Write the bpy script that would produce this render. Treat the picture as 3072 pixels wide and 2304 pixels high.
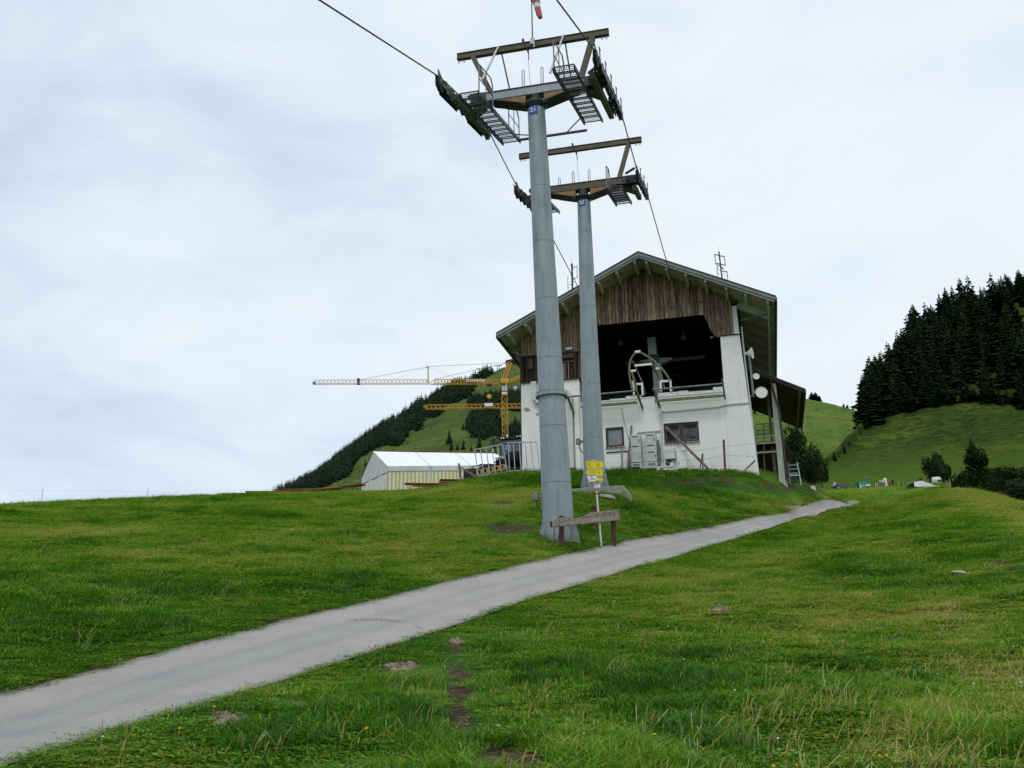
import bpy, math, random
import numpy as np
from mathutils import Vector, Matrix
random.seed(7); RNG = np.random.default_rng(7)
scene = bpy.context.scene
for _o in list(bpy.data.objects): bpy.data.objects.remove(_o)
R = math.radians

# ------------------------------------------------------------------ camera, sky, sun, exposure
F = 2986.0; TH = R(17.3); RO = R(0.7)
_up0 = np.array([0, -math.sin(TH), math.cos(TH)]); _c, _s = math.cos(RO), math.sin(RO)
RIGHT = _c*np.array([1., 0, 0]) - _s*_up0; UP = _s*np.array([1., 0, 0]) + _c*_up0
FW = np.array([0, math.cos(TH), math.sin(TH)])
cam = bpy.data.cameras.new('camera'); camo = bpy.data.objects.new('camera', cam); scene.collection.objects.link(camo)
cam.lens = 36*F/3072; cam.sensor_width = 36; cam.clip_start = .1; cam.clip_end = 20000
M4 = Matrix([[RIGHT[0], UP[0], -FW[0], 0], [RIGHT[1], UP[1], -FW[1], 0], [RIGHT[2], UP[2], -FW[2], 0], [0, 0, 0, 1]])
camo.matrix_world = M4
scene.camera = camo
scene.render.resolution_x = 1024; scene.render.resolution_y = 768
scene.view_settings.view_transform = 'Standard'; scene.view_settings.look = 'None'
scene.view_settings.gamma = 1; scene.view_settings.use_curve_mapping = False
scene.view_settings.exposure = 0.12

SUN_EL, SUN_AZ = 55, 200      # overcast: a wide soft sun behind cloud, high and a little behind the camera
world = bpy.data.worlds.new('World'); scene.world = world; world.use_nodes = True
wt = world.node_tree; wt.nodes.clear()
def N(t, typ, **kw):
    n = t.nodes.new(typ)
    for k, v in kw.items():
        if k.startswith('i_'):
            key = k[2:]; key = int(key) if key.isdigit() else key
            n.inputs[key].default_value = v
        else: setattr(n, k, v)
    return n
def L(t, a, b): t.links.new(a, b)
wo = N(wt, 'ShaderNodeOutputWorld'); bg = N(wt, 'ShaderNodeBackground'); bg.inputs[1].default_value = 0.1
sky = N(wt, 'ShaderNodeTexSky'); sky.sky_type = 'NISHITA'; sky.sun_disc = False
sky.sun_elevation = R(SUN_EL); sky.sun_rotation = R(SUN_AZ)
tc = N(wt, 'ShaderNodeTexCoord')
mp = N(wt, 'ShaderNodeMapping'); mp.inputs['Scale'].default_value = (1.0, 1.0, 2.4); mp.inputs['Rotation'].default_value = (0, R(-9), 0)
mp.inputs['Location'].default_value = (.35, .2, .1)
L(wt, tc.outputs['Generated'], mp.inputs[0])
n1 = N(wt, 'ShaderNodeTexNoise', i_Scale=1.9, i_Detail=5.0, i_Roughness=.5, i_Distortion=.35)
n2 = N(wt, 'ShaderNodeTexNoise', i_Scale=5.5, i_Detail=6.0, i_Roughness=.55, i_Distortion=.5)
L(wt, mp.outputs[0], n1.inputs[0]); L(wt, mp.outputs[0], n2.inputs[0])
def MATH(t, op, a, b=None, clamp=False):
    m = N(t, 'ShaderNodeMath', operation=op); m.use_clamp = clamp
    for i, v in enumerate((a, b)):
        if v is None: continue
        if isinstance(v, (int, float)): m.inputs[i].default_value = v
        else: L(t, v, m.inputs[i])
    return m.outputs[0]
def RAMP(t, fac, stops, interp='LINEAR'):
    r = N(t, 'ShaderNodeValToRGB'); r.color_ramp.interpolation = interp
    while len(r.color_ramp.elements) < len(stops): r.color_ramp.elements.new(.5)
    for e, (p, c) in zip(r.color_ramp.elements, stops):
        e.position = p; e.color = (c[0], c[1], c[2], 1)
    L(t, fac, r.inputs[0]); return r.outputs[0]
def MIX(t, fac, a, b, mode='MIX'):
    m = N(t, 'ShaderNodeMix', data_type='RGBA', blend_type=mode)
    for i, v in ((0, fac), (6, a), (7, b)):
        if isinstance(v, (int, float)): m.inputs[i].default_value = v
        elif isinstance(v, tuple): m.inputs[i].default_value = (*v, 1)
        else: L(t, v, m.inputs[i])
    return m.outputs[2]
# cloud deck: pale grey-blue to white, slightly darker and more lavender low in the sky to the left (west)
sep = N(wt, 'ShaderNodeSeparateXYZ'); L(wt, tc.outputs['Generated'], sep.inputs[0])
cl = MATH(wt, 'ADD', MATH(wt, 'MULTIPLY', n1.outputs[0], .62), MATH(wt, 'MULTIPLY', n2.outputs[0], .38))
west = MATH(wt, 'MULTIPLY', sep.outputs[0], .27)
cl = MATH(wt, 'ADD', cl, west)
cl = MATH(wt, 'ADD', cl, MATH(wt, 'MULTIPLY', sep.outputs[2], .05))
clouds = RAMP(wt, cl, [(.30, (5.5, 5.9, 7.3)), (.40, (6.1, 7.1, 8.4)), (.49, (7.2, 8.2, 9.1)), (.60, (8.1, 8.8, 9.4)), (.78, (8.8, 9.3, 9.7))])
skyc = MIX(wt, .93, sky.outputs[0], clouds)
L(wt, skyc, bg.inputs[0]); L(wt, bg.outputs[0], wo.inputs[0])
sl = bpy.data.lights.new('sun', 'SUN'); sl.energy = 1.0; sl.angle = R(22); sl.color = (1, .97, .92)
slo = bpy.data.objects.new('sun', sl); scene.collection.objects.link(slo)
_az = R(SUN_AZ); _el = R(SUN_EL)
sdir = Vector((math.sin(_az)*math.cos(_el), math.cos(_az)*math.cos(_el), math.sin(_el)))
slo.rotation_euler = sdir.to_track_quat('Z', 'Y').to_euler(); slo.location = (0, -20, 60)

# ------------------------------------------------------------------ geometry of the place (surveyed from the photograph)
def ray(x, y):
    a = (x-1536)/F; b = (1152-y)/F
    return FW + a*RIGHT + b*UP
def dray(x, y): return ray(x*1.38879, y*1.38879)
def atY(x, y, Y): r = dray(x, y); return r*Y/r[1]
YAW = -14.0
AA = R(14); U = np.array([math.cos(AA), -math.sin(AA), 0]); V = np.array([math.sin(AA), math.cos(AA), 0])
def on_v(px, P0, off=0):            # photo pixel on the vertical plane v=off of a local frame -> local (u, v, z)
    r = ray(*px); Q = P0 + V*off; p = r*((Q@V)/(r@V)) - P0
    return (p@U, off, p[2])
def on_u(px, P0, u):
    r = ray(*px); Q = P0 + U*u; p = r*((Q@U)/(r@U)) - P0
    return (u, p@V, p[2])
Z1 = lambda a, b: (900+a/2.765, 1050+b/2.765)
Z3 = lambda a, b: (1450+.45208*a, 700+.45208*b)
ZF = lambda a, b: (1700+a/4.424, 900+b/4.424)
ZR = lambda a, b: (1400+a/6.32, 1250+b/6.32)
ZT = lambda a, b: (1050+a/3.403, 1300+b/3.403)
ZH = lambda a, b: (1250+a*700/2212, b*700/2212)
ZS = lambda a, b: (1740+a/16.59, 1370+b/16.59)
ZB = lambda a, b: (2080+a/5.53, 1200+b/5.53)
Z6 = lambda a, b: (2450+a/4.916, 1400+b/4.916)

# ------------------------------------------------------------------ numpy noise
_perm = RNG.random((256, 256))
def vnoise(x, y):
    xi = np.floor(x).astype(int); yi = np.floor(y).astype(int); fx = x-xi; fy = y-yi
    fx = fx*fx*(3-2*fx); fy = fy*fy*(3-2*fy)
    g = lambda a, b: _perm[a & 255, b & 255]
    return (g(xi, yi)*(1-fx)+g(xi+1, yi)*fx)*(1-fy)+(g(xi, yi+1)*(1-fx)+g(xi+1, yi+1)*fx)*fy
def fbm(x, y, s, o=4, seed=0):
    x = np.asarray(x, float)/s+seed*17.3; y = np.asarray(y, float)/s+seed*7.7; r = 0; a = .5; t = 0
    for k in range(o):
        r = r+a*vnoise(x, y); t += a; a *= .5; x = x*2.03+11.1; y = y*2.03+5.3
    return r/t

# ------------------------------------------------------------------ the near terrain as a height function
CP = [(0,1659,5.6),(550,1659,5.8),(1106,1659,6),(1660,1659,6),(2212,1659,6),
 (0,1570,8),(400,1465,10.5),(600,1407,12.5),(1000,1290,19),(1300,1210,26),(1400,1160,31.8),(1450,1151,33.9),(1500,1142,36),(1500,1188,31.2),(1400,1218,26.6),(1600,1159,36.3),(1700,1118,46),(1800,1098,53.5),(1850,1085,60),
 (1600,1500,9),(2212,1500,9),(1106,1500,9.5),
 (1600,1400,13),(2000,1400,13),(2212,1400,12.5),(1600,1250,23),(2000,1250,21),(2212,1250,18.5),
 (1850,1150,33),(2000,1130,35),(2100,1150,28),(2212,1160,25),(2212,1127,32),(2212,1106,44),(2100,1066,50),(2050,1059,58),(2000,1070,62),(1930,1078,60),(2005,1051,110),(1930,1063,110),
 (300,1300,16),(0,1350,13),(0,1200,22),(600,1200,23),(300,1130,33),(0,1110,37),(0,1097,42),(300,1085,44),(600,1072,47),(780,1069,50),(900,1067,52),
 (1225,1168,28),(1235,1070,35.0),(1285,1071,34.9),(1335,1069,35.1),(1285,1046,38),(1180,1100,32),(1100,1140,29.5),(900,1150,30),(800,1100,40),
 (1000,1055,46),(1100,1033,48.5),(1150,1025,50),(1270,1024,50.3),(1400,1021,50.5),(1500,1022,50.5),(1640,1030,50.6),(1700,1044,53),(1750,1058,54.5),(1800,1073,57.5),
 (1080,1066,42),(1150,1062,41),(1350,1062,40),(1500,1078,42.5),(1650,1088,46),(1740,1090,52),(1830,1088,57.5),
 (0,1112,60),(300,1094,60),(600,1078,62),(760,1073,72),(900,1068,75),(0,1230,120),(300,1200,120),(600,1160,130),(800,1115,150),(1000,1095,160),(1130,1030,60),(1200,1045,80),
 (1400,1030,62),(1650,1052,65),(1400,1045,90),(1850,1075,80),(1760,1072,70),(1650,1065,110),(1800,1067,110),(1850,1064,150),(1950,1062,150),(1700,1060,180),(1800,1058,214),(1860,1057,214),(1950,1053,214),(1650,1056,230),(2050,1066,150),(2212,1122,60),(2212,1072,110),(2100,1074,80),(2080,1052,214),(2212,1062,205),
 (1850,1100,320),(2100,1100,320),(1400,1100,320),(1000,1180,320),(500,1300,320),(0,1400,320)]
RAW = [(-.7,1,.16),(-.3,1,.16),(0,1,.16),(.3,1,.16),(.7,1,.16)]
_pa, _pl, _ps = [], [], []
for x, y, Y in CP:
    p = atY(x, y, Y); d = math.hypot(p[0], p[1]); _pa.append(math.atan2(p[0], p[1])); _pl.append(math.log(d)); _ps.append((p[2]+1.6)/d)
for a, d, s in RAW: _pa.append(a); _pl.append(math.log(d)); _ps.append(s)
KA, KL = 2.6, 1.0
_pa = np.array(_pa)*KA; _pl = np.array(_pl)*KL; _ps = np.array(_ps); _n = len(_ps)
def _tps(r2): return r2*np.log(r2+1e-9)*.5
_Kt = _tps((_pa[:, None]-_pa)**2+(_pl[:, None]-_pl)**2)+np.eye(_n)*2e-4
_P = np.c_[np.ones(_n), _pa, _pl]
_W = np.linalg.solve(np.block([[_Kt, _P], [_P.T, np.zeros((3, 3))]]), np.r_[_ps, 0, 0, 0])
NEARP = None
def height(X, Y, bumps=True):
    X = np.atleast_1d(np.asarray(X, float)); Y = np.atleast_1d(np.asarray(Y, float))
    out = np.empty(X.shape)
    d = np.maximum(np.hypot(X, Y), .5); az = np.arctan2(X, Y); l = np.log(d)*KL
    azc = np.clip(az, -.62, .62); a = azc*KA
    s = _W[_n]+_W[_n+1]*a+_W[_n+2]*l
    for i in range(_n): s = s+_W[i]*_tps((a-_pa[i])**2+(l-_pl[i])**2)
    ex = np.clip((np.abs(az)-.62)/(math.pi-.62), 0, 1); w = np.cos(ex*math.pi)
    z = -1.6+s*w*d
    if bumps:
        far = np.clip(d/14, .25, 1.0)
        nb_ = ((fbm(X, Y, 2.6, 3)-.5)*.34*far+(fbm(X, Y, .5, 3, 3)-.5)*.09*np.clip(1.6-d/40, .2, 1))
        nb_ = nb_*np.clip(1.9-d/32, .28, 1)*np.clip(1.6-d/100, .3, 1)
        z = z+(nb_ if NEARP is None else nb_*NEARP(X, Y))
    return z
def hit(x, y, d0=3.0, d1=330.0, bumps=True):      # where the line of sight of a (2212-wide) picture point meets the meadow
    r = dray(x, y); ts = np.geomspace(d0, d1, 420)/math.hypot(r[0], r[1])
    P = ts[:, None]*r; g = height(P[:, 0], P[:, 1], bumps); b = np.nonzero(P[:, 2] < g)[0]
    if len(b) == 0 or b[0] == 0: return P[-1] if len(b) == 0 else P[0]
    i = b[0]; a0 = P[i-1, 2]-g[i-1]; a1 = P[i, 2]-g[i]; f = a0/(a0-a1)
    p = P[i-1]*(1-f)+P[i]*f; return p
def ground(p): return float(height(p[0], p[1])[0])

# ------------------------------------------------------------------ mesh helpers
class MB:
    def __init__(s): s.v = []; s.f = []
    def add(s, vs, fs):
        o = len(s.v); s.v += [tuple(map(float, v)) for v in vs]; s.f += [tuple(i+o for i in f) for f in fs]; return s
    def box(s, c, d):
        x, y, z = c; a, b, h = d[0]/2, d[1]/2, d[2]/2
        return s.add([(x-a,y-b,z-h),(x+a,y-b,z-h),(x+a,y+b,z-h),(x-a,y+b,z-h),(x-a,y-b,z+h),(x+a,y-b,z+h),(x+a,y+b,z+h),(x-a,y+b,z+h)],
                     [(0,3,2,1),(4,5,6,7),(0,1,5,4),(1,2,6,5),(2,3,7,6),(3,0,4,7)])
    def bar(s, p, q, w, h=None, up=(0, 0, 1)):
        h = h or w; p = Vector(p); q = Vector(q); d = (q-p)
        if d.length < 1e-6: return s
        d.normalize(); u = Vector(up)
        if abs(d.dot(u)) > .98: u = Vector((0, 1, 0))
        a = d.cross(u).normalized(); b = a.cross(d).normalized()
        vs = [e+a*(sx*w/2)+b*(sz*h/2) for e in (p, q) for sx, sz in ((-1,-1),(1,-1),(1,1),(-1,1))]
        return s.add(vs, [(0,1,2,3),(7,6,5,4),(0,4,5,1),(1,5,6,2),(2,6,7,3),(3,7,4,0)])
    def cyl(s, p, q, r0, r1=None, n=12, cap=True):
        r1 = r0 if r1 is None else r1; p = Vector(p); q = Vector(q); d = (q-p).normalized()
        u = Vector((0, 0, 1)) if abs(d.z) < .98 else Vector((0, 1, 0))
        a = d.cross(u).normalized(); b = a.cross(d).normalized(); vs = []
        for e, r in ((p, r0), (q, r1)):
            for k in range(n):
                t = 2*math.pi*k/n; vs.append(e+a*math.cos(t)*r+b*math.sin(t)*r)
        fs = [(k, n+k, n+(k+1) % n, (k+1) % n) for k in range(n)]
        if cap: fs += [tuple(range(n)), tuple(range(2*n-1, n-1, -1))]
        return s.add(vs, fs)
    def tube(s, pts, r, n=6, closed=False):
        pts = [Vector(p) for p in pts]; rings = []; m = len(pts); o = len(s.v)
        prev = None
        for i, p in enumerate(pts):
            d = (pts[min(i+1, m-1)]-pts[max(i-1, 0)]).normalized()
            u = prev if prev is not None else (Vector((0, 0, 1)) if abs(d.z) < .9 else Vector((0, 1, 0)))
            a = d.cross(u).normalized(); b = a.cross(d).normalized(); prev = b
            rr = r[i] if isinstance(r, (list, tuple)) else r
            for k in range(n):
                t = 2*math.pi*k/n; s.v.append(tuple(p+a*math.cos(t)*rr+b*math.sin(t)*rr))
        for i in range(m-1):
            for k in range(n):
                s.f.append((o+i*n+k, o+(i+1)*n+k, o+(i+1)*n+(k+1) % n, o+i*n+(k+1) % n))
        s.f.append(tuple(o+k for k in range(n))); s.f.append(tuple(o+(m-1)*n+k for k in range(n-1, -1, -1)))
        return s
    def prism(s, pts, off):          # closed outline (3-D points in one plane) pushed by off
        n = len(pts); a = [Vector(p) for p in pts]; o = Vector(off); b = [p+o for p in a]
        nrm = Vector((0, 0, 0))
        for i in range(n): nrm += a[i].cross(a[(i+1) % n])
        fs = [(i, (i+1) % n, n+(i+1) % n, n+i) for i in range(n)]
        f0 = tuple(range(n)); f1 = tuple(range(2*n-1, n-1, -1))
        if nrm.dot(o) > 0: f0 = f0[::-1]; f1 = f1[::-1]
        else: fs = [g[::-1] for g in fs]
        return s.add(a+b, [f0, f1]+fs)
    def lathe(s, prof, c=(0, 0, 0), axis='z', n=20):
        vs = []; m = len(prof)
        for r, h in prof:
            for k in range(n):
                t = 2*math.pi*k/n; x, y = r*math.cos(t), r*math.sin(t)
                p = (x, y, h) if axis == 'z' else ((h, x, y) if axis == 'x' else (y, h, x))
                vs.append((p[0]+c[0], p[1]+c[1], p[2]+c[2]))
        fs = [(i*n+k, i*n+(k+1) % n, (i+1)*n+(k+1) % n, (i+1)*n+k) for i in range(m-1) for k in range(n)]
        fs += [tuple(range(n-1, -1, -1)), tuple(range((m-1)*n, m*n))]
        return s.add(vs, fs)
    def mesh(s, name):
        me = bpy.data.meshes.new(name); me.from_pydata(s.v, [], s.f); me.validate(); me.update(); return me
COL = scene.collection
def setp(o, label=None, cat=None, group=None, kind=None):
    for k, v in (('label', label), ('category', cat), ('group', group), ('kind', kind)):
        if v: o[k] = v
    return o
def ob(name, mb, m, parent=None, smooth=None, bevel=0, **kw):
    me = mb.mesh(name) if isinstance(mb, MB) else mb
    if m is not None and not me.materials: me.materials.append(m)
    o = bpy.data.objects.new(name, me); COL.objects.link(o)
    if parent is not None: o.parent = parent
    if smooth is not None and isinstance(mb, MB):
        me.polygons.foreach_set('use_smooth', [True]*len(me.polygons))
        try: me.set_sharp_from_angle(angle=R(smooth))
        except Exception: pass
    if bevel:
        b = o.modifiers.new('bevel', 'BEVEL'); b.width = bevel; b.segments = 2; b.limit_method = 'ANGLE'
    return setp(o, **kw)
def empty(name, loc=(0, 0, 0), rz=0, **kw):
    o = bpy.data.objects.new(name, None); COL.objects.link(o); o.location = [float(a) for a in loc]; o.rotation_euler = (0, 0, rz)
    o.empty_display_size = .2
    return setp(o, **kw)
def copy_tree(o, parent=None):
    c = o.copy(); COL.objects.link(c)
    if parent is not None: c.parent = parent
    for ch in list(o.children): copy_tree(ch, c)
    return c
def text_mesh(txt, size, depth=.004):
    cu = bpy.data.curves.new('lettering', 'FONT'); cu.body = txt; cu.size = size; cu.extrude = depth; cu.align_x = 'CENTER'; cu.align_y = 'CENTER'; cu.offset = size*.018
    t = bpy.data.objects.new('lettering', cu); COL.objects.link(t)
    dg = bpy.context.evaluated_depsgraph_get(); me = bpy.data.meshes.new_from_object(t.evaluated_get(dg)); bpy.data.objects.remove(t); return me

# ------------------------------------------------------------------ materials
def mat(name, c1, c2=None, scale=3.0, rough=.7, metal=0.0, bump=0.0, bscale=None, stretch=(1, 1, 1), rnd=0.0, detail=5, spec=.3, lo=.35, hi=.65, dirt=None, dscale=1.0, dlo=.55, dhi=.7, dstretch=(1, 1, 1)):
    m = bpy.data.materials.new(name); m.use_nodes = True; t = m.node_tree; b = t.nodes['Principled BSDF']
    c2 = c2 or tuple(x*.8 for x in c1)
    co = N(t, 'ShaderNodeTexCoord'); mp = N(t, 'ShaderNodeMapping'); mp.inputs['Scale'].default_value = stretch
    L(t, co.outputs['Object'], mp.inputs[0])
    if rnd:
        oi = N(t, 'ShaderNodeObjectInfo'); va = N(t, 'ShaderNodeVectorMath', operation='SCALE'); va.inputs[0].default_value = (37, 91, 53)
        L(t, oi.outputs['Random'], va.inputs[3]); L(t, va.outputs[0], mp.inputs['Location'])
    ns = N(t, 'ShaderNodeTexNoise', i_Scale=scale, i_Detail=detail, i_Roughness=.6); L(t, mp.outputs[0], ns.inputs[0])
    col = RAMP(t, ns.outputs[0], [(lo, c2), (hi, c1)])
    if dirt:
        mp2 = N(t, 'ShaderNodeMapping'); mp2.inputs['Scale'].default_value = dstretch; L(t, co.outputs['Object'], mp2.inputs[0])
        n3 = N(t, 'ShaderNodeTexNoise', i_Scale=dscale, i_Detail=7, i_Roughness=.65); L(t, mp2.outputs[0], n3.inputs[0])
        f = RAMP(t, n3.outputs[0], [(dlo, (0, 0, 0)), (dhi, (1, 1, 1))]); col = MIX(t, f, col, dirt)
    if rnd:
        hv = N(t, 'ShaderNodeHueSaturation'); L(t, MATH(t, 'ADD', MATH(t, 'MULTIPLY', oi.outputs['Random'], rnd*2), 1-rnd), hv.inputs['Value']); L(t, col, hv.inputs['Color']); col = hv.outputs[0]
    L(t, col, b.inputs['Base Color']); b.inputs['Roughness'].default_value = rough; b.inputs['Metallic'].default_value = metal
    b.inputs['Specular IOR Level'].default_value = spec
    if bump:
        n4 = N(t, 'ShaderNodeTexNoise', i_Scale=bscale or scale*4, i_Detail=6, i_Roughness=.65); L(t, mp.outputs[0], n4.inputs[0])
        bm = N(t, 'ShaderNodeBump', i_Strength=1.0, i_Distance=bump); L(t, n4.outputs[0], bm.inputs['Height']); L(t, bm.outputs[0], b.inputs['Normal'])
    return m
M = {}
M['plaster'] = mat('white_plaster', (.79,.78,.765), (.73,.72,.705), 1.2, .85, bump=.003, bscale=45, dirt=(.52,.51,.48), dscale=1.1, dlo=.58, dhi=.82, dstretch=(1.6,1.6,.35))
M['bare'] = mat('bare_plaster', (.34,.33,.29), (.24,.23,.2), 8, .9, bump=.004, bscale=40)
M['board'] = mat('weathered_board', (.34,.225,.16), (.08,.048,.036), 3.0, .8, bump=.006, bscale=10, stretch=(6,6,.5), rnd=.5, lo=.36, hi=.62, dirt=(.03,.022,.018), dscale=7, dlo=.60, dhi=.68, dstretch=(1,1,.5))
M['dark_wood'] = mat('dark_wood', (.05,.035,.027), (.02,.015,.012), 3, .8, bump=.004, stretch=(4,4,.6))
M['brown_wood'] = mat('brown_wood', (.14,.075,.04), (.05,.03,.02), 3, .7, bump=.004, stretch=(.6,4,4))
M['win_frame'] = mat('window_frame_brown', (.075,.033,.022), (.035,.018,.014), 4, .55, bump=.001)
M['grey_wood'] = mat('grey_weathered_wood', (.34,.30,.25), (.17,.145,.12), 3.0, .85, bump=.012, bscale=9, stretch=(.45,5,5), lo=.35, hi=.6, dirt=(.05,.04,.03), dscale=2.6, dlo=.62, dhi=.68, dstretch=(.3,4,4))
M['grey_wood_v'] = mat('grey_weathered_post', (.25,.2,.17), (.12,.09,.075), 3.0, .85, bump=.008, stretch=(5,5,.6))
M['pale_wood'] = mat('pale_painted_wood', (.5,.53,.47), (.33,.36,.31), 2.5, .75, bump=.003, stretch=(4,4,.5), dirt=(.2,.22,.17), dscale=2, dlo=.55, dhi=.75)
M['fascia'] = mat('grey_fascia', (.25,.245,.25), (.17,.165,.17), 2.2, .7, bump=.003, stretch=(.6,4,4))
M['roofing'] = mat('roofing', (.12,.12,.125), (.08,.08,.085), 2, .6, bump=.003)
M['soffit'] = mat('soffit_boards', (.46,.39,.36), (.32,.27,.25), 1.6, .8, bump=.004, stretch=(6,.6,1), dirt=(.1,.1,.07), dscale=1.5, dlo=.5, dhi=.75)
M['beam'] = mat('painted_beam', (.54,.49,.47), (.40,.36,.34), 2.5, .75, bump=.003)
M['green_roof'] = mat('green_sheet_edge', (.02,.13,.13), (.015,.09,.09), 3, .5)
M['col_grey'] = mat('galvanised_column', (.30,.345,.375), (.255,.30,.335), 1.3, .5, .15, bump=.0006, bscale=120, dirt=(.19,.225,.25), dscale=6, dlo=.5, dhi=.72, dstretch=(1,1,.14))
M['seam'] = mat('seam_dark', (.05,.055,.06), (.03,.035,.04), 5, .7)
M['steel'] = mat('dull_steel', (.22,.23,.24), (.13,.14,.15), 5, .5, .5)
M['dark_steel'] = mat('dark_steel', (.06,.06,.063), (.03,.03,.032), 5, .5, .4)
M['galv'] = mat('galvanised_rail', (.42,.47,.49), (.3,.34,.36), 6, .45, .4)
M['rust_beam'] = mat('rusty_beam', (.155,.125,.095), (.10,.082,.065), 4, .75, .1, bump=.002, stretch=(1,4,4))
M['rust_plate'] = mat('rusty_orange_plate', (.36,.2,.09), (.22,.125,.06), 3, .75, .1)
M['wheel'] = mat('sheave_black', (.03,.03,.032), (.018,.018,.02), 8, .6)
M['wheel_rim'] = mat('sheave_rim', (.2,.19,.17), (.1,.1,.09), 8, .5, .5)
M['grating'] = mat('grating_steel', (.075,.075,.085), (.045,.045,.05), 9, .6, .4)
M['rope'] = mat('steel_rope', (.06,.045,.04), (.035,.03,.03), 30, .6, .4)
M['blue'] = mat('blue_plate', (.02,.1,.45), (.015,.08,.38), 8, .45)
M['white'] = mat('white_paint', (.78,.78,.77), (.7,.7,.68), 6, .5)
M['red'] = mat('red_paint', (.5,.04,.04), (.4,.03,.03), 6, .55)
M['pink'] = mat('faded_red_cloth', (.55,.16,.17), (.42,.1,.11), 6, .8)
M['sock_white'] = mat('white_cloth', (.7,.68,.68), (.6,.58,.58), 6, .8)
M['yellow'] = mat('sign_yellow', (.74,.6,.012), (.68,.54,.012), 8, .45)
M['black'] = mat('black_print', (.02,.02,.02), (.015,.015,.015), 8, .6)
M['concrete'] = mat('concrete', (.36,.33,.28), (.24,.22,.185), 2.2, .9, bump=.01, bscale=18, dirt=(.13,.115,.085), dscale=1.7, dlo=.5, dhi=.68)
M['interior'] = mat('interior_shade', (.012,.012,.013), (.008,.008,.009), 2, .9, spec=.05)  # near-black base colour puts the deep indoor shade into the surfaces
M['machine'] = mat('machine_grey', (.36,.38,.4), (.3,.32,.34), 3, .55)
M['moss_steel'] = mat('weathered_guide_steel', (.2,.205,.14), (.1,.105,.075), 7, .7, .2, bump=.002)
M['white_pipe'] = mat('white_pipe', (.62,.63,.62), (.52,.53,.52), 3, .6)
M['cabinet'] = mat('cabinet_grey', (.47,.5,.49), (.42,.45,.44), 2, .5, dirt=(.33,.35,.33), dscale=2, dlo=.6, dhi=.8)
M['vent'] = mat('vent_dark', (.1,.1,.11), (.06,.06,.07), 8, .6)
M['dish'] = mat('dish_white', (.75,.75,.72), (.7,.7,.67), 2, .5)
M['pipe_brown'] = mat('brown_downpipe', (.045,.03,.03), (.03,.02,.02), 3, .5)
M['red_post'] = mat('red_brown_post', (.19,.045,.035), (.08,.03,.025), 6, .7, bump=.003)
M['canvas'] = mat('tent_canvas', (.88,.88,.9), (.82,.82,.84), 1.5, .6)
M['canvas_side'] = mat('tent_gable', (.62,.63,.64), (.5,.51,.53), 1.4, .7, bump=.03, bscale=2.2)
M['tent_red'] = mat('tent_red_trim', (.18,.03,.025), (.12,.02,.02), 4, .7)
M['table'] = mat('orange_table', (.42,.13,.04), (.3,.09,.03), 3, .5)
M['leg_green'] = mat('table_leg', (.05,.07,.05), (.03,.04,.03), 3, .5)
M['crane'] = mat('crane_yellow', (.62,.33,.035), (.5,.24,.03), .6, .55, dirt=(.33,.15,.04), dscale=1.2, dlo=.6, dhi=.75)
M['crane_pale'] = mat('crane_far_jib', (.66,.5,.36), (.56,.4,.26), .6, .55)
M['pallet'] = mat('pallet_wood', (.5,.33,.13), (.38,.24,.09), 5, .8)
M['black_body'] = mat('groomer_black', (.02,.02,.022), (.012,.012,.014), 3, .35)
M['tyre'] = mat('rubber', (.02,.02,.02), (.012,.012,.012), 9, .9)
M['stone'] = mat('stone', (.46,.43,.38), (.3,.28,.25), 5, .9, bump=.02, bscale=12)
M['tarp'] = mat('white_tarp', (.72,.73,.76), (.6,.61,.64), 4, .6, bump=.03, bscale=4)
M['skin'] = mat('skin', (.5,.3,.21), (.45,.27,.19), 8, .6)
M['car_paint'] = mat('dark_blue_car_paint', (.012,.016,.035), (.01,.012,.028), 2, .25, spec=.6)
M['teal'] = mat('teal_sheet', (.02,.3,.17), (.015,.22,.13), 3, .5)
M['green_frame'] = mat('dark_green_paint', (.01,.12,.045), (.01,.09,.035), 3, .5)
M['bark'] = mat('bark', (.08,.06,.045), (.04,.03,.025), 6, .9, bump=.01)
def glass(name, c, rough=.06):
    m = mat(name, c, tuple(x*.7 for x in c), .8, rough, spec=.9); return m
M['glass'] = glass('window_glass', (.018,.026,.03), .03); M['glass_pale'] = mat('frosted_glass', (.2,.235,.25), (.16,.19,.2), .6, .25, spec=.6)
M['cab_glass'] = mat('tinted_cab_glass', (.075,.1,.12), (.05,.07,.085), .6, .12, spec=.7)
# striped tent wall: white with yellow-green stripes along x (flat print)
def striped():
    m = mat('striped_tent_wall', (.72,.7,.62), (.62,.6,.52), 1.6, .75, bump=.02, bscale=2.0); t = m.node_tree; b = t.nodes['Principled BSDF']
    src = b.inputs['Base Color'].links[0].from_socket
    co = N(t, 'ShaderNodeTexCoord'); sp = N(t, 'ShaderNodeSeparateXYZ'); L(t, co.outputs['Object'], sp.inputs[0])
    fr = MATH(t, 'FRACT', MATH(t, 'MULTIPLY', sp.outputs[0], 1/.40)); st = MATH(t, 'LESS_THAN', fr, .45)
    L(t, MIX(t, st, src, (.50,.44,.13)), b.inputs['Base Color']); return m
M['stripe'] = striped()
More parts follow.
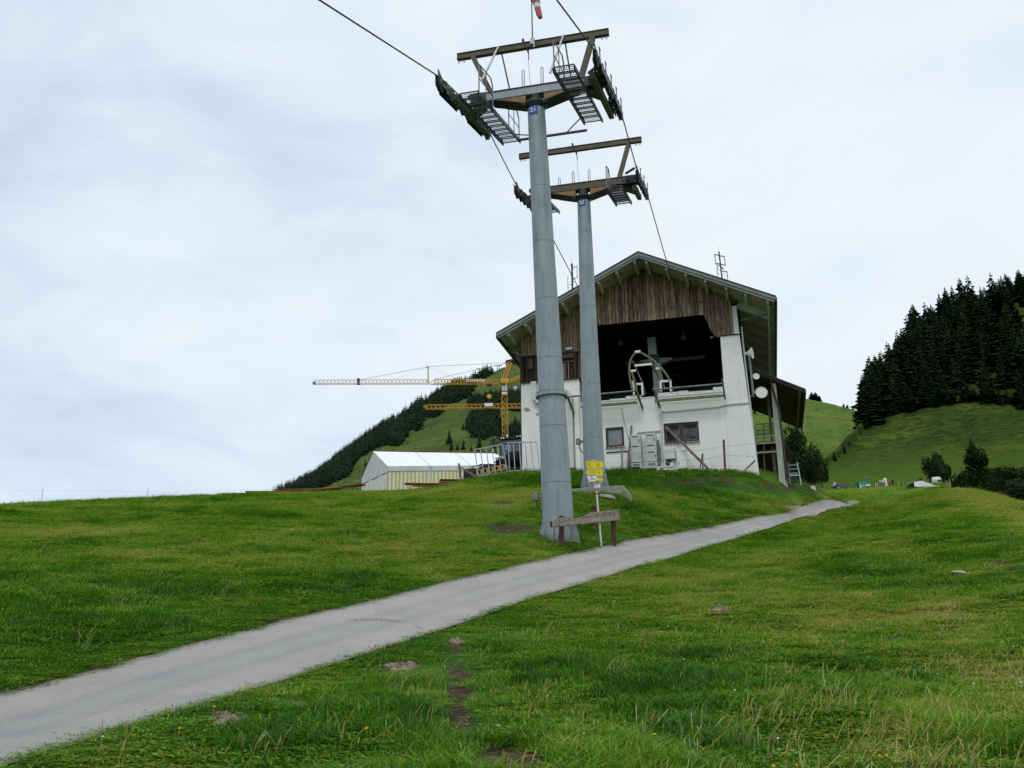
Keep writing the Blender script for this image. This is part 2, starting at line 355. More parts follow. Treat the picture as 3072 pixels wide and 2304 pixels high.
# ------------------------------------------------------------------ ground cover: where grass is lush, yellow or bare
def project(P):
    k = P@FW; k = np.where(k < .05, .05, k)
    return (1536+F*(P@RIGHT)/k)/1.38879, (1152-F*(P@UP)/k)/1.38879
TINT = [(1150,1040,130,16,-.42),(1330,1038,120,18,-.42),(1500,1045,90,16,-.3),(1250,1050,60,12,-.3),(1700,1055,90,16,-.22),
 (1100,1070,110,12,.30),(1450,1074,180,10,.26),(1650,1090,90,10,.28),(850,1068,180,10,.14),(1090,1095,60,14,.25),
 (2212,1128,60,22,.5),(2130,1092,60,20,.5),(2070,1072,30,12,.4),(1900,1085,50,8,.25),(1950,1100,60,10,.12),(2180,1300,160,70,.12),(2050,1320,100,30,.2),
 (200,1170,110,8,-.38),(330,1182,90,7,-.3),(420,1195,60,6,-.2),(250,1350,160,50,-.16),(60,1330,120,80,-.16),(560,1150,300,16,.12),(300,1240,260,24,.05),
 (1570,1430,190,60,-.34),(1830,1430,110,34,-.30),(1430,1480,120,50,-.2),(1500,1580,160,60,-.25),(1250,1400,100,30,-.05),(1700,1340,160,40,.05),
 (1990,1475,60,20,-.3),(2100,1430,150,30,.16),(2050,1570,180,60,.08),(500,1570,300,60,-.08),(1880,1056,140,16,.2),(800,1520,160,60,-.05),(1650,1230,140,30,.12),(1900,1180,150,26,.08),
 (1900,1330,180,28,.1),(1820,1240,90,12,-.18),(2060,1200,90,14,-.15),(1110,1142,60,10,-.3),(1450,1110,200,14,.1),(1350,1095,90,12,-.12),
 (1060,1600,60,50,-.1),(2100,1250,90,16,-.12),(1200,1390,200,18,.06),(1330,1350,90,16,-.15)]
SOIL = [(868,1441,34,7,1.),(895,1499,26,6,.95),(490,1556,26,11,.9),(652,1529,30,5,.8),(848,1452,16,3,.6),(985,1390,16,8,.9),(975,1412,14,4,.7),(990,1440,26,30,.35),
 (990,1500,24,22,.55),(985,1540,34,12,.8),(1000,1566,34,14,.85),(1095,1650,64,20,1.2),(985,1480,42,85,.47),(1680,1052,120,13,.46),(1520,1044,130,9,.38),(1340,1042,60,6,.25),(960,1590,60,8,.5),(1556,1316,20,5,1.),(488,1320,9,3,.9),(1105,1141,52,6,.75),(1085,1087,26,4,.6),
 (1560,1036,60,5,.55),(1680,1046,50,6,.5),(1760,1064,40,7,.45),(1440,1038,50,4,.35),(1600,1062,40,5,.3),(1180,1190,40,4,.3),(2160,1215,26,5,.55),(2190,1230,20,6,.5),(1100,1150,40,5,.5),
 (1060,1372,20,6,.4),(1268,1196,20,3,.4),(250,1145,12,3,.3),(1300,1157,70,5,.35),(1410,1442,6,2,.8),(760,1550,14,4,.5),(1130,1395,26,4,.4)]
def cover(X, Y, Z):
    x, y = project(np.c_[X, Y, Z]); d = np.hypot(X, Y)
    t = .52+(fbm(X, Y, 5.5, 4, 1)-.5)*.72+(fbm(X, Y, .9, 3, 2)-.5)*.75
    wob = (fbm(X, Y, 1.2, 3, 5)-.5)*1.6
    front = Y > 1
    for cx, cy, rx, ry, a in TINT:
        q = ((x-cx)/rx)**2+((y-cy)/ry)**2; t = t+np.where(front, a*np.exp(-np.minimum(q*(1+wob*.6), 30)), 0)
    s = np.zeros_like(t); fine = fbm(X, Y, .22, 3, 9); mid = fbm(X, Y, .8, 3, 8)
    for cx, cy, rx, ry, a in SOIL:
        q = ((x-cx)/(rx*1.3))**2+((y-cy)/(ry*1.35))**2; s = np.maximum(s, np.where(front, a*np.exp(-q*.9), 0))
    s0 = np.clip(s*1.5-.1, 0, 1)
    s = np.clip((s*1.5-.15)*(.4+1.3*fine) + (mid-.62)*.35, 0, 1)*np.clip(s*4+.15, 0, 1)
    return np.clip(t, 0, 1), np.clip(s, 0, 1), s0

# the path: its two edges as seen, laid on the hillside
UE = [(-330,1585),(-150,1538),(0,1497),(100,1472),(200,1447),(300,1420),(450,1383),(560,1353),(592,1346),(606,1338),(640,1331),(760,1305),(870,1280),(1000,1247),(1150,1212),(1300,1180),(1400,1160),(1500,1142),(1600,1123),(1660,1112),(1722,1101),(1692,1093),(1745,1090),(1829,1087),(1818,1081),(1842,1080),(1870,1085)]
LE = [(-330,1757),(-150,1704),(0,1656),(100,1622),(200,1592),(300,1561),(430,1525),(560,1486),(600,1474),(640,1462),(700,1443),(800,1409),(920,1369),(1000,1343),(1130,1299),(1280,1253),(1390,1221),(1500,1188),(1600,1159),(1660,1142),(1715,1121),(1735,1116),(1772,1107),(1835,1095),(1850,1091),(1860,1088),(1872,1085.5)]
ue = np.array([hit(*p, d0=2.5, bumps=False) for p in UE]); le = np.array([hit(*p, d0=2.5, bumps=False) for p in LE])
def densify(P, K=26):
    t = np.linspace(0, len(P)-1, (len(P)-1)*K+1); i = np.minimum(t.astype(int), len(P)-2); f = (t-i)[:, None]
    return P[i]*(1-f)+P[i+1]*f
ueD, leD = densify(ue)[:, :2], densify(le)[:, :2]
_nn = len(ueD)
_dir = leD-ueD; _dl = np.linalg.norm(_dir, axis=1)[:, None]+1e-6
_js = np.arange(_nn)
jit = lambda P, sd: ((fbm(P[:, 0], P[:, 1], .35, 3, sd)-.5)*.12+(fbm(P[:, 0], P[:, 1], 1.6, 2, sd+1)-.5)*.10)[:, None]
ueD = ueD+_dir/_dl*jit(ueD, 21); leD = leD+_dir/_dl*jit(leD, 24)
poly = np.r_[ueD, leD[::-1]]
def in_poly(X, Y, P, chunk=20000):
    out = np.zeros(X.shape, bool); x1, y1 = P[:, 0], P[:, 1]; x2, y2 = np.roll(x1, -1), np.roll(y1, -1)
    mnx, mxx, mny, mxy = x1.min(), x1.max(), y1.min(), y1.max()
    idx = np.nonzero((X > mnx) & (X < mxx) & (Y > mny) & (Y < mxy))[0]
    for k in range(0, len(idx), chunk):
        ii = idx[k:k+chunk]; px = X[ii][:, None]; py = Y[ii][:, None]
        c = ((y1 > py) != (y2 > py)) & (px < (x2-x1)*(py-y1)/(y2-y1+1e-12)+x1)
        out[ii] = c.sum(1) % 2 == 1
    return out
_cs = poly[::6]
def edge_dist(X, Y, lim=1.0):
    out = np.full(X.shape, 9.0)
    for k in range(0, len(X), 20000):
        d = np.hypot(X[k:k+20000, None]-_cs[:, 0], Y[k:k+20000, None]-_cs[:, 1]); out[k:k+20000] = d.min(1)
    return out

def _near_path(X, Y):
    f = np.ones(X.shape); k = np.nonzero((np.hypot(X, Y) < 80))[0]
    if len(k):
        d = edge_dist(X[k], Y[k]); i = in_poly(X[k], Y[k], poly); f[k] = np.where(i, .12, np.clip(.12+(d-.1)/5, .12, 1))
    return f
NEARP = _near_path
# terrain sheet in rings round the viewpoint
az = np.r_[np.linspace(-math.pi, -.80, 46)[:-1], np.linspace(-.80, -.585, 16)[:-1], np.linspace(-.585, .585, 560), np.linspace(.585, .80, 16)[1:], np.linspace(.80, math.pi, 46)[1:-1]]
rr = np.r_[[.4], np.geomspace(1.2, 330, 430)]
AZ, RRr = np.meshgrid(az, rr); X = (RRr*np.sin(AZ)).ravel(); Y = (RRr*np.cos(AZ)).ravel()
Z = height(X, Y)
pin = in_poly(X, Y, poly); near = np.nonzero((np.hypot(X, Y) < 75))[0]
ed = np.full(X.shape, 9.0); ed[near] = edge_dist(X[near], Y[near])
Zt = Z.copy(); Zt[pin] -= np.clip(.03+ed[pin]*.25, 0, .09)
TI, SO, _ = cover(X, Y, Z)
SO[pin] = .8
edge_b = (~pin) & (ed < .35); SO[edge_b] = np.maximum(SO[edge_b], (1-ed[edge_b]/.35)*fbm(X[edge_b], Y[edge_b], .5, 2, 31)*1.0)
na, nr = len(az), len(rr)
I = np.arange(na*nr).reshape(nr, na); J = np.roll(I, -1, 1)
fc = np.stack([I[:-1], J[:-1], J[1:], I[1:]], -1).reshape(-1, 4)[:, ::-1]
def fast_mesh(name, V_, F_, smooth=True, attrs={}):
    me = bpy.data.meshes.new(name); me.vertices.add(len(V_)); me.vertices.foreach_set('co', np.asarray(V_, np.float32).ravel())
    k = F_.shape[1]; me.loops.add(F_.size); me.loops.foreach_set('vertex_index', F_.astype(np.int32).ravel())
    me.polygons.add(len(F_)); me.polygons.foreach_set('loop_start', np.arange(0, F_.size, k, dtype=np.int32))
    me.polygons.foreach_set('use_smooth', np.full(len(F_), smooth)); me.update(calc_edges=True)
    for n, a in attrs.items():
        at = me.attributes.new(n, 'FLOAT', 'POINT'); at.data.foreach_set('value', np.asarray(a, np.float32))
    return me
GREEN = [(0, (.014,.060,.004)), (.28, (.028,.115,.006)), (.5, (.055,.17,.008)), (.72, (.12,.22,.015)), (1, (.28,.24,.06))]
def ground_mat():
    m = bpy.data.materials.new('meadow_ground'); m.use_nodes = True; t = m.node_tree; b = t.nodes['Principled BSDF']
    a1 = N(t, 'ShaderNodeAttribute', attribute_name='tint'); a2 = N(t, 'ShaderNodeAttribute', attribute_name='soil')
    ge = N(t, 'ShaderNodeNewGeometry')
    f1 = N(t, 'ShaderNodeTexNoise', i_Scale=11., i_Detail=6, i_Roughness=.75); L(t, ge.outputs['Position'], f1.inputs[0])
    f2 = N(t, 'ShaderNodeTexNoise', i_Scale=2.2, i_Detail=8, i_Roughness=.75); L(t, ge.outputs['Position'], f2.inputs[0])
    v = MATH(t, 'ADD', a1.outputs['Fac'], MATH(t, 'ADD', MATH(t, 'MULTIPLY', MATH(t, 'SUBTRACT', f1.outputs[0], .5), .9), MATH(t, 'MULTIPLY', MATH(t, 'SUBTRACT', f2.outputs[0], .5), .7)))
    g = RAMP(t, v, GREEN)
    dk = N(t, 'ShaderNodeTexNoise', i_Scale=26., i_Detail=5, i_Roughness=.8); L(t, ge.outputs['Position'], dk.inputs[0])
    g = MIX(t, 1.0, g, RAMP(t, dk.outputs[0], [(.36, (.22,.22,.22)), (.52, (1,1,1))]), 'MULTIPLY')
    s1 = N(t, 'ShaderNodeTexNoise', i_Scale=9., i_Detail=7, i_Roughness=.7); L(t, ge.outputs['Position'], s1.inputs[0])
    so = RAMP(t, s1.outputs[0], [(.35, (.018,.011,.008)), (.5, (.065,.038,.025)), (.62, (.14,.095,.066)), (.75, (.27,.215,.16))])
    sm = RAMP(t, a2.outputs['Fac'], [(.22, (0,0,0)), (.55, (1,1,1))])
    L(t, MIX(t, sm, g, so), b.inputs['Base Color']); b.inputs['Roughness'].default_value = .95; b.inputs['Specular IOR Level'].default_value = .1
    bm = N(t, 'ShaderNodeBump', i_Strength=1., i_Distance=.05); L(t, f1.outputs[0], bm.inputs['Height']); L(t, bm.outputs[0], b.inputs['Normal'])
    return m
M['meadow'] = ground_mat()
ob('meadow', fast_mesh('meadow', np.c_[X, Y, Zt], fc, attrs={'tint': TI, 'soil': SO}), M['meadow'], kind='structure')

# path surface
W = 40; P = []
for j in range(W+1):
    f = j/W; P.append(ueD*(1-f)+leD*f)
P = np.stack(P, 1).reshape(-1, 2); Zp = height(P[:, 0], P[:, 1])
crown = np.tile(np.sin(np.linspace(0, math.pi, W+1)), _nn)
Zp = Zp+.012*crown
Ip = np.arange(_nn*(W+1)).reshape(_nn, W+1)
pf = np.stack([Ip[:-1, :-1], Ip[:-1, 1:], Ip[1:, 1:], Ip[1:, :-1]], -1).reshape(-1, 4)[:, ::-1]
def path_mat():
    m = bpy.data.materials.new('pale_gravel_path'); m.use_nodes = True; t = m.node_tree; b = t.nodes['Principled BSDF']
    ge = N(t, 'ShaderNodeNewGeometry'); a1 = N(t, 'ShaderNodeAttribute', attribute_name='across')
    f1 = N(t, 'ShaderNodeTexNoise', i_Scale=60., i_Detail=6, i_Roughness=.8); L(t, ge.outputs['Position'], f1.inputs[0])
    f2 = N(t, 'ShaderNodeTexNoise', i_Scale=.9, i_Detail=6, i_Roughness=.6); L(t, ge.outputs['Position'], f2.inputs[0])
    f3 = N(t, 'ShaderNodeTexNoise', i_Scale=9., i_Detail=8, i_Roughness=.75); L(t, ge.outputs['Position'], f3.inputs[0])
    c = RAMP(t, f1.outputs[0], [(.33, (.165,.157,.143)), (.45, (.315,.305,.285)), (.62, (.41,.40,.375))])
    c = MIX(t, 1., c, RAMP(t, f2.outputs[0], [(.32, (.90,.90,.92)), (.6, (1.04,1.03,1.02))]), 'MULTIPLY')
    c = MIX(t, RAMP(t, f3.outputs[0], [(.60, (0,0,0)), (.72, (.55,.55,.55))]), c, (.22,.20,.175))
    ac = MATH(t, 'ABSOLUTE', MATH(t, 'SUBTRACT', a1.outputs['Fac'], .5))
    trk = RAMP(t, ac, [(0, (1.0,1.0,1.0)), (.13, (.90,.90,.92)), (.22, (1.04,1.03,1.03)), (.42, (1.02,1.01,1)), (.47, (.8,.76,.7)), (.5, (.55,.48,.38))])
    c = MIX(t, 1., c, trk, 'MULTIPLY')
    a2 = N(t, 'ShaderNodeAttribute', attribute_name='crack')
    c = MIX(t, a2.outputs['Fac'], c, (.09,.085,.05))
    L(t, c, b.inputs['Base Color']); b.inputs['Roughness'].default_value = .9; b.inputs['Specular IOR Level'].default_value = .2
    bm = N(t, 'ShaderNodeBump', i_Strength=.8, i_Distance=.012); L(t, f1.outputs[0], bm.inputs['Height']); L(t, bm.outputs[0], b.inputs['Normal'])
    return m
M['path'] = path_mat()
_ck = np.array([hit(*p)[:2] for p in ((762,1341),(800,1340),(830,1341),(858,1344),(890,1350),(925,1361))]); _cd = densify(np.c_[_ck, np.zeros(len(_ck))], 30)[:, :2]
_cd = _cd+((fbm(_cd[:, 0], _cd[:, 1], .25, 3, 41)-.5)*.16)[:, None]
crack_ = np.zeros(len(P)); _k = np.nonzero(np.hypot(P[:, 0]-_cd[60, 0], P[:, 1]-_cd[60, 1]) < 4)[0]
_q = np.hypot(P[_k, None, 0]-_cd[:, 0], P[_k, None, 1]-_cd[:, 1]).min(1); crack_[_k] = np.clip(1.25-_q/.055, 0, 1)*(.25+.75*(P[_k, 0] < _cd[95, 0]))
me = fast_mesh('path', np.c_[P, Zp], pf, attrs={'across': np.tile(np.linspace(0, 1, W+1), _nn), 'crack': crack_})
ob('path', me, M['path'], kind='structure')
# ------------------------------------------------------------------ far ground and hills
ring = []; nfr = 72
ob('valley', fast_mesh('valley', np.array([(r*math.sin(2*math.pi*k/nfr), r*math.cos(2*math.pi*k/nfr), z) for r, z in ((1, -90), (500, -95), (2500, -260), (9000, -420), (15000, -450)) for k in range(nfr)]),
   np.array([(i*nfr+k, i*nfr+(k+1) % nfr, (i+1)*nfr+(k+1) % nfr, (i+1)*nfr+k) for i in range(4) for k in range(nfr)])[:, ::-1]), mat('valley_green', (.05,.09,.03), (.03,.06,.03), .004, .95), kind='structure')
class Hill:
    def __init__(s, cols, rough=1.0, seed=0):
        s.px = np.array([c[0] for c in cols], float); s.seed = seed; s.rough = rough
        s.P = np.array([[(lambda r: r*d/math.hypot(r[0], r[1]))(dray(c[0], y)) for y, d in c[1]] for c in cols])   # ncol, nst, 3
    def pos(s, x, t):
        x = np.atleast_1d(np.asarray(x, float)); t = np.atleast_1d(np.asarray(t, float)); n = s.P.shape[1]-1
        def sm(f): return f
        i = np.clip(np.searchsorted(s.px, x)-1, 0, len(s.px)-2); fx = sm(np.clip((x-s.px[i])/(s.px[i+1]-s.px[i]), 0, 1))
        tt = np.clip(t, 0, 1)*n; j = np.minimum(tt.astype(int), n-1); ft = tt-j
        def cat(a, b, c, d, f):      # Catmull-Rom along the slope
            f = f[:, None]; return .5*((2*b)+(c-a)*f+(2*a-5*b+4*c-d)*f*f+(3*b-a-3*c+d)*f**3)
        def colp(ii):
            g = lambda k: s.P[ii, np.clip(k, 0, n)]
            return cat(g(j-1), g(j), g(j+1), g(j+2), ft)
        p = colp(i)*(1-fx)[:, None]+colp(i+1)*fx[:, None]
        p[:, 2] += ((fbm(p[:, 0], p[:, 1], 60*s.rough, 4, s.seed)-.5)*9+(fbm(p[:, 0], p[:, 1], 12*s.rough, 3, s.seed+1)-.5)*2.2)*s.rough
        return p
    def build(s, name, m, nx, nt):
        xs = np.linspace(s.px[0], s.px[-1], nx); ts = np.linspace(0, 1, nt); A, B = np.meshgrid(xs, ts)
        P = s.pos(A.ravel(), B.ravel()); I = np.arange(nx*nt).reshape(nt, nx)
        f = np.stack([I[:-1, :-1], I[:-1, 1:], I[1:, 1:], I[1:, :-1]], -1).reshape(-1, 4)
        s.xs, s.ts, s.V = xs, ts, P.reshape(nt, nx, 3)
        sx, sy = project(P); s.SX, s.SY = sx.reshape(nt, nx), sy.reshape(nt, nx)
        return ob(name, fast_mesh(name, P, f), m, kind='structure')
    def at(s, x, y):                 # first point of the hill seen at a picture point
        k = np.argmin(np.abs(s.xs-x)); c = s.SY[:, k]
        for j in range(len(c)-1):
            if c[j] >= y >= c[j+1]:
                f = (c[j]-y)/max(c[j]-c[j+1], 1e-6); return s.V[j, k]*(1-f)+s.V[j+1, k]*f
        j = int(np.argmin(c)); return s.V[j, k]
def hill_mat(name, a, b, c, sc, bump=.6, spots=(.03,.05,.02), th=(.52,.64), zlush=None):
    m = bpy.data.materials.new(name); m.use_nodes = True; t = m.node_tree; bs = t.nodes['Principled BSDF']
    ge = N(t, 'ShaderNodeNewGeometry')
    f1 = N(t, 'ShaderNodeTexNoise', i_Scale=sc, i_Detail=8, i_Roughness=.65); f2 = N(t, 'ShaderNodeTexNoise', i_Scale=sc*7, i_Detail=8, i_Roughness=.7)
    mpp = N(t, 'ShaderNodeMapping'); mpp.inputs['Scale'].default_value = (1, 1, 2.2); L(t, ge.outputs['Position'], mpp.inputs[0])
    L(t, mpp.outputs[0], f1.inputs[0]); L(t, mpp.outputs[0], f2.inputs[0])
    col = RAMP(t, f1.outputs[0], [(.32, a), (.5, b), (.68, c)])
    col = MIX(t, RAMP(t, f2.outputs[0], [(th[0], (0,0,0)), (th[1], (.8,.8,.8))]), col, spots)
    f3 = N(t, 'ShaderNodeTexNoise', i_Scale=sc*34, i_Detail=6, i_Roughness=.8); L(t, mpp.outputs[0], f3.inputs[0])
    sp_ = N(t, 'ShaderNodeSeparateXYZ'); L(t, ge.outputs['Position'], sp_.inputs[0])
    if zlush: col = MIX(t, RAMP(t, MATH(t, 'DIVIDE', sp_.outputs[2], zlush[1]), [(zlush[0]/zlush[1], (.85,.85,.85)), (1, (0,0,0))]), col, zlush[2])
    col = MIX(t, 1., col, RAMP(t, f3.outputs[0], [(.36, (.55,.55,.55)), (.5, (1,1,1)), (.66, (1.35,1.3,1.2))]), 'MULTIPLY')
    L(t, col, bs.inputs['Base Color']); bs.inputs['Roughness'].default_value = .95; bs.inputs['Specular IOR Level'].default_value = .05
    bm = N(t, 'ShaderNodeBump', i_Strength=1., i_Distance=bump); L(t, f2.outputs[0], bm.inputs['Height']); L(t, bm.outputs[0], bs.inputs['Normal'])
    return m
h_right = Hill([(1560,[(1120,226),(1064,234),(1060,242),(1058,250),(1054,258),(1120,320)]),(1650,[(1110,226),(1056,236),(1050,242),(1044,250),(1040,257),(1110,320)]),
 (1750,[(1110,228),(1050,238),(1036,244),(1022,251),(1010,258),(1080,320)]),(1800,[(1110,228),(1048,236),(1020,246),(996,256),(974,266),(1040,340)]),
 (1845,[(1110,226),(1046,234),(1005,252),(965,272),(930,290),(1000,370)]),(1868,[(1110,225),(1046,233),(990,260),(930,288),(897,312),(960,420)]),(1900,[(1110,225),(1046,233),(985,262),(898,300),(838,340),(900,450)]),
 (1934,[(1110,225),(1044,233),(980,265),(889,300),(779,365),(850,480)]),(1967,[(1112,225),(1045,233),(980,264),(884,300),(736,378),(810,490)]),
 (2039,[(1115,225),(1050,232),(985,262),(870,300),(684,390),(760,500)]),(2130,[(1130,215),(1056,226),(985,258),(863,300),(652,395),(730,510)]),
 (2212,[(1150,200),(1062,218),(985,254),(872,300),(631,400),(720,520)]),(2420,[(1170,190),(1075,210),(985,250),(880,300),(590,410),(690,530)])], .32, 3)
h_right.build('hillside', hill_mat('hillside_grass', (.025,.050,.008), (.047,.085,.012), (.088,.130,.018), .06, .8, (.020,.022,.009), (.44,.60), (44, 62, (.075,.135,.014))), 260, 110)
h_mid = Hill([(1380,[(1100,500),(980,560),(900,640),(800,740),(900,850)]),(1500,[(1100,500),(980,560),(900,640),(815,730),(900,850)]),(1620,[(1110,500),(1010,540),(930,620),(835,720),(910,850)]),
 (1732,[(1120,480),(1020,520),(940,600),(857,705),(930,850)]),(1800,[(1120,480),(1025,520),(950,600),(872,700),(940,850)]),(1870,[(1120,480),(1030,520),(960,600),(892,690),(960,850)]),(2020,[(1120,480),(1040,520),(980,600),(935,680),(990,850)])], .6, 6)
h_mid.build('far_meadow_hill', hill_mat('far_meadow', (.052,.102,.018), (.08,.135,.024), (.118,.165,.034), .012, .6, (.04,.085,.02)), 160, 70)
def mcol(x, ry, rd): return (x, [(1130,700),(1130-(1130-ry)*.30,820),(1130-(1130-ry)*.66,980),(ry,rd),(ry+60,rd+420)])
h_left = Hill([mcol(470,1110,1000),mcol(560,1080,1040),mcol(590,1068,1050),mcol(640,1050,1060),mcol(690,1022,1080),mcol(740,985,1110),mcol(800,944,1150),mcol(850,914,1200),mcol(900,884,1240),mcol(950,852,1290),
 mcol(1000,829,1330),mcol(1050,807,1370),mcol(1100,791,1400),mcol(1135,785,1420),mcol(1200,778,1440),mcol(1300,790,1440),mcol(1450,820,1400),mcol(1600,880,1350),mcol(1760,960,1300)], 1.3, 9)
h_left.build('mountain', hill_mat('mountain_pasture', (.044,.078,.018), (.075,.115,.026), (.115,.145,.04), .008, 1.5, (.028,.05,.02)), 300, 120)

# ------------------------------------------------------------------ conifers
def spruce(seed, H=1.0, whorls=17, nb=8, rb=.21, droop=.30, cut=0.06, ragged=.3):
    r = random.Random(seed); b = MB()
    for w in range(whorls):
        f = w/(whorls-1); z = cut+(1-cut)*(f**.92)*.97; rad = rb*(1-f)**.82*(.75+.5*r.random())+.012
        n = max(4, int(nb*(1-f*.45)))
        for k in range(n):
            a = 2*math.pi*(k+r.random()*.8)/n; l = rad*(1-ragged+2*ragged*r.random()); dz = -droop*l; wd = l*.30+.006
            ca, sa = math.cos(a), math.sin(a); th = .02+.03*(1-f)
            p0 = (0, 0, z+th); tip = (ca*l, sa*l, z+dz+.02*r.random()); m1 = (ca*l*.62-sa*wd, sa*l*.62+ca*wd, z+dz*.75-.012); m2 = (ca*l*.62+sa*wd, sa*l*.62-ca*wd, z+dz*.75-.012)
            mt = (ca*l*.6, sa*l*.6, z+dz*.35+.012)
            b.add([p0, m1, tip, m2, mt], [(0, 1, 4), (1, 2, 4), (4, 2, 3), (0, 4, 3)])
            if l > .05:
                for q in (-1, 1):
                    c = (ca*l*.45-sa*wd*q*.9, sa*l*.45+ca*wd*q*.9, z+dz*.5-.02); b.add([(ca*l*.3, sa*l*.3, z+dz*.2), c, (ca*l*.72-sa*wd*q*1.15, sa*l*.72+ca*wd*q*1.15, z+dz*.9-.03)], [(0, 1, 2)])
    b.add([(0, 0, 1.0), (.008, 0, .93), (-.004, .007, .93), (-.004, -.007, .93)], [(0, 1, 2), (0, 2, 3), (0, 3, 1)])
    t = MB().cyl((0, 0, -.03), (0, 0, .9), .014, .003, 6)
    return b, t
def needle_mat(name, a, b):
    m = mat(name, a, b, 6, .9, rnd=.35, spec=.05); return m
M['needle'] = needle_mat('spruce_needles', (.019,.038,.012), (.007,.015,.005))
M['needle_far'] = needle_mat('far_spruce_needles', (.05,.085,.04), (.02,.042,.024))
TREES = []
for k in range(6):
    cb, tb = spruce(100+k, whorls=20 if k < 4 else 13, rb=(.20,.17,.23,.15,.26,.20)[k], ragged=(.3,.35,.3,.4,.45,.5)[k], nb=9 if k < 4 else 6)
    TREES.append((cb.mesh('crown'), tb.mesh('trunk')))
for c, t in TREES: c.materials.append(M['needle']); t.materials.append(M['bark'])
def tree(p, h, k, label, group=None, name='spruce_tree', wide=1.0, needle=None, cat='tree'):
    e = empty(name, p, random.uniform(0, 6.28), label=label, cat=cat, group=group); e.scale = (h*wide, h*wide, h)
    c, t = TREES[k]
    if needle is not None:
        key = c.name+needle.name
        if key not in bpy.data.meshes: c2 = c.copy(); c2.name = key; c2.materials.clear(); c2.materials.append(needle)
        c = bpy.data.meshes[key]
    ob('crown', c, None, e); ob('trunk', t, None, e)
    return e
Z5 = lambda a, b: ((2500+a/3.015)/1.38879, (750+b/3.015)/1.38879)
G = 'spruces of the dense wood on the right hillside'
# the wood's skyline, tree by tree (tip positions in the photograph)
tips = [(350,1170,1500),(445,935,1400),(465,930,1380),(575,830,1150),(545,900,1250),(625,765,1060),(665,710,960),(700,720,950),(775,620,860),(745,690,930),(855,510,770),(835,570,800),(910,515,740),(940,500,700),(1000,460,680),(1035,450,660),(980,470,690),(1130,480,650),(1165,485,640),(1205,450,600),(1240,420,600),(1290,330,560),(1320,370,570),(1365,310,540),(1400,340,520),(1445,310,510),(1490,285,500),(1550,210,480),(1600,185,470),(1640,240,470),(1700,160,430),(1725,150,420),(1780,170,430),(1840,150,400),(1900,120,390),(400,1080,1480),(520,930,1300),(1080,540,700)]
lab_ = {0: 'lowest leftmost tree tip of the right-hand wood, against the sky', 1: 'left one of the tall twin spruces at the left end of the wood', 2: 'right one of the tall twin spruces at the left end of the wood', 9: 'solitary tip standing clear in the middle of the wood skyline'}
for i, (a, b0, base) in enumerate(tips):
    x, y0 = Z5(a, b0); _, y1 = Z5(a, base); p = h_right.at(x, min(y1, 1040)); r = dray(x, y0); q = r*np.hypot(p[0], p[1])/math.hypot(r[0], r[1]); h = max(5.0, q[2]-p[2])
    tree(p-np.array([0, 0, .5]), h, i % 4 if h > 9 else 4+i % 2, lab_.get(i, 'dark spruce on the skyline of the wood, seen against the sky'), 'spruces on the skyline of the right-hand wood', wide=min(1.25, max(.75, 15/h)))
cnt = 0; tries = 0
while cnt < 205 and tries < 5000:
    tries += 1
    x = random.uniform(1872, 2290); ridge = np.interp(x, [1872,1900,1934,1967,2039,2130,2212,2300], [893,838,779,736,684,652,631,610])
    foot = np.interp(x, [1872,1907,1953,2039,2110,2160,2212,2300], [915,893,884,868,858,845,870,880])
    y = random.uniform(ridge+6, foot)
    if 2085 < x < 2200 and y > 800 and random.random() < .5: continue
    if x > 2170 and y < 700 and random.random() < .7: continue
    p = h_right.at(x, y); h = random.uniform(10, 16)
    if y > foot-10: h *= .75
    tree(p-np.array([0, 0, .5]), h, random.randrange(6), 'dark spruce standing inside the dense wood on the right hillside', G, wide=random.uniform(1.0, 1.5)); cnt += 1
# low young trees along the wood's lower edge
for k in range(34):
    x = 1880+k*13+random.uniform(-5, 6); foot = np.interp(x, [1872,1907,1953,2039,2110,2212,2330], [922,897,887,871,863,878,882])
    p = h_right.at(x, foot+random.uniform(-3, 4)); tree(p, random.uniform(3, 6.5), 4+k % 2, 'low young spruce at the lower edge of the right-hand wood', 'young spruces along the lower edge of the wood', wide=random.uniform(1.3, 2.0))
for x, y, h in ((1871,925,5),(1875,912,7)):
    tree(h_right.at(x, y), h, 4, 'low young spruce at the lower edge of the right-hand wood', 'young spruces along the lower edge of the wood', wide=1.0)
for lab, (x, yb, yt) in (('small dark conifer on the hill flank, highest of three in the gap', (1822,976,955)), ('small dark conifer on the hill flank, middle of three in the gap', (1802,993,971)), ('small dark conifer on the hill flank, lowest of three in the gap', (1776,1010,990))):
    # stands just behind the flank
    p = h_right.at(x, yb+3); r = dray(x, yt); q = r*np.hypot(p[0], p[1])/math.hypot(r[0], r[1]); tree(p, q[2]-p[2], 1, lab, wide=1.0)
for lab, x, yt, w in (('leftmost tree of the clump on the bare far ridge', 1755, 846, 2.0), ('tallest tree in the clump on the bare far ridge', 1763.5, 846, 2.0), ('rightmost tree of the clump on the bare far ridge', 1771, 853, 1.9), ('left tree of the pair lower down the bare far ridge', 1823, 871, 1.6), ('right tree of the pair lower down the bare far ridge', 1832, 873, 1.8), ('lone small tree at the right end of the far ridge', 1841, 880, 1.6)):
    i = int(np.argmin(np.abs(h_mid.xs-x))); j = int(np.argmin(h_mid.SY[:, i])); p = h_mid.V[j, i]; r = dray(x, yt); q = r*np.hypot(p[0], p[1])/math.hypot(r[0], r[1])
    tree(p-np.array([0, 0, .4]), max(2.5, q[2]-p[2]+.4), 2, lab, wide=w, name='ridge_tree')
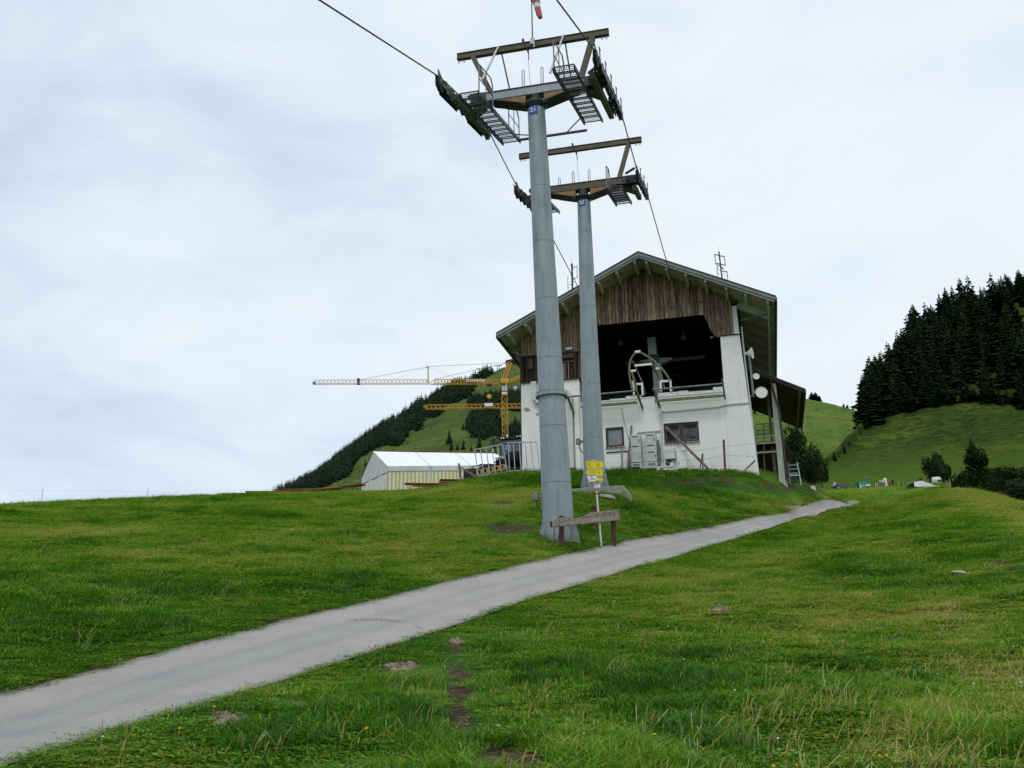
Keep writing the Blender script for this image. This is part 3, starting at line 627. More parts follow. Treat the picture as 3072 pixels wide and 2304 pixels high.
# woods on the far mountain
POL = [[(585,1074),(640,1040),(700,1002),(750,967),(800,930),(838,906),(852,922),(882,943),(860,955),(830,962),(804,972),(775,990),(758,1010),(753,1030),(719,1044),(690,1055),(640,1070)]]
POL += [[tuple(c/1.38879 for c in Z1(*p)) for p in q] for q in (
 [(830,560),(900,510),(980,470),(1070,475),(1190,480),(1190,530),(1100,560),(1030,565),(1005,640),(985,675),(900,655),(840,625)],
 [(1040,455),(1120,378),(1200,320),(1240,285),(1330,272),(1430,300),(1440,350),(1380,400),(1300,440),(1200,442),(1120,475),(1060,480)],
 [(1380,430),(1450,405),(1560,390),(1660,380),(1840,370),(1840,520),(1780,505),(1700,480),(1560,490),(1440,500),(1390,470)],
 [(1400,560),(1480,520),(1640,500),(1665,600),(1640,700),(1560,740),(1440,720),(1390,640)],
 [(1430,245),(1440,215),(1520,195),(1590,180),(1600,198),(1520,235)],
 [(930,470),(990,430),(1050,425),(1040,470),(960,500)],[(700,660),(760,590),(860,560),(900,640),(890,720),(830,790),(760,800)],[(1330,310),(1480,262),(1500,275),(1380,320)],[(1640,700),(1780,640),(1840,640),(1840,740),(1700,760)])]
pts = []; hh = []
hx = np.interp
for q in POL:
    q = np.array(q); x0, x1, y0, y1 = q[:, 0].min(), q[:, 0].max(), q[:, 1].min(), q[:, 1].max(); n = int((x1-x0)*(y1-y0)/8)
    xs = RNG.uniform(x0, x1, n); ys = RNG.uniform(y0, y1, n); k = in_poly(xs, ys, q)
    for x, y in zip(xs[k], ys[k]): pts.append(h_left.at(x, y)); hh.append(random.uniform(6, 12.5)*np.linalg.norm(pts[-1])/1000)
for k in range(260):      # scattered single bushes and small trees on the pasture
    x = random.uniform(700, 1140); y = random.uniform(np.interp(x, [700,850,1000,1140], [1020,915,835,795]), 1050); pts.append(h_left.at(x, y)); hh.append(random.uniform(1.0, 3.6))
# hidden sources for the instances live outside the scene
def source(name, objs):
    c = bpy.data.collections.new(name)
    for o in objs: c.objects.link(o)
    return c
def points_instances(name, pos, scl, rot, idx, coll, attrs={}, **kw):
    me = bpy.data.meshes.new(name); me.vertices.add(len(pos)); me.vertices.foreach_set('co', np.asarray(pos, np.float32).ravel())
    for n, ty, v in (('scl', 'FLOAT_VECTOR', scl), ('rot', 'FLOAT_VECTOR', rot)):
        a = me.attributes.new(n, ty, 'POINT'); a.data.foreach_set('vector', np.asarray(v, np.float32).ravel())
    a = me.attributes.new('idx', 'INT', 'POINT'); a.data.foreach_set('value', np.asarray(idx, np.int32))
    for n, v in attrs.items():
        a = me.attributes.new(n, 'FLOAT', 'POINT'); a.data.foreach_set('value', np.asarray(v, np.float32))
    o = bpy.data.objects.new(name, me); COL.objects.link(o)
    ng = bpy.data.node_groups.new(name+'_scatter', 'GeometryNodeTree'); ng.interface.new_socket('Geometry', in_out='INPUT', socket_type='NodeSocketGeometry'); ng.interface.new_socket('Geometry', in_out='OUTPUT', socket_type='NodeSocketGeometry')
    gi = ng.nodes.new('NodeGroupInput'); go = ng.nodes.new('NodeGroupOutput'); ip = ng.nodes.new('GeometryNodeInstanceOnPoints'); ci = ng.nodes.new('GeometryNodeCollectionInfo')
    ci.inputs['Collection'].default_value = coll; ci.inputs['Separate Children'].default_value = True; ci.inputs['Reset Children'].default_value = True
    def na(n, ty):
        x = ng.nodes.new('GeometryNodeInputNamedAttribute'); x.data_type = ty; x.inputs[0].default_value = n; return x.outputs[0]
    ip.inputs['Pick Instance'].default_value = True
    er = ng.nodes.new('FunctionNodeEulerToRotation'); l = ng.links.new
    l(gi.outputs[0], ip.inputs['Points']); l(ci.outputs[0], ip.inputs['Instance']); l(na('idx', 'INT'), ip.inputs['Instance Index']); l(na('scl', 'FLOAT_VECTOR'), ip.inputs['Scale'])
    l(na('rot', 'FLOAT_VECTOR'), er.inputs[0]); l(er.outputs[0], ip.inputs['Rotation']); l(ip.outputs[0], go.inputs[0])
    md = o.modifiers.new('scatter', 'NODES'); md.node_group = ng
    return setp(o, **kw)
srcs = []
for k in range(3):
    cb, tb = spruce(300+k, whorls=8, nb=6, rb=.30, ragged=.3, cut=.02); me = cb.mesh('far_crown'); me.materials.append(M['needle_far']); srcs.append(bpy.data.objects.new('far_spruce', me))
pts = np.array(pts); n = len(pts); hh = np.array(hh)
points_instances('forest', pts-np.array([0, 0, .5]), np.c_[hh*1.15, hh*1.15, hh], np.c_[np.zeros(n), np.zeros(n), RNG.uniform(0, 6.28, n)], RNG.integers(0, 3, n), source('far_spruce_shapes', srcs), kind='stuff', label='dark spruce woods in patches on the far mountain', cat='forest')
for lab, zx, zt, zb in (('tallest lone spruce on the pasture above the white tent', 1232,645,775),('lone spruce right below the tallest one above the tent roof', 1250,740,830),('small lone spruce between the two big ones above the tent', 1300,765,830),
   ('lone spruce left of the yellow crane mast, above the railing', 1352,735,825),('short lone spruce nearest the digger cab mirror', 1415,782,835),('broad lone spruce just left of the crane mast', 1490,700,830),('lone spruce right of the crane mast against pasture', 1780,530,640),('small lone spruce standing under the upper crane jib, mid slope', 1350,600,660),
   ('small spruce left of the tent gable', 148,0,0)):
    if zt == 0: x, yb, yt = (1050+148/3.403)/1.38879, (1300+330/3.403)/1.38879, (1300+255/3.403)/1.38879
    else: x, yb = [c/1.38879 for c in Z1(zx, zb)]; yt = Z1(zx, zt)[1]/1.38879
    p = h_left.at(x, yb); r = dray(x, yt); q = r*np.hypot(p[0], p[1])/math.hypot(r[0], r[1]); tree(p, max(6, q[2]-p[2]), 1, lab, wide=1.1, needle=M['needle_far'])
# ------------------------------------------------------------------ grass
def grass_mat(name, dry=False):
    m = bpy.data.materials.new(name); m.use_nodes = True; t = m.node_tree; t.nodes.clear()
    out = N(t, 'ShaderNodeOutputMaterial'); a = N(t, 'ShaderNodeAttribute', attribute_name='tint', attribute_type='INSTANCER'); s = N(t, 'ShaderNodeAttribute', attribute_name='shade')
    if dry: col = RAMP(t, s.outputs['Fac'], [(0, (.26,.22,.05)), (.5, (.44,.37,.11)), (1, (.62,.53,.22))])
    else:
        v = MATH(t, 'ADD', a.outputs['Fac'], MATH(t, 'MULTIPLY', MATH(t, 'SUBTRACT', s.outputs['Fac'], .5), .85))
        col = RAMP(t, v, [(0, (.028,.11,.004)), (.28, (.068,.225,.006)), (.5, (.142,.365,.009)), (.72, (.26,.43,.018)), (.9, (.43,.42,.06)), (1, (.54,.44,.15))])
    d = N(t, 'ShaderNodeBsdfDiffuse'); tr = N(t, 'ShaderNodeBsdfTranslucent'); mx = N(t, 'ShaderNodeMixShader'); mx.inputs[0].default_value = .38
    L(t, col, d.inputs[0]); L(t, col, tr.inputs[0]); L(t, d.outputs[0], mx.inputs[1]); L(t, tr.outputs[0], mx.inputs[2])
    gl = N(t, 'ShaderNodeBsdfGlossy'); gl.inputs['Roughness'].default_value = .5; m2 = N(t, 'ShaderNodeMixShader'); m2.inputs[0].default_value = .04
    L(t, mx.outputs[0], m2.inputs[1]); L(t, gl.outputs[0], m2.inputs[2]); L(t, m2.outputs[0], out.inputs[0]); return m
M['grass'] = grass_mat('grass_blades'); M['dry'] = grass_mat('dry_stalks', True)
def blades(seed, n, rad, h0, h1, w, lean=.5, m=None, droop=.3):
    r = random.Random(seed); v = []; f = []; sh = []
    for k in range(n):
        a = r.uniform(0, 6.283); q = rad*math.sqrt(r.random()); x, y = q*math.cos(a), q*math.sin(a); h = r.uniform(h0, h1); b = r.uniform(0, 6.283)
        cx, cy = math.cos(b), math.sin(b); wx, wy = -cy*w/2, cx*w/2; ln = h*r.uniform(.1, lean)
        o = len(v); z0 = -.02
        v += [(x-wx, y-wy, z0), (x+wx, y+wy, z0), (x+cx*ln*.35+wx*.85, y+cy*ln*.35+wy*.85, h*.6), (x+cx*ln*.35-wx*.85, y+cy*ln*.35-wy*.85, h*.6), (x+cx*ln*(1+droop), y+cy*ln*(1+droop), h*(1-droop*.2))]
        f += [(o, o+1, o+2, o+3), (o+3, o+2, o+4)]; c = r.random(); sh += [c]*5
    me = bpy.data.meshes.new('blades'); me.from_pydata(v, [], f); me.update(); at = me.attributes.new('shade', 'FLOAT', 'POINT'); at.data.foreach_set('value', sh); me.materials.append(m or M['grass'])
    return bpy.data.objects.new('grass_clump', me)
def leaves(seed, n, rad, s0, s1):          # clover and broad-leaved weeds
    r = random.Random(seed); v = []; f = []; sh = []
    for k in range(n):
        a = r.uniform(0, 6.283); q = rad*math.sqrt(r.random()); x, y, z = q*math.cos(a), q*math.sin(a), r.uniform(.01, .06); s = r.uniform(s0, s1)*.8; b = r.uniform(0, 6.283)
        cx, cy = math.cos(b)*s, math.sin(b)*s; o = len(v); tz = r.uniform(-.4, 1.6)*s
        v += [(x-cx, y-cy, z), (x+cy*.5, y-cx*.5, z+tz*.4), (x+cx, y+cy, z+tz), (x-cy*.5, y+cx*.5, z+tz*.3)]; f += [(o, o+1, o+2, o+3)]; c = r.random(); sh += [c]*4
    me = bpy.data.meshes.new('leaves'); me.from_pydata(v, [], f); me.update(); at = me.attributes.new('shade', 'FLOAT', 'POINT'); at.data.foreach_set('value', sh); me.materials.append(M['grass'])
    return bpy.data.objects.new('leaf_clump', me)
clumps = [blades(1, 46, .17, .03, .085, .0050, .8), blades(2, 46, .17, .03, .10, .0050, .9), blades(3, 40, .15, .04, .13, .0055, .8), blades(4, 34, .11, .10, .24, .006, .7, droop=.5), leaves(5, 46, .16, .010, .022), leaves(6, 30, .15, .014, .034)]
for i, o in enumerate(clumps): o.name = 'clump_%d' % i
cg = source('grass_clump_shapes', clumps)
NP = 105000
def sample(n, d0, d1, p, half=.56):
    u = RNG.random(n); k = 2-p
    d = (d0**k+u*(d1**k-d0**k))**(1/k); a = RNG.uniform(-half, half, n); return d*np.sin(a), d*np.cos(a), d
gx, gy, gd = sample(NP, 4.2, 66, 1.05)
gz = height(gx, gy); tt, ss, s00 = cover(gx, gy, gz)
inp = in_poly(gx, gy, poly); edd = np.full(gx.shape, 9.); kk = np.nonzero(gd < 60)[0]; edd[kk] = edge_dist(gx[kk], gy[kk])
keep = ((~inp & ((edd > .05) | (RNG.random(NP) < .4))) | ((edd < .05) & (RNG.random(NP) < .3))) & (RNG.random(NP) > np.maximum(ss*1.6, s00*1.25))
sxp, syp = project(np.c_[gx, gy, gz])
# keep the flat pads of the tower bases and the gravel clear
T1B = atY(1208, 1165, 28); T2B = atY(1285, 1052, 35.8); BP0 = ray(*Z3(1130, 1570)); BP0 = BP0*52/BP0[1]
keep &= ~((np.hypot(gx-T1B[0], gy-T1B[1]) < .5)) & ~((np.abs(gx-T2B[0]) < 1.35) & (np.abs(gy-T2B[1]) < 1.0))
lu = (gx-BP0[0])*U[0]+(gy-BP0[1])*U[1]; lv = (gx-BP0[0])*V[0]+(gy-BP0[1])*V[1]
keep &= ~((lu > -7.3) & (lu < 7.5) & (lv > -.05) & (lv < 13))
s00k = s00[keep]
gx, gy, gz, gd, tt, ss, edd, sxp, syp = [q[keep] for q in (gx, gy, gz, gd, tt, ss, edd, sxp, syp)]
# thinner, larger clumps on the far meadow to the right
fx_, fy_, fd_ = sample(12000, 60, 235, .9, .56); ok_ = np.arctan2(fx_, fy_) > .20; fx_, fy_, fd_ = fx_[ok_], fy_[ok_], fd_[ok_]
fz_ = height(fx_, fy_); ft_, fs_, _ = cover(fx_, fy_, fz_); fpx_, fpy_ = project(np.c_[fx_, fy_, fz_])
flu = (fx_-BP0[0])*U[0]+(fy_-BP0[1])*U[1]; ok_ = (flu > 9) & ~in_poly(fx_, fy_, poly); c9 = lambda a, b: np.r_[a, b[ok_]]
gx, gy, gz, gd, tt, ss, sxp, syp = [c9(a, b) for a, b in ((gx, fx_), (gy, fy_), (gz, fz_), (gd, fd_), (tt, ft_), (ss, fs_), (sxp, fpx_), (syp, fpy_))]; edd = np.r_[edd, np.full(ok_.sum(), 9.)]
n = len(gx); tuft = fbm(gx, gy, 1.3, 3, 12)+.22*(tt < .3)
rnd = RNG.random(n)
idx = np.where(rnd < .30, 0, np.where(rnd < .6, 1, 2))
idx = np.where((tuft > .64) & (RNG.random(n) < .6) & (edd > .8), 3, idx)
weed = fbm(gx, gy, 1.0, 3, 14); idx = np.where((weed > .47) & (RNG.random(n) < .6) & (idx != 3), np.where(RNG.random(n) < .6, 4, 5), idx)
hs = (1+gd/26)
longg = np.clip((syp-1560)/100, 0, 1)*np.clip((sxp-1250)/500, 0, 1)
sh = hs*RNG.uniform(.75, 1.25, n); sz = RNG.uniform(.6, 1.1, n)*(.30+.75*np.clip(tuft-.45, 0, 1)*2)*(1+longg*.4)
mound = ((sxp > 1000) & (sxp < 1640) & (syp > 1022) & (syp < 1050)); mound = mound | ((sxp > 1630) & (sxp < 1790) & (syp > 1035) & (syp < 1082)); sz = np.where(mound, sz*RNG.uniform(.6, 2.3, n), sz); tt = np.where(mound, np.clip(tt+RNG.normal(0, .22, n), 0, 1), tt)
sz *= np.clip(.35+edd*.45, .35, 1)
s00_ = np.zeros(n); s00_[:len(s00k)] = s00k; q_ = 1-.5*np.clip(s00_*3, 0, 1); sh *= q_; sz *= q_
# longer grass added round the feet of things, tinted darker to imitate contact shadow
ex = []
def ring_(c, r0, r1, m):
    for _ in range(m): a_ = random.uniform(0, 6.283); r_ = random.uniform(r0, r1); ex.append((c[0]+r_*math.cos(a_), c[1]+r_*math.sin(a_)))
ring_(T1B, .56, .85, 60); ring_(atY(1228, 1171, 27.0), .05, .22, 14); ring_(atY(1341, 1161, 28.5), .05, .22, 14); ring_(atY(1299.5, 1166, 28.1), .03, .18, 10); ring_(hit(1284, 1143), .08, .25, 12)
for k in range(70): q_ = T2B+U*random.uniform(-1.5, 1.6)-V*random.uniform(.95, 1.25); ex.append((q_[0], q_[1]))
for k in range(170): q_ = BP0+U*random.uniform(-7.2, 5.6)-V*random.uniform(.12, .5); ex.append((q_[0], q_[1]))
ex = np.array(ex); ex = ex[~in_poly(ex[:, 0], ex[:, 1], poly) & (edge_dist(ex[:, 0], ex[:, 1]) > .25)]; ez = height(ex[:, 0], ex[:, 1]); m_ = len(ex)
gx = np.r_[gx, ex[:, 0]]; gy = np.r_[gy, ex[:, 1]]; gz = np.r_[gz, ez]; sh = np.r_[sh, RNG.uniform(.9, 1.5, m_)]; sz = np.r_[sz, RNG.uniform(.55, 1.1, m_)]; idx = np.r_[idx, np.full(m_, 3)]; tt = np.r_[tt, RNG.uniform(.1, .5, m_)]; n = len(gx)
points_instances('grass', np.c_[gx, gy, gz], np.c_[sh, sh, sz], np.c_[RNG.uniform(-.12, .12, n), RNG.uniform(-.12, .12, n), RNG.uniform(0, 6.28, n)], idx, cg, {'tint': np.clip(tt+RNG.normal(0, .16, n), 0, 1)}, kind='stuff', label='green alpine meadow grass covering the whole slope', cat='grass')
# dry seed stalks
def stalks(seed, n, rad, h0, h1):
    r = random.Random(seed); v = []; f = []; sh = []
    for k in range(n):
        a = r.uniform(0, 6.283); q = rad*math.sqrt(r.random()); x, y = q*math.cos(a), q*math.sin(a); h = r.uniform(h0, h1); b = r.uniform(-1, 1.2); ln = h*r.uniform(.08, .55); cx, cy = math.cos(b), math.sin(b)
        c = r.random(); pts = [(x, y, 0), (x+cx*ln*.25, y+cy*ln*.25, h*.55), (x+cx*ln, y+cy*ln, h)]
        for (p, w), (q2, w2) in zip(((pts[0], .0015), (pts[1], .0014), (pts[2], .0045)), ((pts[1], .0014), (pts[2], .0045), ((pts[2][0]+cx*ln*.35, pts[2][1]+cy*ln*.35, h*1.18), .001))):
            for dx, dy in ((1, 0), (0, 1)):
                o = len(v); v += [(p[0]-w*dx, p[1]-w*dy, p[2]), (p[0]+w*dx, p[1]+w*dy, p[2]), (q2[0]+w2*dx, q2[1]+w2*dy, q2[2]), (q2[0]-w2*dx, q2[1]-w2*dy, q2[2])]; f.append((o, o+1, o+2, o+3)); sh += [c]*4
    me = bpy.data.meshes.new('stalks'); me.from_pydata(v, [], f); me.update(); at = me.attributes.new('shade', 'FLOAT', 'POINT'); at.data.foreach_set('value', sh); me.materials.append(M['dry'])
    return bpy.data.objects.new('stalks', me)
st = [stalks(11, 7, .12, .14, .32), stalks(12, 5, .12, .18, .42), stalks(13, 9, .2, .10, .22)]
for i, o in enumerate(st): o.name = 'stalk_%d' % i
cs = source('dry_stalk_shapes', st)
dx, dy, dd = sample(26000, 4.2, 60, 1.1); dz = height(dx, dy); t2, s2, _ = cover(dx, dy, dz); px_, py_ = project(np.c_[dx, dy, dz])
pr = .03+.14*np.clip((py_-1480)/150, 0, 1)*np.clip((px_-1300)/400, 0, 1)+.06*np.clip((py_-1330)/150, 0, 1)*np.clip((px_-1700)/300, 0, 1)+.16*np.clip((t2-.66)*3, 0, 1)
k = (RNG.random(len(dx)) < pr*(.3+1.3*fbm(dx, dy, 2.0, 3, 16)) * .8) & ~in_poly(dx, dy, poly) & (s2 < .5)
k &= edge_dist(dx, dy) > .6
k &= ~((((dx-BP0[0])*V[0]+(dy-BP0[1])*V[1]) > -.3) & (dd > 50))
dx, dy, dz, dd = dx[k], dy[k], dz[k], dd[k]; n = len(dx); s_ = RNG.uniform(.35, .75, n); w_ = (.6+dd/45)
points_instances('dry_grass', np.c_[dx, dy, dz], np.c_[w_, w_, s_], np.c_[np.zeros(n), np.zeros(n), RNG.uniform(-1.2, 1.2, n)], RNG.integers(0, 3, n), cs, kind='stuff', label='thin dry straw coloured seed stalks standing in the grass', cat='dry grass')
# small flowers
def flower(seed, m):
    b = MB(); b.cyl((0, 0, 0), (.01, .01, .10), .0015, .0015, 4); b.lathe([(.003, .095), (.016, .10), (.014, .108), (.002, .112)], (.01, .01, 0), n=7); me = b.mesh('flower'); me.materials.append(m); return bpy.data.objects.new('flower_%d' % seed, me)
cf = source('flower_shapes', [flower(0, mat('flower_yellow', (.75,.42,.01), (.65,.35,.01), 9, .7)), flower(1, M['white'])])
fx, fy, fd = sample(1500, 5, 36, 1.0, .5); fz = height(fx, fy); fpx, fpy = project(np.c_[fx, fy, fz])
k = ~in_poly(fx, fy, poly) & (RNG.random(len(fx)) < np.where(fpx > 1150, .22, .04))
fx, fy, fz, fd = fx[k], fy[k], fz[k], fd[k]; n = len(fx); s_ = RNG.uniform(.35, .7, n)*(1+fd/50)
points_instances('meadow_flowers', np.c_[fx, fy, fz], np.c_[s_, s_, s_], np.zeros((n, 3)), (RNG.random(n) < .25).astype(int), cf, kind='stuff', label='tiny yellow and white flowers dotted through the meadow', cat='flowers')
# ------------------------------------------------------------------ lift towers
Tt = atY(1158, 230, 27.6); T1L = Tt-T1B; t1 = np.array([T1L@U, T1L@V, T1L[2]])     # head relative to the base, local
T2T = atY(1261, 430, 35.8); T2L = T2T-T2B; t2h = np.array([T2L@U, T2L@V, T2L[2]])
step_b = MB()   # one catwalk tread: frame with see-through grating
step_b.box((0, -.24, 0), (.60, .03, .035)); step_b.box((0, .24, 0), (.60, .03, .035)); step_b.box((-.29, 0, 0), (.025, .5, .035)); step_b.box((.29, 0, 0), (.025, .5, .035))
for k in range(11): step_b.box((-.27+k*.054, 0, 0), (.008, .46, .016))
for k in range(3): step_b.box((0, -.12+k*.12, 0), (.56, .008, .012))
step_me = step_b.mesh('catwalk_step'); step_me.materials.append(M['grating'])
wb = MB().lathe([(.10, -.06), (.245, -.055), (.268, -.038), (.235, -.013), (.235, .013), (.268, .038), (.245, .055), (.10, .06)], axis='x', n=18); wheel_me = wb.mesh('sheave'); wheel_me.materials.append(M['wheel'])
rb_ = MB().lathe([(.03, -.07), (.13, -.062), (.15, -.058), (.15, .058), (.13, .062), (.03, .07)], axis='x', n=14); rim_me = rb_.mesh('hub'); rim_me.materials.append(M['wheel_rim'])
SL = .275
def train(root, top, u, half, nw, big, side):
    tr = empty('sheave_train', (u, 0, 0)); tr.parent = root
    zc = top[2]+.20
    def zz(v): return zc+SL*(v-top[1])
    b = MB(); d = .5 if big else .42
    vs = [top[1]-half+2*half*k/(nw-1) for k in range(nw)]
    for v in vs:
        w = ob('sheave', wheel_me, None, tr); w.location = (0, v, zz(v)); w.rotation_euler = (0, 0, 0)
    r_ = MB()
    for v in vs: r_.lathe([(.03, -.07), (.13, -.062), (.15, -.05), (.15, .05), (.13, .062), (.03, .07)], (0, v, zz(v)), 'x', 12)
    ob('hubs', r_, M['wheel_rim'], tr, smooth=40)
    f = MB()
    for i in range(0, nw-1, 2):        # two-wheel rockers, both cheeks
        for sx in (-.085, .085): f.bar((sx, vs[i]-.05, zz(vs[i])-.05), (sx, vs[min(i+1, nw-1)]+.05, zz(vs[min(i+1, nw-1)])-.05), .018, .13)
    for sx in (-.11, .11):
        if nw >= 8:
            for i in (0, nw//2): f.bar((sx, (vs[i]+vs[i+1])/2, zz((vs[i]+vs[i+1])/2)-.17), (sx, (vs[i+nw//2-2]+vs[i+nw//2-1])/2, zz((vs[i+nw//2-2]+vs[i+nw//2-1])/2)-.17), .02, .14)
    ob('rocker_beam', f, M['dark_steel'], tr)
    g = MB(); off = -.22*side
    g.bar((off, vs[1], zz(vs[1])-.28), (off, vs[-2], zz(vs[-2])-.28), .16, .20); g.bar((off, vs[nw//2], zz(vs[nw//2])-.20), (off*3.1, top[1], zz(top[1])-.02), .16, .18)
    g.bar((off, vs[2], zz(vs[2])-.28), (off, vs[2], zz(vs[2])+.0), .08, .08); g.bar((off, vs[-3], zz(vs[-3])-.28), (off, vs[-3], zz(vs[-3])+.0), .08, .08)
    ob('main_beam', g, mat('train_beam', (.10,.10,.065), (.05,.05,.035), 6, .7) if 'tb' not in M else M['tb'], tr)
    c = MB()                            # rope catchers
    for v in vs[::2]:
        c.bar((side*.12, v, zz(v)-.05), (side*.12, v-.03, zz(v)+.30), .03, .05); c.bar((side*.12, v-.12, zz(v)+.28), (side*.12, v+.12, zz(v)+.33), .03, .03)
    c.add([(-.02, vs[0]-.18, zz(vs[0])+.38), (.02, vs[0]-.18, zz(vs[0])+.38), (.02, vs[0]+.22, zz(vs[0])+.30), (-.02, vs[0]+.22, zz(vs[0])+.30), (-.02, vs[0]+.1, zz(vs[0])-.1), (.02, vs[0]+.1, zz(vs[0])-.1)], [(0,1,2,3),(0,3,4),(1,5,2),(4,3,2,5),(0,4,5,1)])
    ob('rope_catcher', c, M['steel'], tr)
    return zc+.24
M['tb'] = mat('train_beam', (.10,.10,.065), (.05,.05,.035), 6, .7)
def tower(base, top, number, label, big, r0, rf, r1, seams, flange, boxh):
    e = empty('lift_tower', base, R(YAW), label=label, cat='lift tower', group='steel towers of the chairlift')
    ax = lambda t: (top[0]*t, top[1]*t, top[2]*t)
    rad = lambda t: (r0+(rf-r0)*t/flange if t < flange else rf*.985+(r1-rf*.985)*(t-flange)/(1-flange)) if flange else r0+(r1-r0)*t
    cuts = [-.02]+seams+[.992]
    for a, b in zip(cuts[:-1], cuts[1:]):
        c = MB().cyl(ax(a+.0004), ax(b-.0004), rad(a), rad(b), 40); ob('column_section', c, M['col_grey'], e, smooth=40)
    s = MB()
    for t in seams: s.cyl(ax(t-.0006), ax(t+.0006), rad(t)-.006, rad(t)-.006, 40)
    ob('weld_seam', s, M['seam'], e)
    if flange:
        f = MB().cyl(ax(flange-.0035), ax(flange+.003), rf+.085, rf+.085, 40); ob('flange', f, M['col_grey'], e, smooth=40)
        f = MB()
        for k in range(30):
            a = 2*math.pi*k/30; p = ax(flange+.003); x, y = math.cos(a)*(rf+.045), math.sin(a)*(rf+.045); f.cyl((p[0]+x, p[1]+y, p[2]), (p[0]+x, p[1]+y, p[2]+.035), .014, .014, 6); f.cyl((p[0]+x, p[1]+y, p[2]-.12), (p[0]+x, p[1]+y, p[2]-.08), .016, .016, 6)
        ob('flange_bolts', f, M['dark_steel'], e)
    # stiffener fins and base plate
    fin = []; nf = 10
    for k in range(nf):
        a = 2*math.pi*(k+.3)/nf; ca, sa = math.cos(a), math.sin(a); q = r0-.02; w = .011
        pts = [(ca*q, sa*q, -.1), (ca*(r0+.13), sa*(r0+.13), -.1), (ca*(r0+.12), sa*(r0+.12), .02), (ca*(r0+.008), sa*(r0+.008), .52), (ca*q, sa*q, .52)]
        m_ = MB().prism([(x-sa*w, y+ca*w, z) for x, y, z in pts], (sa*w*2, -ca*w*2, 0)); ob('base_fin', m_, M['col_grey'], e)
    bb = MB().cyl((0, 0, -.16), (0, 0, -.10), r0+.19, r0+.19, 36); ob('base_plate', bb, M['concrete'] if big else M['col_grey'], e)
    an = MB()
    for k in range(nf): a = 2*math.pi*(k+.8)/nf; an.cyl(((r0+.09)*math.cos(a), (r0+.09)*math.sin(a), -.1), ((r0+.09)*math.cos(a), (r0+.09)*math.sin(a), .06), .022, .022, 6)
    ob('anchor_bolts', an, M['steel'], e)
    x0, y0, z0 = top
    # crossarm: box beam with haunch
    arm = MB(); W_ = 2.05; hw = .19
    arm_mat = M['col_grey'] if big else M['rust_beam']
    arm.box((x0, y0, z0+.50), (2*W_-.9 if big else 2*W_, hw*2, .27)); ob('crossarm', arm, arm_mat, e, bevel=.008)
    fl = MB(); fl.box((x0, y0, z0+.652), (2*W_-.6, hw*2+.06, .024)); ob('top_flange', fl, M['rust_beam'] if big else M['rust_beam'], e)
    h = MB()
    for sgn in (-1, 1): h.prism([(x0+sgn*.30, y0-hw+.02, z0+.364), (x0+sgn*1.38, y0-hw+.02, z0+.364), (x0+sgn*1.05, y0-hw+.02, z0+.26), (x0+sgn*.30, y0-hw+.02, z0+.03)], (0, 2*hw-.04, 0))
    ob('haunch_web', h, M['rust_plate'], e)
    h = MB()
    for sgn in (-1, 1):
        h.bar((x0+sgn*.28, y0, z0+.02), (x0+sgn*1.02, y0, z0+.235), hw*2+.14, .03); h.bar((x0+sgn*1.0, y0, z0+.235), (x0+sgn*1.42, y0, z0+.35), hw*2+.10, .03)
        for k in range(2): h.bar((x0+sgn*(.30+.08*k), y0-hw-.05, z0-.06), (x0+sgn*(.30+.08*k), y0-hw-.05, z0+.1), .03, .05)
    ob('haunch_flange', h, M['dark_steel'], e)
    hd = MB().cyl((x0, y0, z0-.12), (x0, y0, z0+.02), r1+.02, r1+.10, 28); hd.cyl((x0, y0, z0+.02), (x0, y0, z0+.06), r1+.10, r1+.10, 28); hd.cyl((x0, y0, z0+.06), (x0, y0, z0+.36), .2, .2, 20)
    ob('column_head', hd, M['dark_steel'], e, smooth=40)
    hb = MB()
    for k in range(14): a = 2*math.pi*k/14; hb.cyl((x0+(r1+.06)*math.cos(a), y0+(r1+.06)*math.sin(a), z0-.02), (x0+(r1+.06)*math.cos(a), y0+(r1+.06)*math.sin(a), z0+.1), .018, .018, 6)
    ob('head_bolts', hb, M['steel'], e)
    # upper gantry
    zt = z0+2.31; g = MB()
    for dz in (-.10, .10): g.box((x0-.1, y0, zt+dz), (5.06, .16, .02))
    g.box((x0-.1, y0, zt), (5.06, .10, .18)); ob('gantry_beam', g, M['rust_beam'], e)
    for sgn in (-1, 1):
        s = MB().bar((x0+sgn*1.98-(.1 if sgn < 0 else .08), y0, zt-.11), (x0+sgn*1.44, y0, z0+.66), .16, .17, up=(0, 1, 0)); ob('gantry_strut', s, M['rust_beam'], e)
    k_ = MB()
    for dx in (-2.56, -2.40, 2.20, 2.34):
        k_.tube([(x0+dx-.025, y0, zt-.1), (x0+dx-.03, y0, zt-.2), (x0+dx, y0, zt-.25), (x0+dx+.03, y0, zt-.2), (x0+dx+.025, y0, zt-.1)], .012, 5)
    ob('lifting_eye', k_, M['steel'], e)
    tr_ = MB(); tr_.box((x0-.37, y0-.06, zt+.15), (.07, .1, .14)); tr_.box((x0-.35, y0-.1, zt), (.05, .04, .3)); tr_.cyl((x0-.24, y0, zt-.12), (x0-.22, y0, zt-.28), .05, .02, 8)
    tr_.tube([(x0-.22, y0, zt-.28), (x0-.20, y0, zt-.42), (x0-.22, y0, zt-.52)], .018, 5); ob('hoist_trolley', tr_, M['dark_steel'], e)
    tr_ = MB().tube([(x0-.22, y0, zt-.5), (x0-.2, y0, zt-1.1), (x0-.15, y0, z0+.66)], .006, 4); ob('hoist_chain', tr_, M['dark_steel'], e)
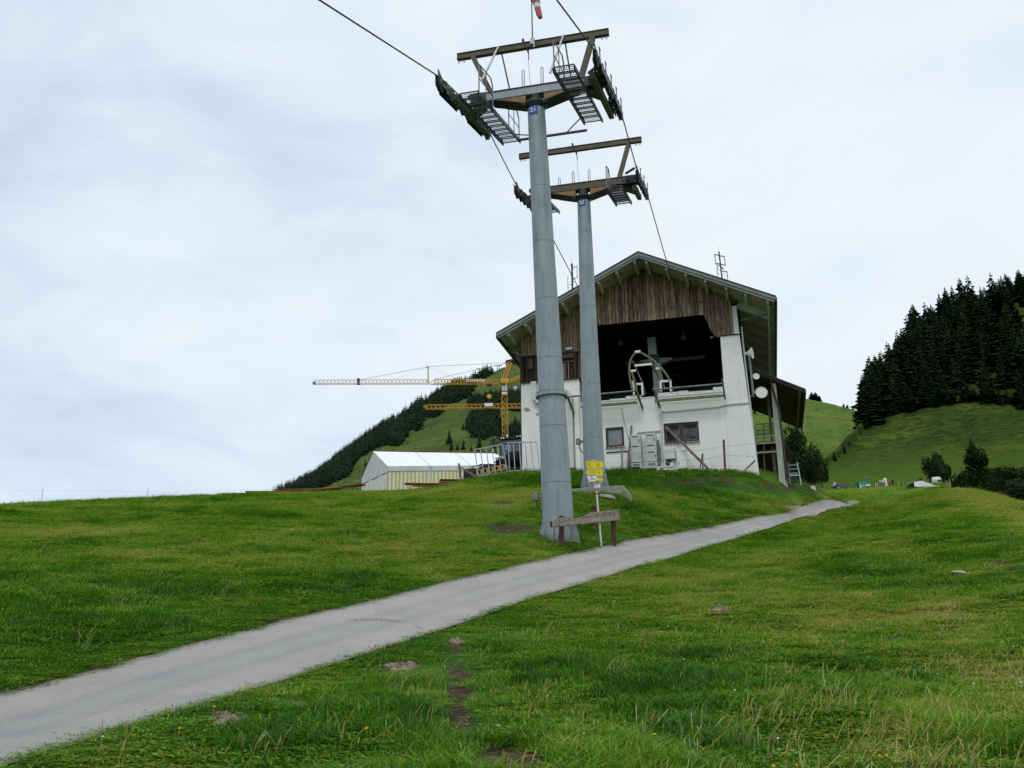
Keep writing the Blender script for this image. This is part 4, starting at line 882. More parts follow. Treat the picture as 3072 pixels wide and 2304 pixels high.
    if big:
        w = MB(); w.bar((x0-1.12, y0+.02, zt-.1), (x0-.84, y0+.02, z0+.66), .045, .045); w.bar((x0+1.0, y0+.02, zt-.1), (x0+1.17, y0+.02, z0+.66), .045, .045); ob('gantry_tie', w, M['dark_steel'], e)
        w = MB(); w.cyl((x0-1.18, y0-.1, zt+.10), (x0-1.68, y0-.35, z0+1.05), .035, .035, 8); ob('diagonal_brace', w, M['galv'], e); w = MB(); w.cyl((x0+.97, y0-.1, zt+.09), (x0+.55, y0-.35, z0+.9), .035, .035, 8); ob('diagonal_brace', w, M['galv'], e)
    # rungs/loops on the arm
    for dx, hgt in (((-.38, 1.36), (.24, 1.36)) if big else ((-.95, 1.05), (-.38, 1.25), (.27, 1.25))):
        w = MB().tube([(x0+dx-.035, y0-.1, z0+.64), (x0+dx-.035, y0-.1, z0+hgt-.05), (x0+dx, y0-.1, z0+hgt), (x0+dx+.035, y0-.1, z0+hgt-.05), (x0+dx+.035, y0-.1, z0+.64)], .014, 5); ob('rung_loop', w, M['steel'], e)
    # catwalks with treads, stringers, handrail
    nst, v0, v1 = (11, -2.15, 3.2) if big else (7, -1.35, 1.5)
    for sgn, ua, ub, dv in ((-1, -1.9, -1.3, 0), (1, 1.12, 1.72, -.55 if big else 0)):
        c = empty('catwalk', (0, 0, 0)); c.parent = e; um = (ua+ub)/2+x0
        zs = lambda v: z0-.02+SL*(v-dv)-.0
        for k in range(nst):
            f = (k+.5)/nst; v = v0+dv+(v1-v0)*f; s = ob('step', step_me, None, c); s.location = (um, y0+v, zs(v)); s.scale = (1, (v1-v0)/nst/.5*.80, 1)
        b = MB()
        for sx in (-.31, .31): b.bar((um+sx, y0+v0+dv, zs(v0+dv)-.06), (um+sx, y0+v1+dv, zs(v1+dv)-.06), .05, .13)
        ob('stringer', b, M['dark_steel'], c)
        ie = ub if sgn < 0 else ua; ie += x0
        hr = 1.02
        def rail(va, vb):
            r_ = MB(); za, zb = zs(va), zs(vb)
            r_.tube([(ie, y0+va, za), (ie, y0+va, za+hr-.04), (ie, y0+va+.05, za+hr), (ie, y0+vb-.25, zb+hr-.06), (ie, y0+vb-.03, zb+hr-.22), (ie, y0+vb, zb)], .021, 6)
            r_.tube([(ie, y0+va, za+hr*.5), (ie, y0+vb, zb+hr*.45)], .015, 5); r_.tube([(ie, y0+(va+vb)/2, (za+zb)/2), (ie, y0+(va+vb)/2, (za+zb)/2+hr-.03)], .016, 5)
            ob('handrail', r_, M['steel'], c)
        rail(v0+dv+.1, v0+dv+(1.7 if big else 1.0))
        if big and sgn < 0: rail(v1-1.6, v1-.1)
    if big:
        w = MB(); w.bar((x0-1.3, y0+3.1, z0+.80), (x0+1.12, y0+3.1, z0+.80), .07, .07); w.bar((x0+.35, y0+3.1, z0+.78), (x0+1.1, y0+1.9, z0+.55), .03, .03); w.bar((x0-.35, y0+3.1, z0+.8), (x0-1.25, y0+2.4, z0+.6), .03, .03); ob('cross_tie', w, M['dark_steel'], e)
    for sgn in (-1, 1):
        w = MB(); w.cyl((x0+sgn*1.9, y0, z0+.5), (x0+sgn*2.32, y0, z0+.36), .09, .09, 12); w.box((x0+sgn*1.86, y0, z0+.5), (.5, .46, .34)); w.box((x0+sgn*2.1, y0-.12, z0+.62), (.2, .1, .14)); w.bar((x0+sgn*1.75, y0-.3, z0+.55), (x0+sgn*2.1, y0-.5, z0+.35), .05, .12)
        if sgn > 0: w.bar((x0+sgn*1.75, y0-.2, z0+.78), (x0+sgn*2.15, y0-.6, z0+.74), .07, .07)
        ob('arm_end', w, M['dark_steel'], e)
        rz = train(e, (x0, y0, z0+.06), x0+sgn*2.35, 2.62 if big else 1.55, 10 if big else 6, big, sgn)
    # number plate
    pu = x0-.075 if big else x0-.05; t = 1-.3/top[2]; p = ax(t); rr_ = rad(t)
    pl = MB(); pz = z0-.29; n_ = 6; w2, h2 = .135, .135
    a0 = -math.pi/2-.02-.12
    outer = [(p[0]+(rr_+.012)*math.cos(a0-w2/rr_+2*w2/rr_*k/n_), p[1]+(rr_+.012)*math.sin(a0-w2/rr_+2*w2/rr_*k/n_)) for k in range(n_+1)]
    inner = [(p[0]+(rr_+.004)*math.cos(a0-w2/rr_+2*w2/rr_*k/n_), p[1]+(rr_+.004)*math.sin(a0-w2/rr_+2*w2/rr_*k/n_)) for k in range(n_+1)]
    for k in range(n_):
        q = [outer[k], outer[k+1], inner[k+1], inner[k]]; pl.prism([(x, y, pz-h2) for x, y in q], (0, 0, 2*h2))
    plo = ob('number_plate', pl, M['blue'], e)
    tm = text_mesh(number, .21, .003); tm.materials.append(M['white']); to = ob('number', tm, None, plo)
    to.location = (p[0]+(rr_+.022)*math.cos(a0), p[1]+(rr_+.022)*math.sin(a0), pz); to.rotation_euler = (R(90), 0, a0+math.pi/2)
    # junction box on the left side of the column
    t = boxh/top[2]; p = ax(t); q = rad(t); b = MB(); b.box((p[0]-q-.16, p[1]-.1, boxh), (.15, .14, .22)); b.box((p[0]-q-.04, p[1]-.08, boxh), (.12, .05, .08)); ob('junction_box', b, M['steel'], e, bevel=.008)
    b = MB().tube([(p[0]-q-.13, p[1]-.1, boxh-.11), (p[0]-q-.13, p[1]-.1, boxh-.24), (p[0]-q-.08, p[1]-.1, boxh-.36), (p[0]-q+.0, p[1]-.05, boxh-.44)], .016, 6); ob('cable', b, M['black'], e)
    return e
tower(T1B, t1, '21', 'nearer and taller grey lift tower with blue plate 21, behind the broken bench', True, .455, .385, .275, [.115, .235, .385, .52, .655, .79], .305, 1.22)
tower(T2B, t2h, '22', 'farther grey lift tower with blue plate 22, standing on a concrete block', False, .40, .30, .255, [.155, .33, .47, .60, .74, .87], 0, 1.72)
# concrete block of tower 22
cb = MB(); cb.add([(-1.30,-.80,-1.0),(1.42,-.86,-1.0),(1.42,.9,-1.0),(-1.3,.9,-1.0),(-1.22,-.72,-.17),(1.16,-.78,-.16),(1.22,.8,-.17),(-1.2,.8,-.18),(.72,-.84,-.17),(.76,-.92,-1.0)], [(3,2,1,9,0),(4,8,5,6,7),(0,9,8,4),(9,1,5,8),(1,2,6,5),(2,3,7,6),(3,0,4,7)])
o = ob('concrete_block', cb, M['concrete'], None, bevel=.03, label='weathered concrete foundation block under the farther lift tower', cat='foundation'); o.location = T2B; o.rotation_euler = (0, 0, R(YAW))
# ropes
rp = {}
for nm, u, px0, lab in (('haul_rope', -2.35, (690*1.38879, 0), 'left strand of the steel haul rope, running over the left wheels'), ('haul_rope', 2.35, (1203*1.38879, 0), 'right strand of the steel haul rope, running over the right wheels')):
    T1h = T1B+U*t1[0]+V*t1[1]; T2h = T2B+U*t2h[0]+V*t2h[1]
    z1 = T1B[2]+t1[2]+.06+.20+.225; z2 = T2B[2]+t2h[2]+.06+.20+.225
    a = on_u(px0, T1h*[1, 1, 0]+np.array([0, 0, z1]), u); A = T1h*[1, 1, 0]+U*u+V*a[1]+np.array([0, 0, z1+a[2]])
    B1 = T1h*[1, 1, 0]+U*u-V*2.62+np.array([0, 0, z1-SL*2.62]); B2 = T1h*[1, 1, 0]+U*u+V*2.62+np.array([0, 0, z1+SL*2.62])
    C1 = T2h*[1, 1, 0]+U*u-V*1.55+np.array([0, 0, z2-SL*1.55]); C2 = T2h*[1, 1, 0]+U*u+V*1.55+np.array([0, 0, z2+SL*1.55])
    D_ = BP0+U*(2.2 if u > 0 else -2.4)+V*3+np.array([0, 0, 8.2]); A0 = B1+(A-B1)*2.2; D2 = D_+V*2.5
    pts = [A0, A, B1]
    def sag(p, q, s, n=8): return [p*(1-k/n)+q*(k/n)-np.array([0, 0, 4*s*(k/n)*(1-k/n)]) for k in range(1, n)]
    pts = [A0, A, B1, (B1+B2)/2+np.array([0, 0, .12]), B2]+sag(B2, C1, .02, 4)+[C1, (C1+C2)/2+np.array([0, 0, .05]), C2]+sag(C2, D_, .12)+[D_, D2]
    ob(nm, MB().tube(pts, .021, 8), M['rope'], smooth=60, label=lab, cat='cable', group='haul rope strands')
# windsock on its mast
hb = T1B+U*t1[0]+V*t1[1]+np.array([0, 0, t1[2]])
w = empty('windsock', hb+np.array([0, 0, 2.42]), R(YAW), label='red and white windsock hanging from a thin mast on top of the nearer tower', cat='windsock')
b = MB(); b.cyl((-.05, -.1, -.30), (-.05, -.1, 1.75), .022, .018, 8); b.cyl((-.05, -.1, 1.5), (-.05, -.1, 1.62), .035, .035, 8); ob('mast', b, M['dark_steel'], w)
b = MB(); b.box((-.05, -.1, -.06), (.13, .12, .22)); b.cyl((-.0, -.12, -.3), (-.0, -.12, -.12), .035, .04, 8); ob('clamp', b, M['galv'], w)
b = MB().tube([(-.05, -.1, 1.72), (.05, -.12, 1.78), (.20, -.12, 1.76)], .012, 6); ob('swivel', b, M['dark_steel'], w)
prof = [((.07, -.12, 1.80), .135), ((.085, -.12, 1.62), .13), ((.115, -.12, 1.36), .115), ((.15, -.12, 1.16), .105), ((.19, -.12, .95), .10), ((.235, -.12, .78), .065)]
for i, (a, b_) in enumerate((((0, 2), 'pink'), ((2, 3), 'sock_white'), ((3, 6), 'pink'))):
    k0, k1 = a; s = MB().tube([p for p, r_ in prof[k0:k1+1]] if k1 < 6 else [p for p, r_ in prof[3:6]], [r_*(1+.08*((j*7) % 3-1)) for j, (p, r_) in enumerate(prof[k0:k1+1] if k1 < 6 else prof[3:6])], 14); ob('cloth_band', s, M[b_], w, smooth=60)
# ------------------------------------------------------------------ the lift station
st_ = empty('lift_station', BP0, R(YAW), label='white rendered lift station with weathered board gable, dark open hall and wide grey roof', cat='building')
def q3(x, y, v=0.0, conv=Z3): return on_v(conv(x, y), BP0, v)
def W(u, v, z): return BP0+U*u+V*v+np.array([0, 0, z])
ZMIN = -2.2
def ext(pts, v0, v1): return [(u, v0, z) for u, z in pts], (0, v1-v0, 0)
def pr(b, pts, v0, v1): a, o = ext(pts, v0, v1); return b.prism(a, o)
# masonry: front wall around the two windows, left block, right battered pillar
b = MB()
us = [-7.19, -3.85, -2.49, -1.50, .66, 2.51, 4.2]; 
for i, (a, c) in enumerate(zip(us[:-1], us[1:])):
    top = 5.43 if i == 0 else 3.98
    if i in (2, 4): pr(b, [(a, ZMIN), (c, ZMIN), (c, 1.40), (a, 1.40)], 0, .4); pr(b, [(a, 2.50), (c, 2.50), (c, top), (a, top)], 0, .4)
    else: pr(b, [(a, ZMIN), (c, ZMIN), (c, top), (a, top)], 0, .4)
b.box(((-7.19-3.85)/2, .4+4.8, 4.7), (3.34, 9.6, 1.46)); ob('wall', b, M['plaster'], st_)
b = MB(); b.box((-7.02, 6.3, 2), (.34, 11.8, 8.4)); ob('side_wall', b, M['plaster'], st_)
b = MB().add([(4.0,-.04,7.15),(5.03,-.04,7.15),(5.42,-.04,-.65),(5.56,-.04,ZMIN),(3.98,-.04,ZMIN),(4.0,.75,7.15),(5.03,.75,7.15),(5.42,.75,-.65),(5.56,.75,ZMIN),(3.98,.75,ZMIN)],
   [(0,4,3,2,1),(5,6,7,8,9),(0,1,6,5),(1,2,7,6),(2,3,8,7),(3,4,9,8),(4,0,5,9)])
ob('pillar', b, M['plaster'], st_, bevel=.02)
b = MB().box((4.52, .3, 7.165), (1.12, .84, .03)); ob('pillar_cap', b, M['dark_wood'], st_)
b = MB(); pr(b, [(4.74, 7.18), (5.03, 7.18), (4.99, 8.86), (4.74, 8.86)], .02, .3); ob('upper_post', b, M['plaster'], st_)
b = MB(); b.box((5.0, 6.6, 3.6), (.25, 11.6, 11.2)); ob('flank_wall', b, M['dark_wood'], st_)
# peeled plaster
for pts in ([(266,1160),(285,1155),(300,1158),(305,1170),(318,1180),(300,1180),(290,1187),(275,1178)], [(345,1198),(358,1190),(368,1192),(366,1215),(352,1208)], [(607,1162),(622,1160),(626,1178),(620,1195),(612,1188)]):
    u_ = [q3(x, y)[0::2] for x, y in pts]; b = MB(); pr(b, u_, -.006, .002); ob('bare_plaster_patch', b, M['bare'], st_)
# ledge and vertical pipe, duct, cable lines
b = MB()
p = [q3(1190,1187), q3(1560,1152), q3(1612,1138)]; p = [(a[0], -.035, a[2]) for a in p]; b.bar(p[0], p[1], .07, .07); b.bar(p[1], p[2], .07, .07)
ob('cable_ledge', b, M['white_pipe'], st_)
a, c = q3(1608,1139), q3(1757,1126); b = MB().bar((a[0], -.075, a[2]), (c[0]+.03, -.075, c[2]), .07, .07); ob('pillar_ledge', b, M['white_pipe'], st_)
b = MB(); a, c = q3(1178,1185), q3(1190,1565); b.tube([(a[0]+.12, -.07, a[2]+.04), (a[0]+.03, -.07, a[2]), (a[0], -.07, a[2]-.12), (c[0], -.07, c[2])], .055, 8); ob('drain_pipe', b, M['white_pipe'], st_, smooth=50)
b = MB(); dp = [(-6.42,5.42),(-6.42,4.72),(-6.28,4.36),(-5.9,4.2),(-5.3,4.45),(-4.78,4.72),(-4.5,4.62),(-4.4,4.3),(-4.4,.35)]
for (a0, a1), (c0, c1) in zip(dp[:-1], dp[1:]): b.bar((a0, -.16, a1), (c0, -.16, c1), .30, .28, up=(0, 1, 0))
ob('cable_duct', b, M['white_pipe'], st_)
b = MB(); b.box((-4.02, -.10, 2.3), (.26, .18, 4.4)); ob('flat_duct', b, M['plaster'], st_)
b = MB().tube([(-4.98, -.03, 2.9), (-4.97, -.03, 1.2), (-4.9, -.03, .7), (-4.6, -.03, .42), (-3.9, -.03, .38)], .018, 5); ob('wall_cable', b, M['vent'], st_)
b = MB().tube([q3(916,1158,-.04), q3(935,1250,-.04), q3(955,1330,-.05), q3(968,1370,-.06)], .012, 4); ob('hanging_cable', b, M['vent'], st_)
b = MB().bar(q3(1018,1325,-.05), q3(1175,1312,-.05), .05, .06); ob('cabinet_shelter_strip', b, mat('yellowed_strip', (.4,.36,.2), (.3,.27,.16), 5), st_)
# windows
def window(u0, u1, z0, z1, pane, mull):
    f = MB(); w = .10; v = .02
    for a, c, d, e in ((u0, u1, z0, z0+w), (u0, u1, z1-w, z1), (u0, u0+w, z0+w, z1-w), (u1-w, u1, z0+w, z1-w)): f.box(((a+c)/2, v+.05, (d+e)/2), (c-a, .12, e-d))
    if mull: um = (u0+u1)/2; f.box((um, v+.05, (z0+z1)/2), (.16, .12, z1-z0-2*w))
    fr = ob('window', f, M['win_frame'], st_, bevel=.006)
    s_ = MB().box(((u0+u1)/2, -.045, z0-.03), (u1-u0+.06, .12, .04)); ob('sill', s_, mat('peeling_sill', (.5,.45,.43), (.12,.04,.03), 9, .7) if 'sill' not in M else M['sill'], fr)
    xs = [(u0+w, u1-w)] if not mull else [(u0+w, um-.08), (um+.08, u1-w)]
    for a, c in xs:
        g = MB().box(((a+c)/2, .10, (z0+z1)/2), (c-a, .02, z1-z0-2*w)); ob('pane', g, pane, fr)
        l = MB(); zz0, zz1 = z0+w, z1-w
        for A, B in (((a+.015, zz0), (a+.015, zz1)), ((c-.015, zz0), (c-.015, zz1)), ((a, zz0+.015), (c, zz0+.015)), ((a, zz1-.015), (c, zz1-.015))): l.bar((A[0], .07, A[1]), (B[0], .07, B[1]), .03, .03, up=(0, 1, 0))
        ob('pane_bead', l, M['grey_wood_v'], fr)
    return fr
M['sill'] = mat('peeling_sill', (.5,.45,.43), (.12,.04,.03), 9, .7, lo=.45, hi=.55)
window(-2.49, -1.50, 1.40, 2.50, M['glass_pale'], False)
wf = window(.66, 2.51, 1.40, 2.50, M['glass'], True)
# things seen dimly behind the large window: chairs and a desk
b = MB()
for u0 in (.95, 1.2, 1.75, 2.0, 2.2): b.tube([(u0, .35, 1.5), (u0+.02, .35, 2.0), (u0+.1, .38, 2.25), (u0+.16, .4, 1.9)], .015, 5)
b.box((1.6, .5, 1.62), (1.7, .3, .1)); ob('window_clutter', b, M['steel'], wf)
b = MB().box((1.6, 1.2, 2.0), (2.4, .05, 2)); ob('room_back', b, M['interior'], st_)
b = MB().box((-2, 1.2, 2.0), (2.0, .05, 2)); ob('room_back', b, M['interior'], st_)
# timber storey, left part (dark framing, shutter, small window)
b = MB(); b.box((-5.5, .25, 6.24), (3.3, .2, 1.6)); ob('timber_wall', b, M['dark_wood'], st_)
for u_, w_ in ((-7.1, .10), (-6.82, .07), (-6.15, .42), (-5.0, .1), (-4.06, .10)): ob('timber_post', MB().box((u_, .06, 6.24), (w_, .2, 1.58)), M['dark_wood'], st_)
ob('timber_post', MB().box((-6.15, .02, 7.6), (.42, .1, 1.2)), M['dark_wood'], st_)
b = MB(); b.box((-5.45, -.02, 7.06), (3.5, .14, .05)); ob('drip_board', b, M['vent'], st_)
b = MB(); b.box((-5.45, -.03, 5.45), (3.5, .16, .035)); ob('wall_coping', b, mat('rust_red_coping', (.12,.035,.025), (.07,.025,.02), 6), st_)
b = MB(); b.box((-4.56, .05, 6.86), (.95, .12, .25)); ob('lintel', b, M['brown_wood'], st_)
b = MB(); b.box((-6.62, .07, 6.6), (.3, .08, .65)); ob('window_head', b, M['brown_wood'], st_)
f = MB(); f.box((-4.55, .04, 6.52), (.9, .1, .07)); f.box((-4.62, .04, 6.0), (.12, .1, 1.0)); fr = ob('window', f, M['brown_wood'], st_)
g = MB().box((-4.86, .1, 5.97), (.38, .02, 1.02)); ob('pane', g, M['glass_pale'], fr)
for k in range(12):
    s_ = MB().bar((-4.48, .09, 5.5+k*.085), (-4.12, .09, 5.5+k*.085), .03, .07); ob('slat', s_, M['dark_wood'], fr)
b = MB().bar((-4.44, .0, 5.5), (-4.44, .0, 6.5), .02, .03); b.bar((-4.08, .0, 5.45), (-4.08, .0, 7.0), .03, .03); ob('bead', b, M['beam'], fr)
b = MB(); b.box((-4.35, -.1, 7.22), (.36, .16, .16)); ob('flood_lamp', b, M['galv'], st_)
b = MB(); b.box((-3.8, .3, 6.3), (.14, .5, 1.9)); ob('corner_post', b, M['brown_wood'], st_)
# board gable: every board its own part
ROOF = lambda u: 11.85-.485*abs(u)
u = -7.14; k = 0
while u < 4.72:
    w = random.choice((.16, .19, .21, .23, .25)); u1 = min(u+w, 4.74)
    def bot(x):
        if x < -3.62: return 7.08
        if x < 3.19: return 8.50+random.uniform(-.012, .012)
        if x < 3.70: return 8.50-(x-3.19)*1.42/.51
        return 7.13
    b0, b1 = bot(u), bot(u1-.001)
    if (u < -3.62 <= u1): b0 = b1 = 7.08
    if -3.62 <= u and b0 > 8.4 and b1 > 8.4: b1 = b0
    pv = random.choice((0, .015, .032)); g = random.choice((.006, .012, .02))
    bb = MB(); top0, top1 = ROOF(u)-.18, ROOF(u1)-.18
    pts = [(u+g, b0), (u1-g, b1), (u1-g, top1)] + ([(0, ROOF(0)-.18)] if u < 0 < u1 else []) + [(u+g, top0)]
    pr(bb, pts, .0-pv, .03-pv); ob('board', bb, M['board'], st_); u = u1; k += 1
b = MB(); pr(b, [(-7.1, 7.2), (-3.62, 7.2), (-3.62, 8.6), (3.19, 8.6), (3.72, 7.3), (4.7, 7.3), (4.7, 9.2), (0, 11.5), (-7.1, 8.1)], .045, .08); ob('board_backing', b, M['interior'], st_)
b = MB().box((3.55, -.06, 7.12), (.16, .1, .07)); ob('board_trim', b, M['grey_wood_v'], st_)
# dark hall
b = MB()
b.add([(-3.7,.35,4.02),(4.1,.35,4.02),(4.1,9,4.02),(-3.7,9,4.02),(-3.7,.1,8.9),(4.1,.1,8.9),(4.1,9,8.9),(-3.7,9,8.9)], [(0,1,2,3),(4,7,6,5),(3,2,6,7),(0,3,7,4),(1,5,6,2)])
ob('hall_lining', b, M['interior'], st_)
# parapet and guard
b = MB(); hs_ = [(-3.85,-2.2,4.06),(-2.2,-1.3,4.10),(-1.3,-.45,4.20),(-.45,.45,4.06),(.45,1.5,4.22),(1.5,2.1,4.24),(2.1,3.4,4.16),(3.4,3.98,4.30)]
for a, c, h in hs_: b.box(((a+c)/2, .12, (3.98+h)/2), (c-a-.01, .3, h-3.98))
ob('parapet', b, M['plaster'], st_, bevel=.02)
b = MB(); b.bar((-3.7,-.62,3.62), (-.6,-.62,3.62), .10, .14); b.bar((.32,-.62,3.62), (3.96,-.62,3.62), .10, .14); ob('net_beam', b, M['moss_steel'], st_)
for ua, ub in ((-4.4, -.62), (.30, 3.95)):
    b = MB().cyl((ua, -.85, 4.19), (ub, -.85, 4.21), .048, .048, 10); ob('guard_rail', b, M['steel'], st_, smooth=40)
b = MB()
for uu in (-4.4, -.62, .30): b.bar((uu, -.88, 4.24), (uu+.22, -.05, 3.42), .09, .12); b.bar((uu, -.85, 4.2), (uu+.1, .1, 4.15), .05, .05)
b.bar((3.95, -.9, 4.45), (3.97, -.75, 4.2), .1, .1); b.bar((3.95, -.88, 4.4), (4.02, -.3, 3.5), .08, .12); ob('guard_bracket', b, M['moss_steel'], st_)
b = MB(); rnd_ = random.Random(4)
for ua, ub in ((-3.7, -.6), (.32, 3.94)):
    n_ = int((ub-ua)/.095)
    for k in range(n_+1):
        x = ua+(ub-ua)*k/n_; sg = .10*math.sin(math.pi*k/n_)+.02; b.tube([(x, -.84, 4.17), (x+.01, -.74, 3.9), (x, -.62, 3.60-sg), (x+.01, -.35, 3.55-sg), (x, -.03, 3.66)], .004, 3)
    for t, (vv, zz) in enumerate(((-.8,4.05),(-.76,3.95),(-.71,3.83),(-.66,3.7),(-.55,3.52),(-.35,3.46),(-.18,3.56))):
        b.tube([(ua+(ub-ua)*k/8, vv, zz-.07*math.sin(math.pi*k/8)) for k in range(9)], .004, 3)
ob('safety_net', b, M['moss_steel'], st_, kind='stuff')
# roof
TH_ = .10
for sg, ue in ((-1, 8.07), (1, 7.01)):
    b = MB(); pr(b, [(0, 11.85), (sg*ue, ROOF(ue)), (sg*ue, ROOF(ue)-TH_), (0, 11.85-TH_)], -1.78, 12.4); ob('roof_sheet', b, M['roofing'], st_)
    b = MB(); pr(b, [(0, 11.85-.105), (sg*(ue-.04), ROOF(ue)-.085), (sg*(ue-.04), ROOF(ue)-.165), (0, 11.85-.185)], -1.70, 12.3); ob('soffit', b, M['soffit'], st_)
    b = MB(); pr(b, [(0, 11.862), (sg*(ue+.03), ROOF(ue)-.003), (sg*(ue+.03), ROOF(ue)-.205), (0, 11.66)], -1.85, -1.81); ob('barge_board', b, M['fascia'], st_)
    b = MB(); pr(b, [(0, 11.64), (sg*(ue-.06), ROOF(ue)-.20), (sg*(ue-.06), ROOF(ue)-.30), (0, 11.54)], -1.81, -1.77); ob('lower_barge_board', b, M['fascia'], st_)
    b = MB(); pr(b, [(0, 11.90), (sg*(ue+.06), ROOF(ue)+.01), (sg*(ue+.06), ROOF(ue)-.02), (0, 11.87)], -1.90, -1.62); ob('edge_flashing', b, M['seam'], st_)
    b = MB(); b.box((sg*(ue+.05), 5.35, ROOF(ue)-.14), (.10, 14.2, .26)); ob('gutter', b, M['pipe_brown'], st_)
for x, y in ((1003,190),(885,282),(765,355),(640,420),(525,485),(280,618),(400,555),(165,700),(1085,205),(1218,250),(1345,300),(1475,340),(1612,380),(1742,425),(1888,475)):
    p = q3(x, y, -1.6); uu = p[0]; zt = ROOF(uu)-.19
    b = MB().box((uu, -.86, zt-.13), (.14, 1.66, .24)); ob('purlin', b, M['beam'], st_)
for k, v in enumerate((.32, 2.0, 3.7, 5.4, 7.1, 8.8, 10.5)):
    b = MB(); w = .22 if k == 0 else .12; h = .42 if k == 0 else .24
    b.bar((5.05, v, ROOF(5.05)-.20-h/2), (6.72, v, ROOF(6.72)-.20-h/2), w, h); ob('eave_beam', b, M['beam'], st_)
b = MB().box((6.66, 5.4, ROOF(6.66)-.50), (.13, 13.2, .14)); ob('eave_purlin', b, M['beam'], st_)
for v in (.9, 4.0, 7.0):
    b = MB().bar((-7.15, v, 7.1), (-7.8, v, ROOF(7.8)-.3), .12, .14); b.bar((-7.1, v, 8.0), (-7.9, v, ROOF(7.9)-.3), .12, .14); ob('eave_bracket', b, M['beam'], st_)
b = MB().tube([(-7.95, .2, 7.78), (-7.95, .2, 7.5), (-7.8, .2, 7.38), (-7.25, .2, 7.1), (-7.24, .2, 6.8), (-7.24, .2, .2)], .045, 7); ob('left_downpipe', b, M['pipe_brown'], st_, smooth=50)
b = MB().bar((5.15, .4, 8.1), (7.0, -.3, 8.15), .05, .07); ob('tie_bar', b, M['moss_steel'], st_)
# lightning rod and lamps in the hall
p = q3(1000,135,-1.2); b = MB().cyl((p[0], -1.2, ROOF(p[0])), (p[0]-.06, -1.2, ROOF(p[0])+.45), .008, .004, 4); ob('lightning_rod', b, M['dark_steel'], st_)
for x, y in ((908,735),(1330,695)):
    p = q3(x, y, 2.6); l = MB(); l.lathe([(.03, .3), (.08, .22), (.15, -.05), (.15, -.09)], (p[0], p[1], p[2]), n=12); l.cyl((p[0], p[1], p[2]+.3), (p[0], p[1], 8.9), .02, .02, 5); ob('hall_lamp', l, M['steel'], st_)
# lean-to roof on the right with its post, landing, dark boards
lz = lambda uu: 5.75-(uu-5.35)*(5.75-4.31)/(8.11-5.35)
b = MB(); pr(b, [(5.12, lz(5.12)+.10), (8.2, lz(8.2)+.10), (8.2, lz(8.2)+.03), (5.12, lz(5.12)+.03)], 1.95, 10.5); ob('lean_to_roof', b, M['roofing'], st_)
n_ = 26
for k in range(n_):
    v0 = 2.0+8.4*k/n_; b = MB(); pr(b, [(5.14, lz(5.14)), (8.14, lz(8.14)), (8.14, lz(8.14)-.022), (5.14, lz(5.14)-.022)], v0+.01, v0+8.4/n_-.01); ob('lean_to_board', b, M['brown_wood'], st_)
for uu in (5.5, 6.75, 7.95):
    b = MB().box((uu, 6.2, lz(uu)-.13), (.12, 8.3, .2)); ob('lean_to_purlin', b, M['dark_wood'] if uu < 7.5 else M['grey_wood_v'], st_)
b = MB(); pr(b, [(5.12, lz(5.12)+.14), (8.24, lz(8.24)+.14), (8.24, lz(8.24)+.105), (5.12, lz(5.12)+.105)], 1.88, 1.99); ob('lean_to_front_edge', b, M['green_roof'], st_)
b = MB(); pr(b, [(5.12, lz(5.12)+.09), (8.2, lz(8.2)+.09), (8.2, lz(8.2)-.12), (5.12, lz(5.12)-.12)], 1.90, 1.94); ob('lean_to_fascia', b, M['dark_wood'], st_)
b = MB().box((8.24, 6.2, lz(8.2)-.03), (.09, 8.7, .2)); ob('lean_to_gutter', b, M['pipe_brown'], st_)
for k, (du, m_) in enumerate(((-.17, 'pale_wood'), (-.06, 'pale_wood'), (.05, 'pale_wood'), (.15, 'pale_wood'))):
    b = MB().add([(6.60+du*.55-.045,2.02,4.85),(6.60+du*.55+.045,2.02,4.85),(6.66+du+.048,2.02,-1.4),(6.66+du-.048,2.02,-1.4),(6.60+du*.55-.045,2.12,4.85),(6.60+du*.55+.045,2.12,4.85),(6.66+du+.048,2.12,-1.4),(6.66+du-.048,2.12,-1.4)],[(0,3,2,1),(4,5,6,7),(0,1,5,4),(1,2,6,5),(2,3,7,6),(3,0,4,7)]); ob('post_plank', b, M[m_], st_)
b = MB().box((6.30, 4.2, 2.0), (.16, .16, 6.4)); ob('lean_to_post', b, M['grey_wood_v'], st_)
b = MB().tube([q3(1905,960,1.9), q3(1912,1010,1.9), q3(1960,1160,1.9), q3(1985,1350,1.9), q3(2012,1640,1.9)], .055, 8); ob('right_downpipe', b, M['pipe_brown'], st_, smooth=50)
for (x0, y0), (x1, y1), w, m_ in (((1797,1398),(1968,1385),.10,'beam'),((1812,1457),(1977,1446),.09,'beam'),((1806,1338),(1960,1320),.05,'grey_wood_v'),((1806,1352),(1962,1340),.04,'galv'),((1806,1310),(1956,1300),.05,'grey_wood_v'),((1806,1268),(1950,1258),.05,'grey_wood_v')):
    b = MB().bar(q3(x0, y0, 2.9), q3(x1, y1, 2.9), w, w); ob('landing_rail', b, M[m_], st_)
for (x0, y0), (x1, y1), v in (((1858,1265),(1866,1400),2.95),((1860,1400),(1868,1600),2.95),((1945,1255),(1960,1460),2.95)):
    b = MB().bar(q3(x0, y0, v), q3(x1, y1, v), .06, .06); ob('landing_post', b, M['grey_wood_v'], st_)
for k in range(9):
    y0 = 1490+k*15; b = MB().bar(q3(1815, y0+6, 4.5), q3(1990, y0-6, 4.5), .03, .17); ob('dark_board', b, M['dark_wood'], st_)
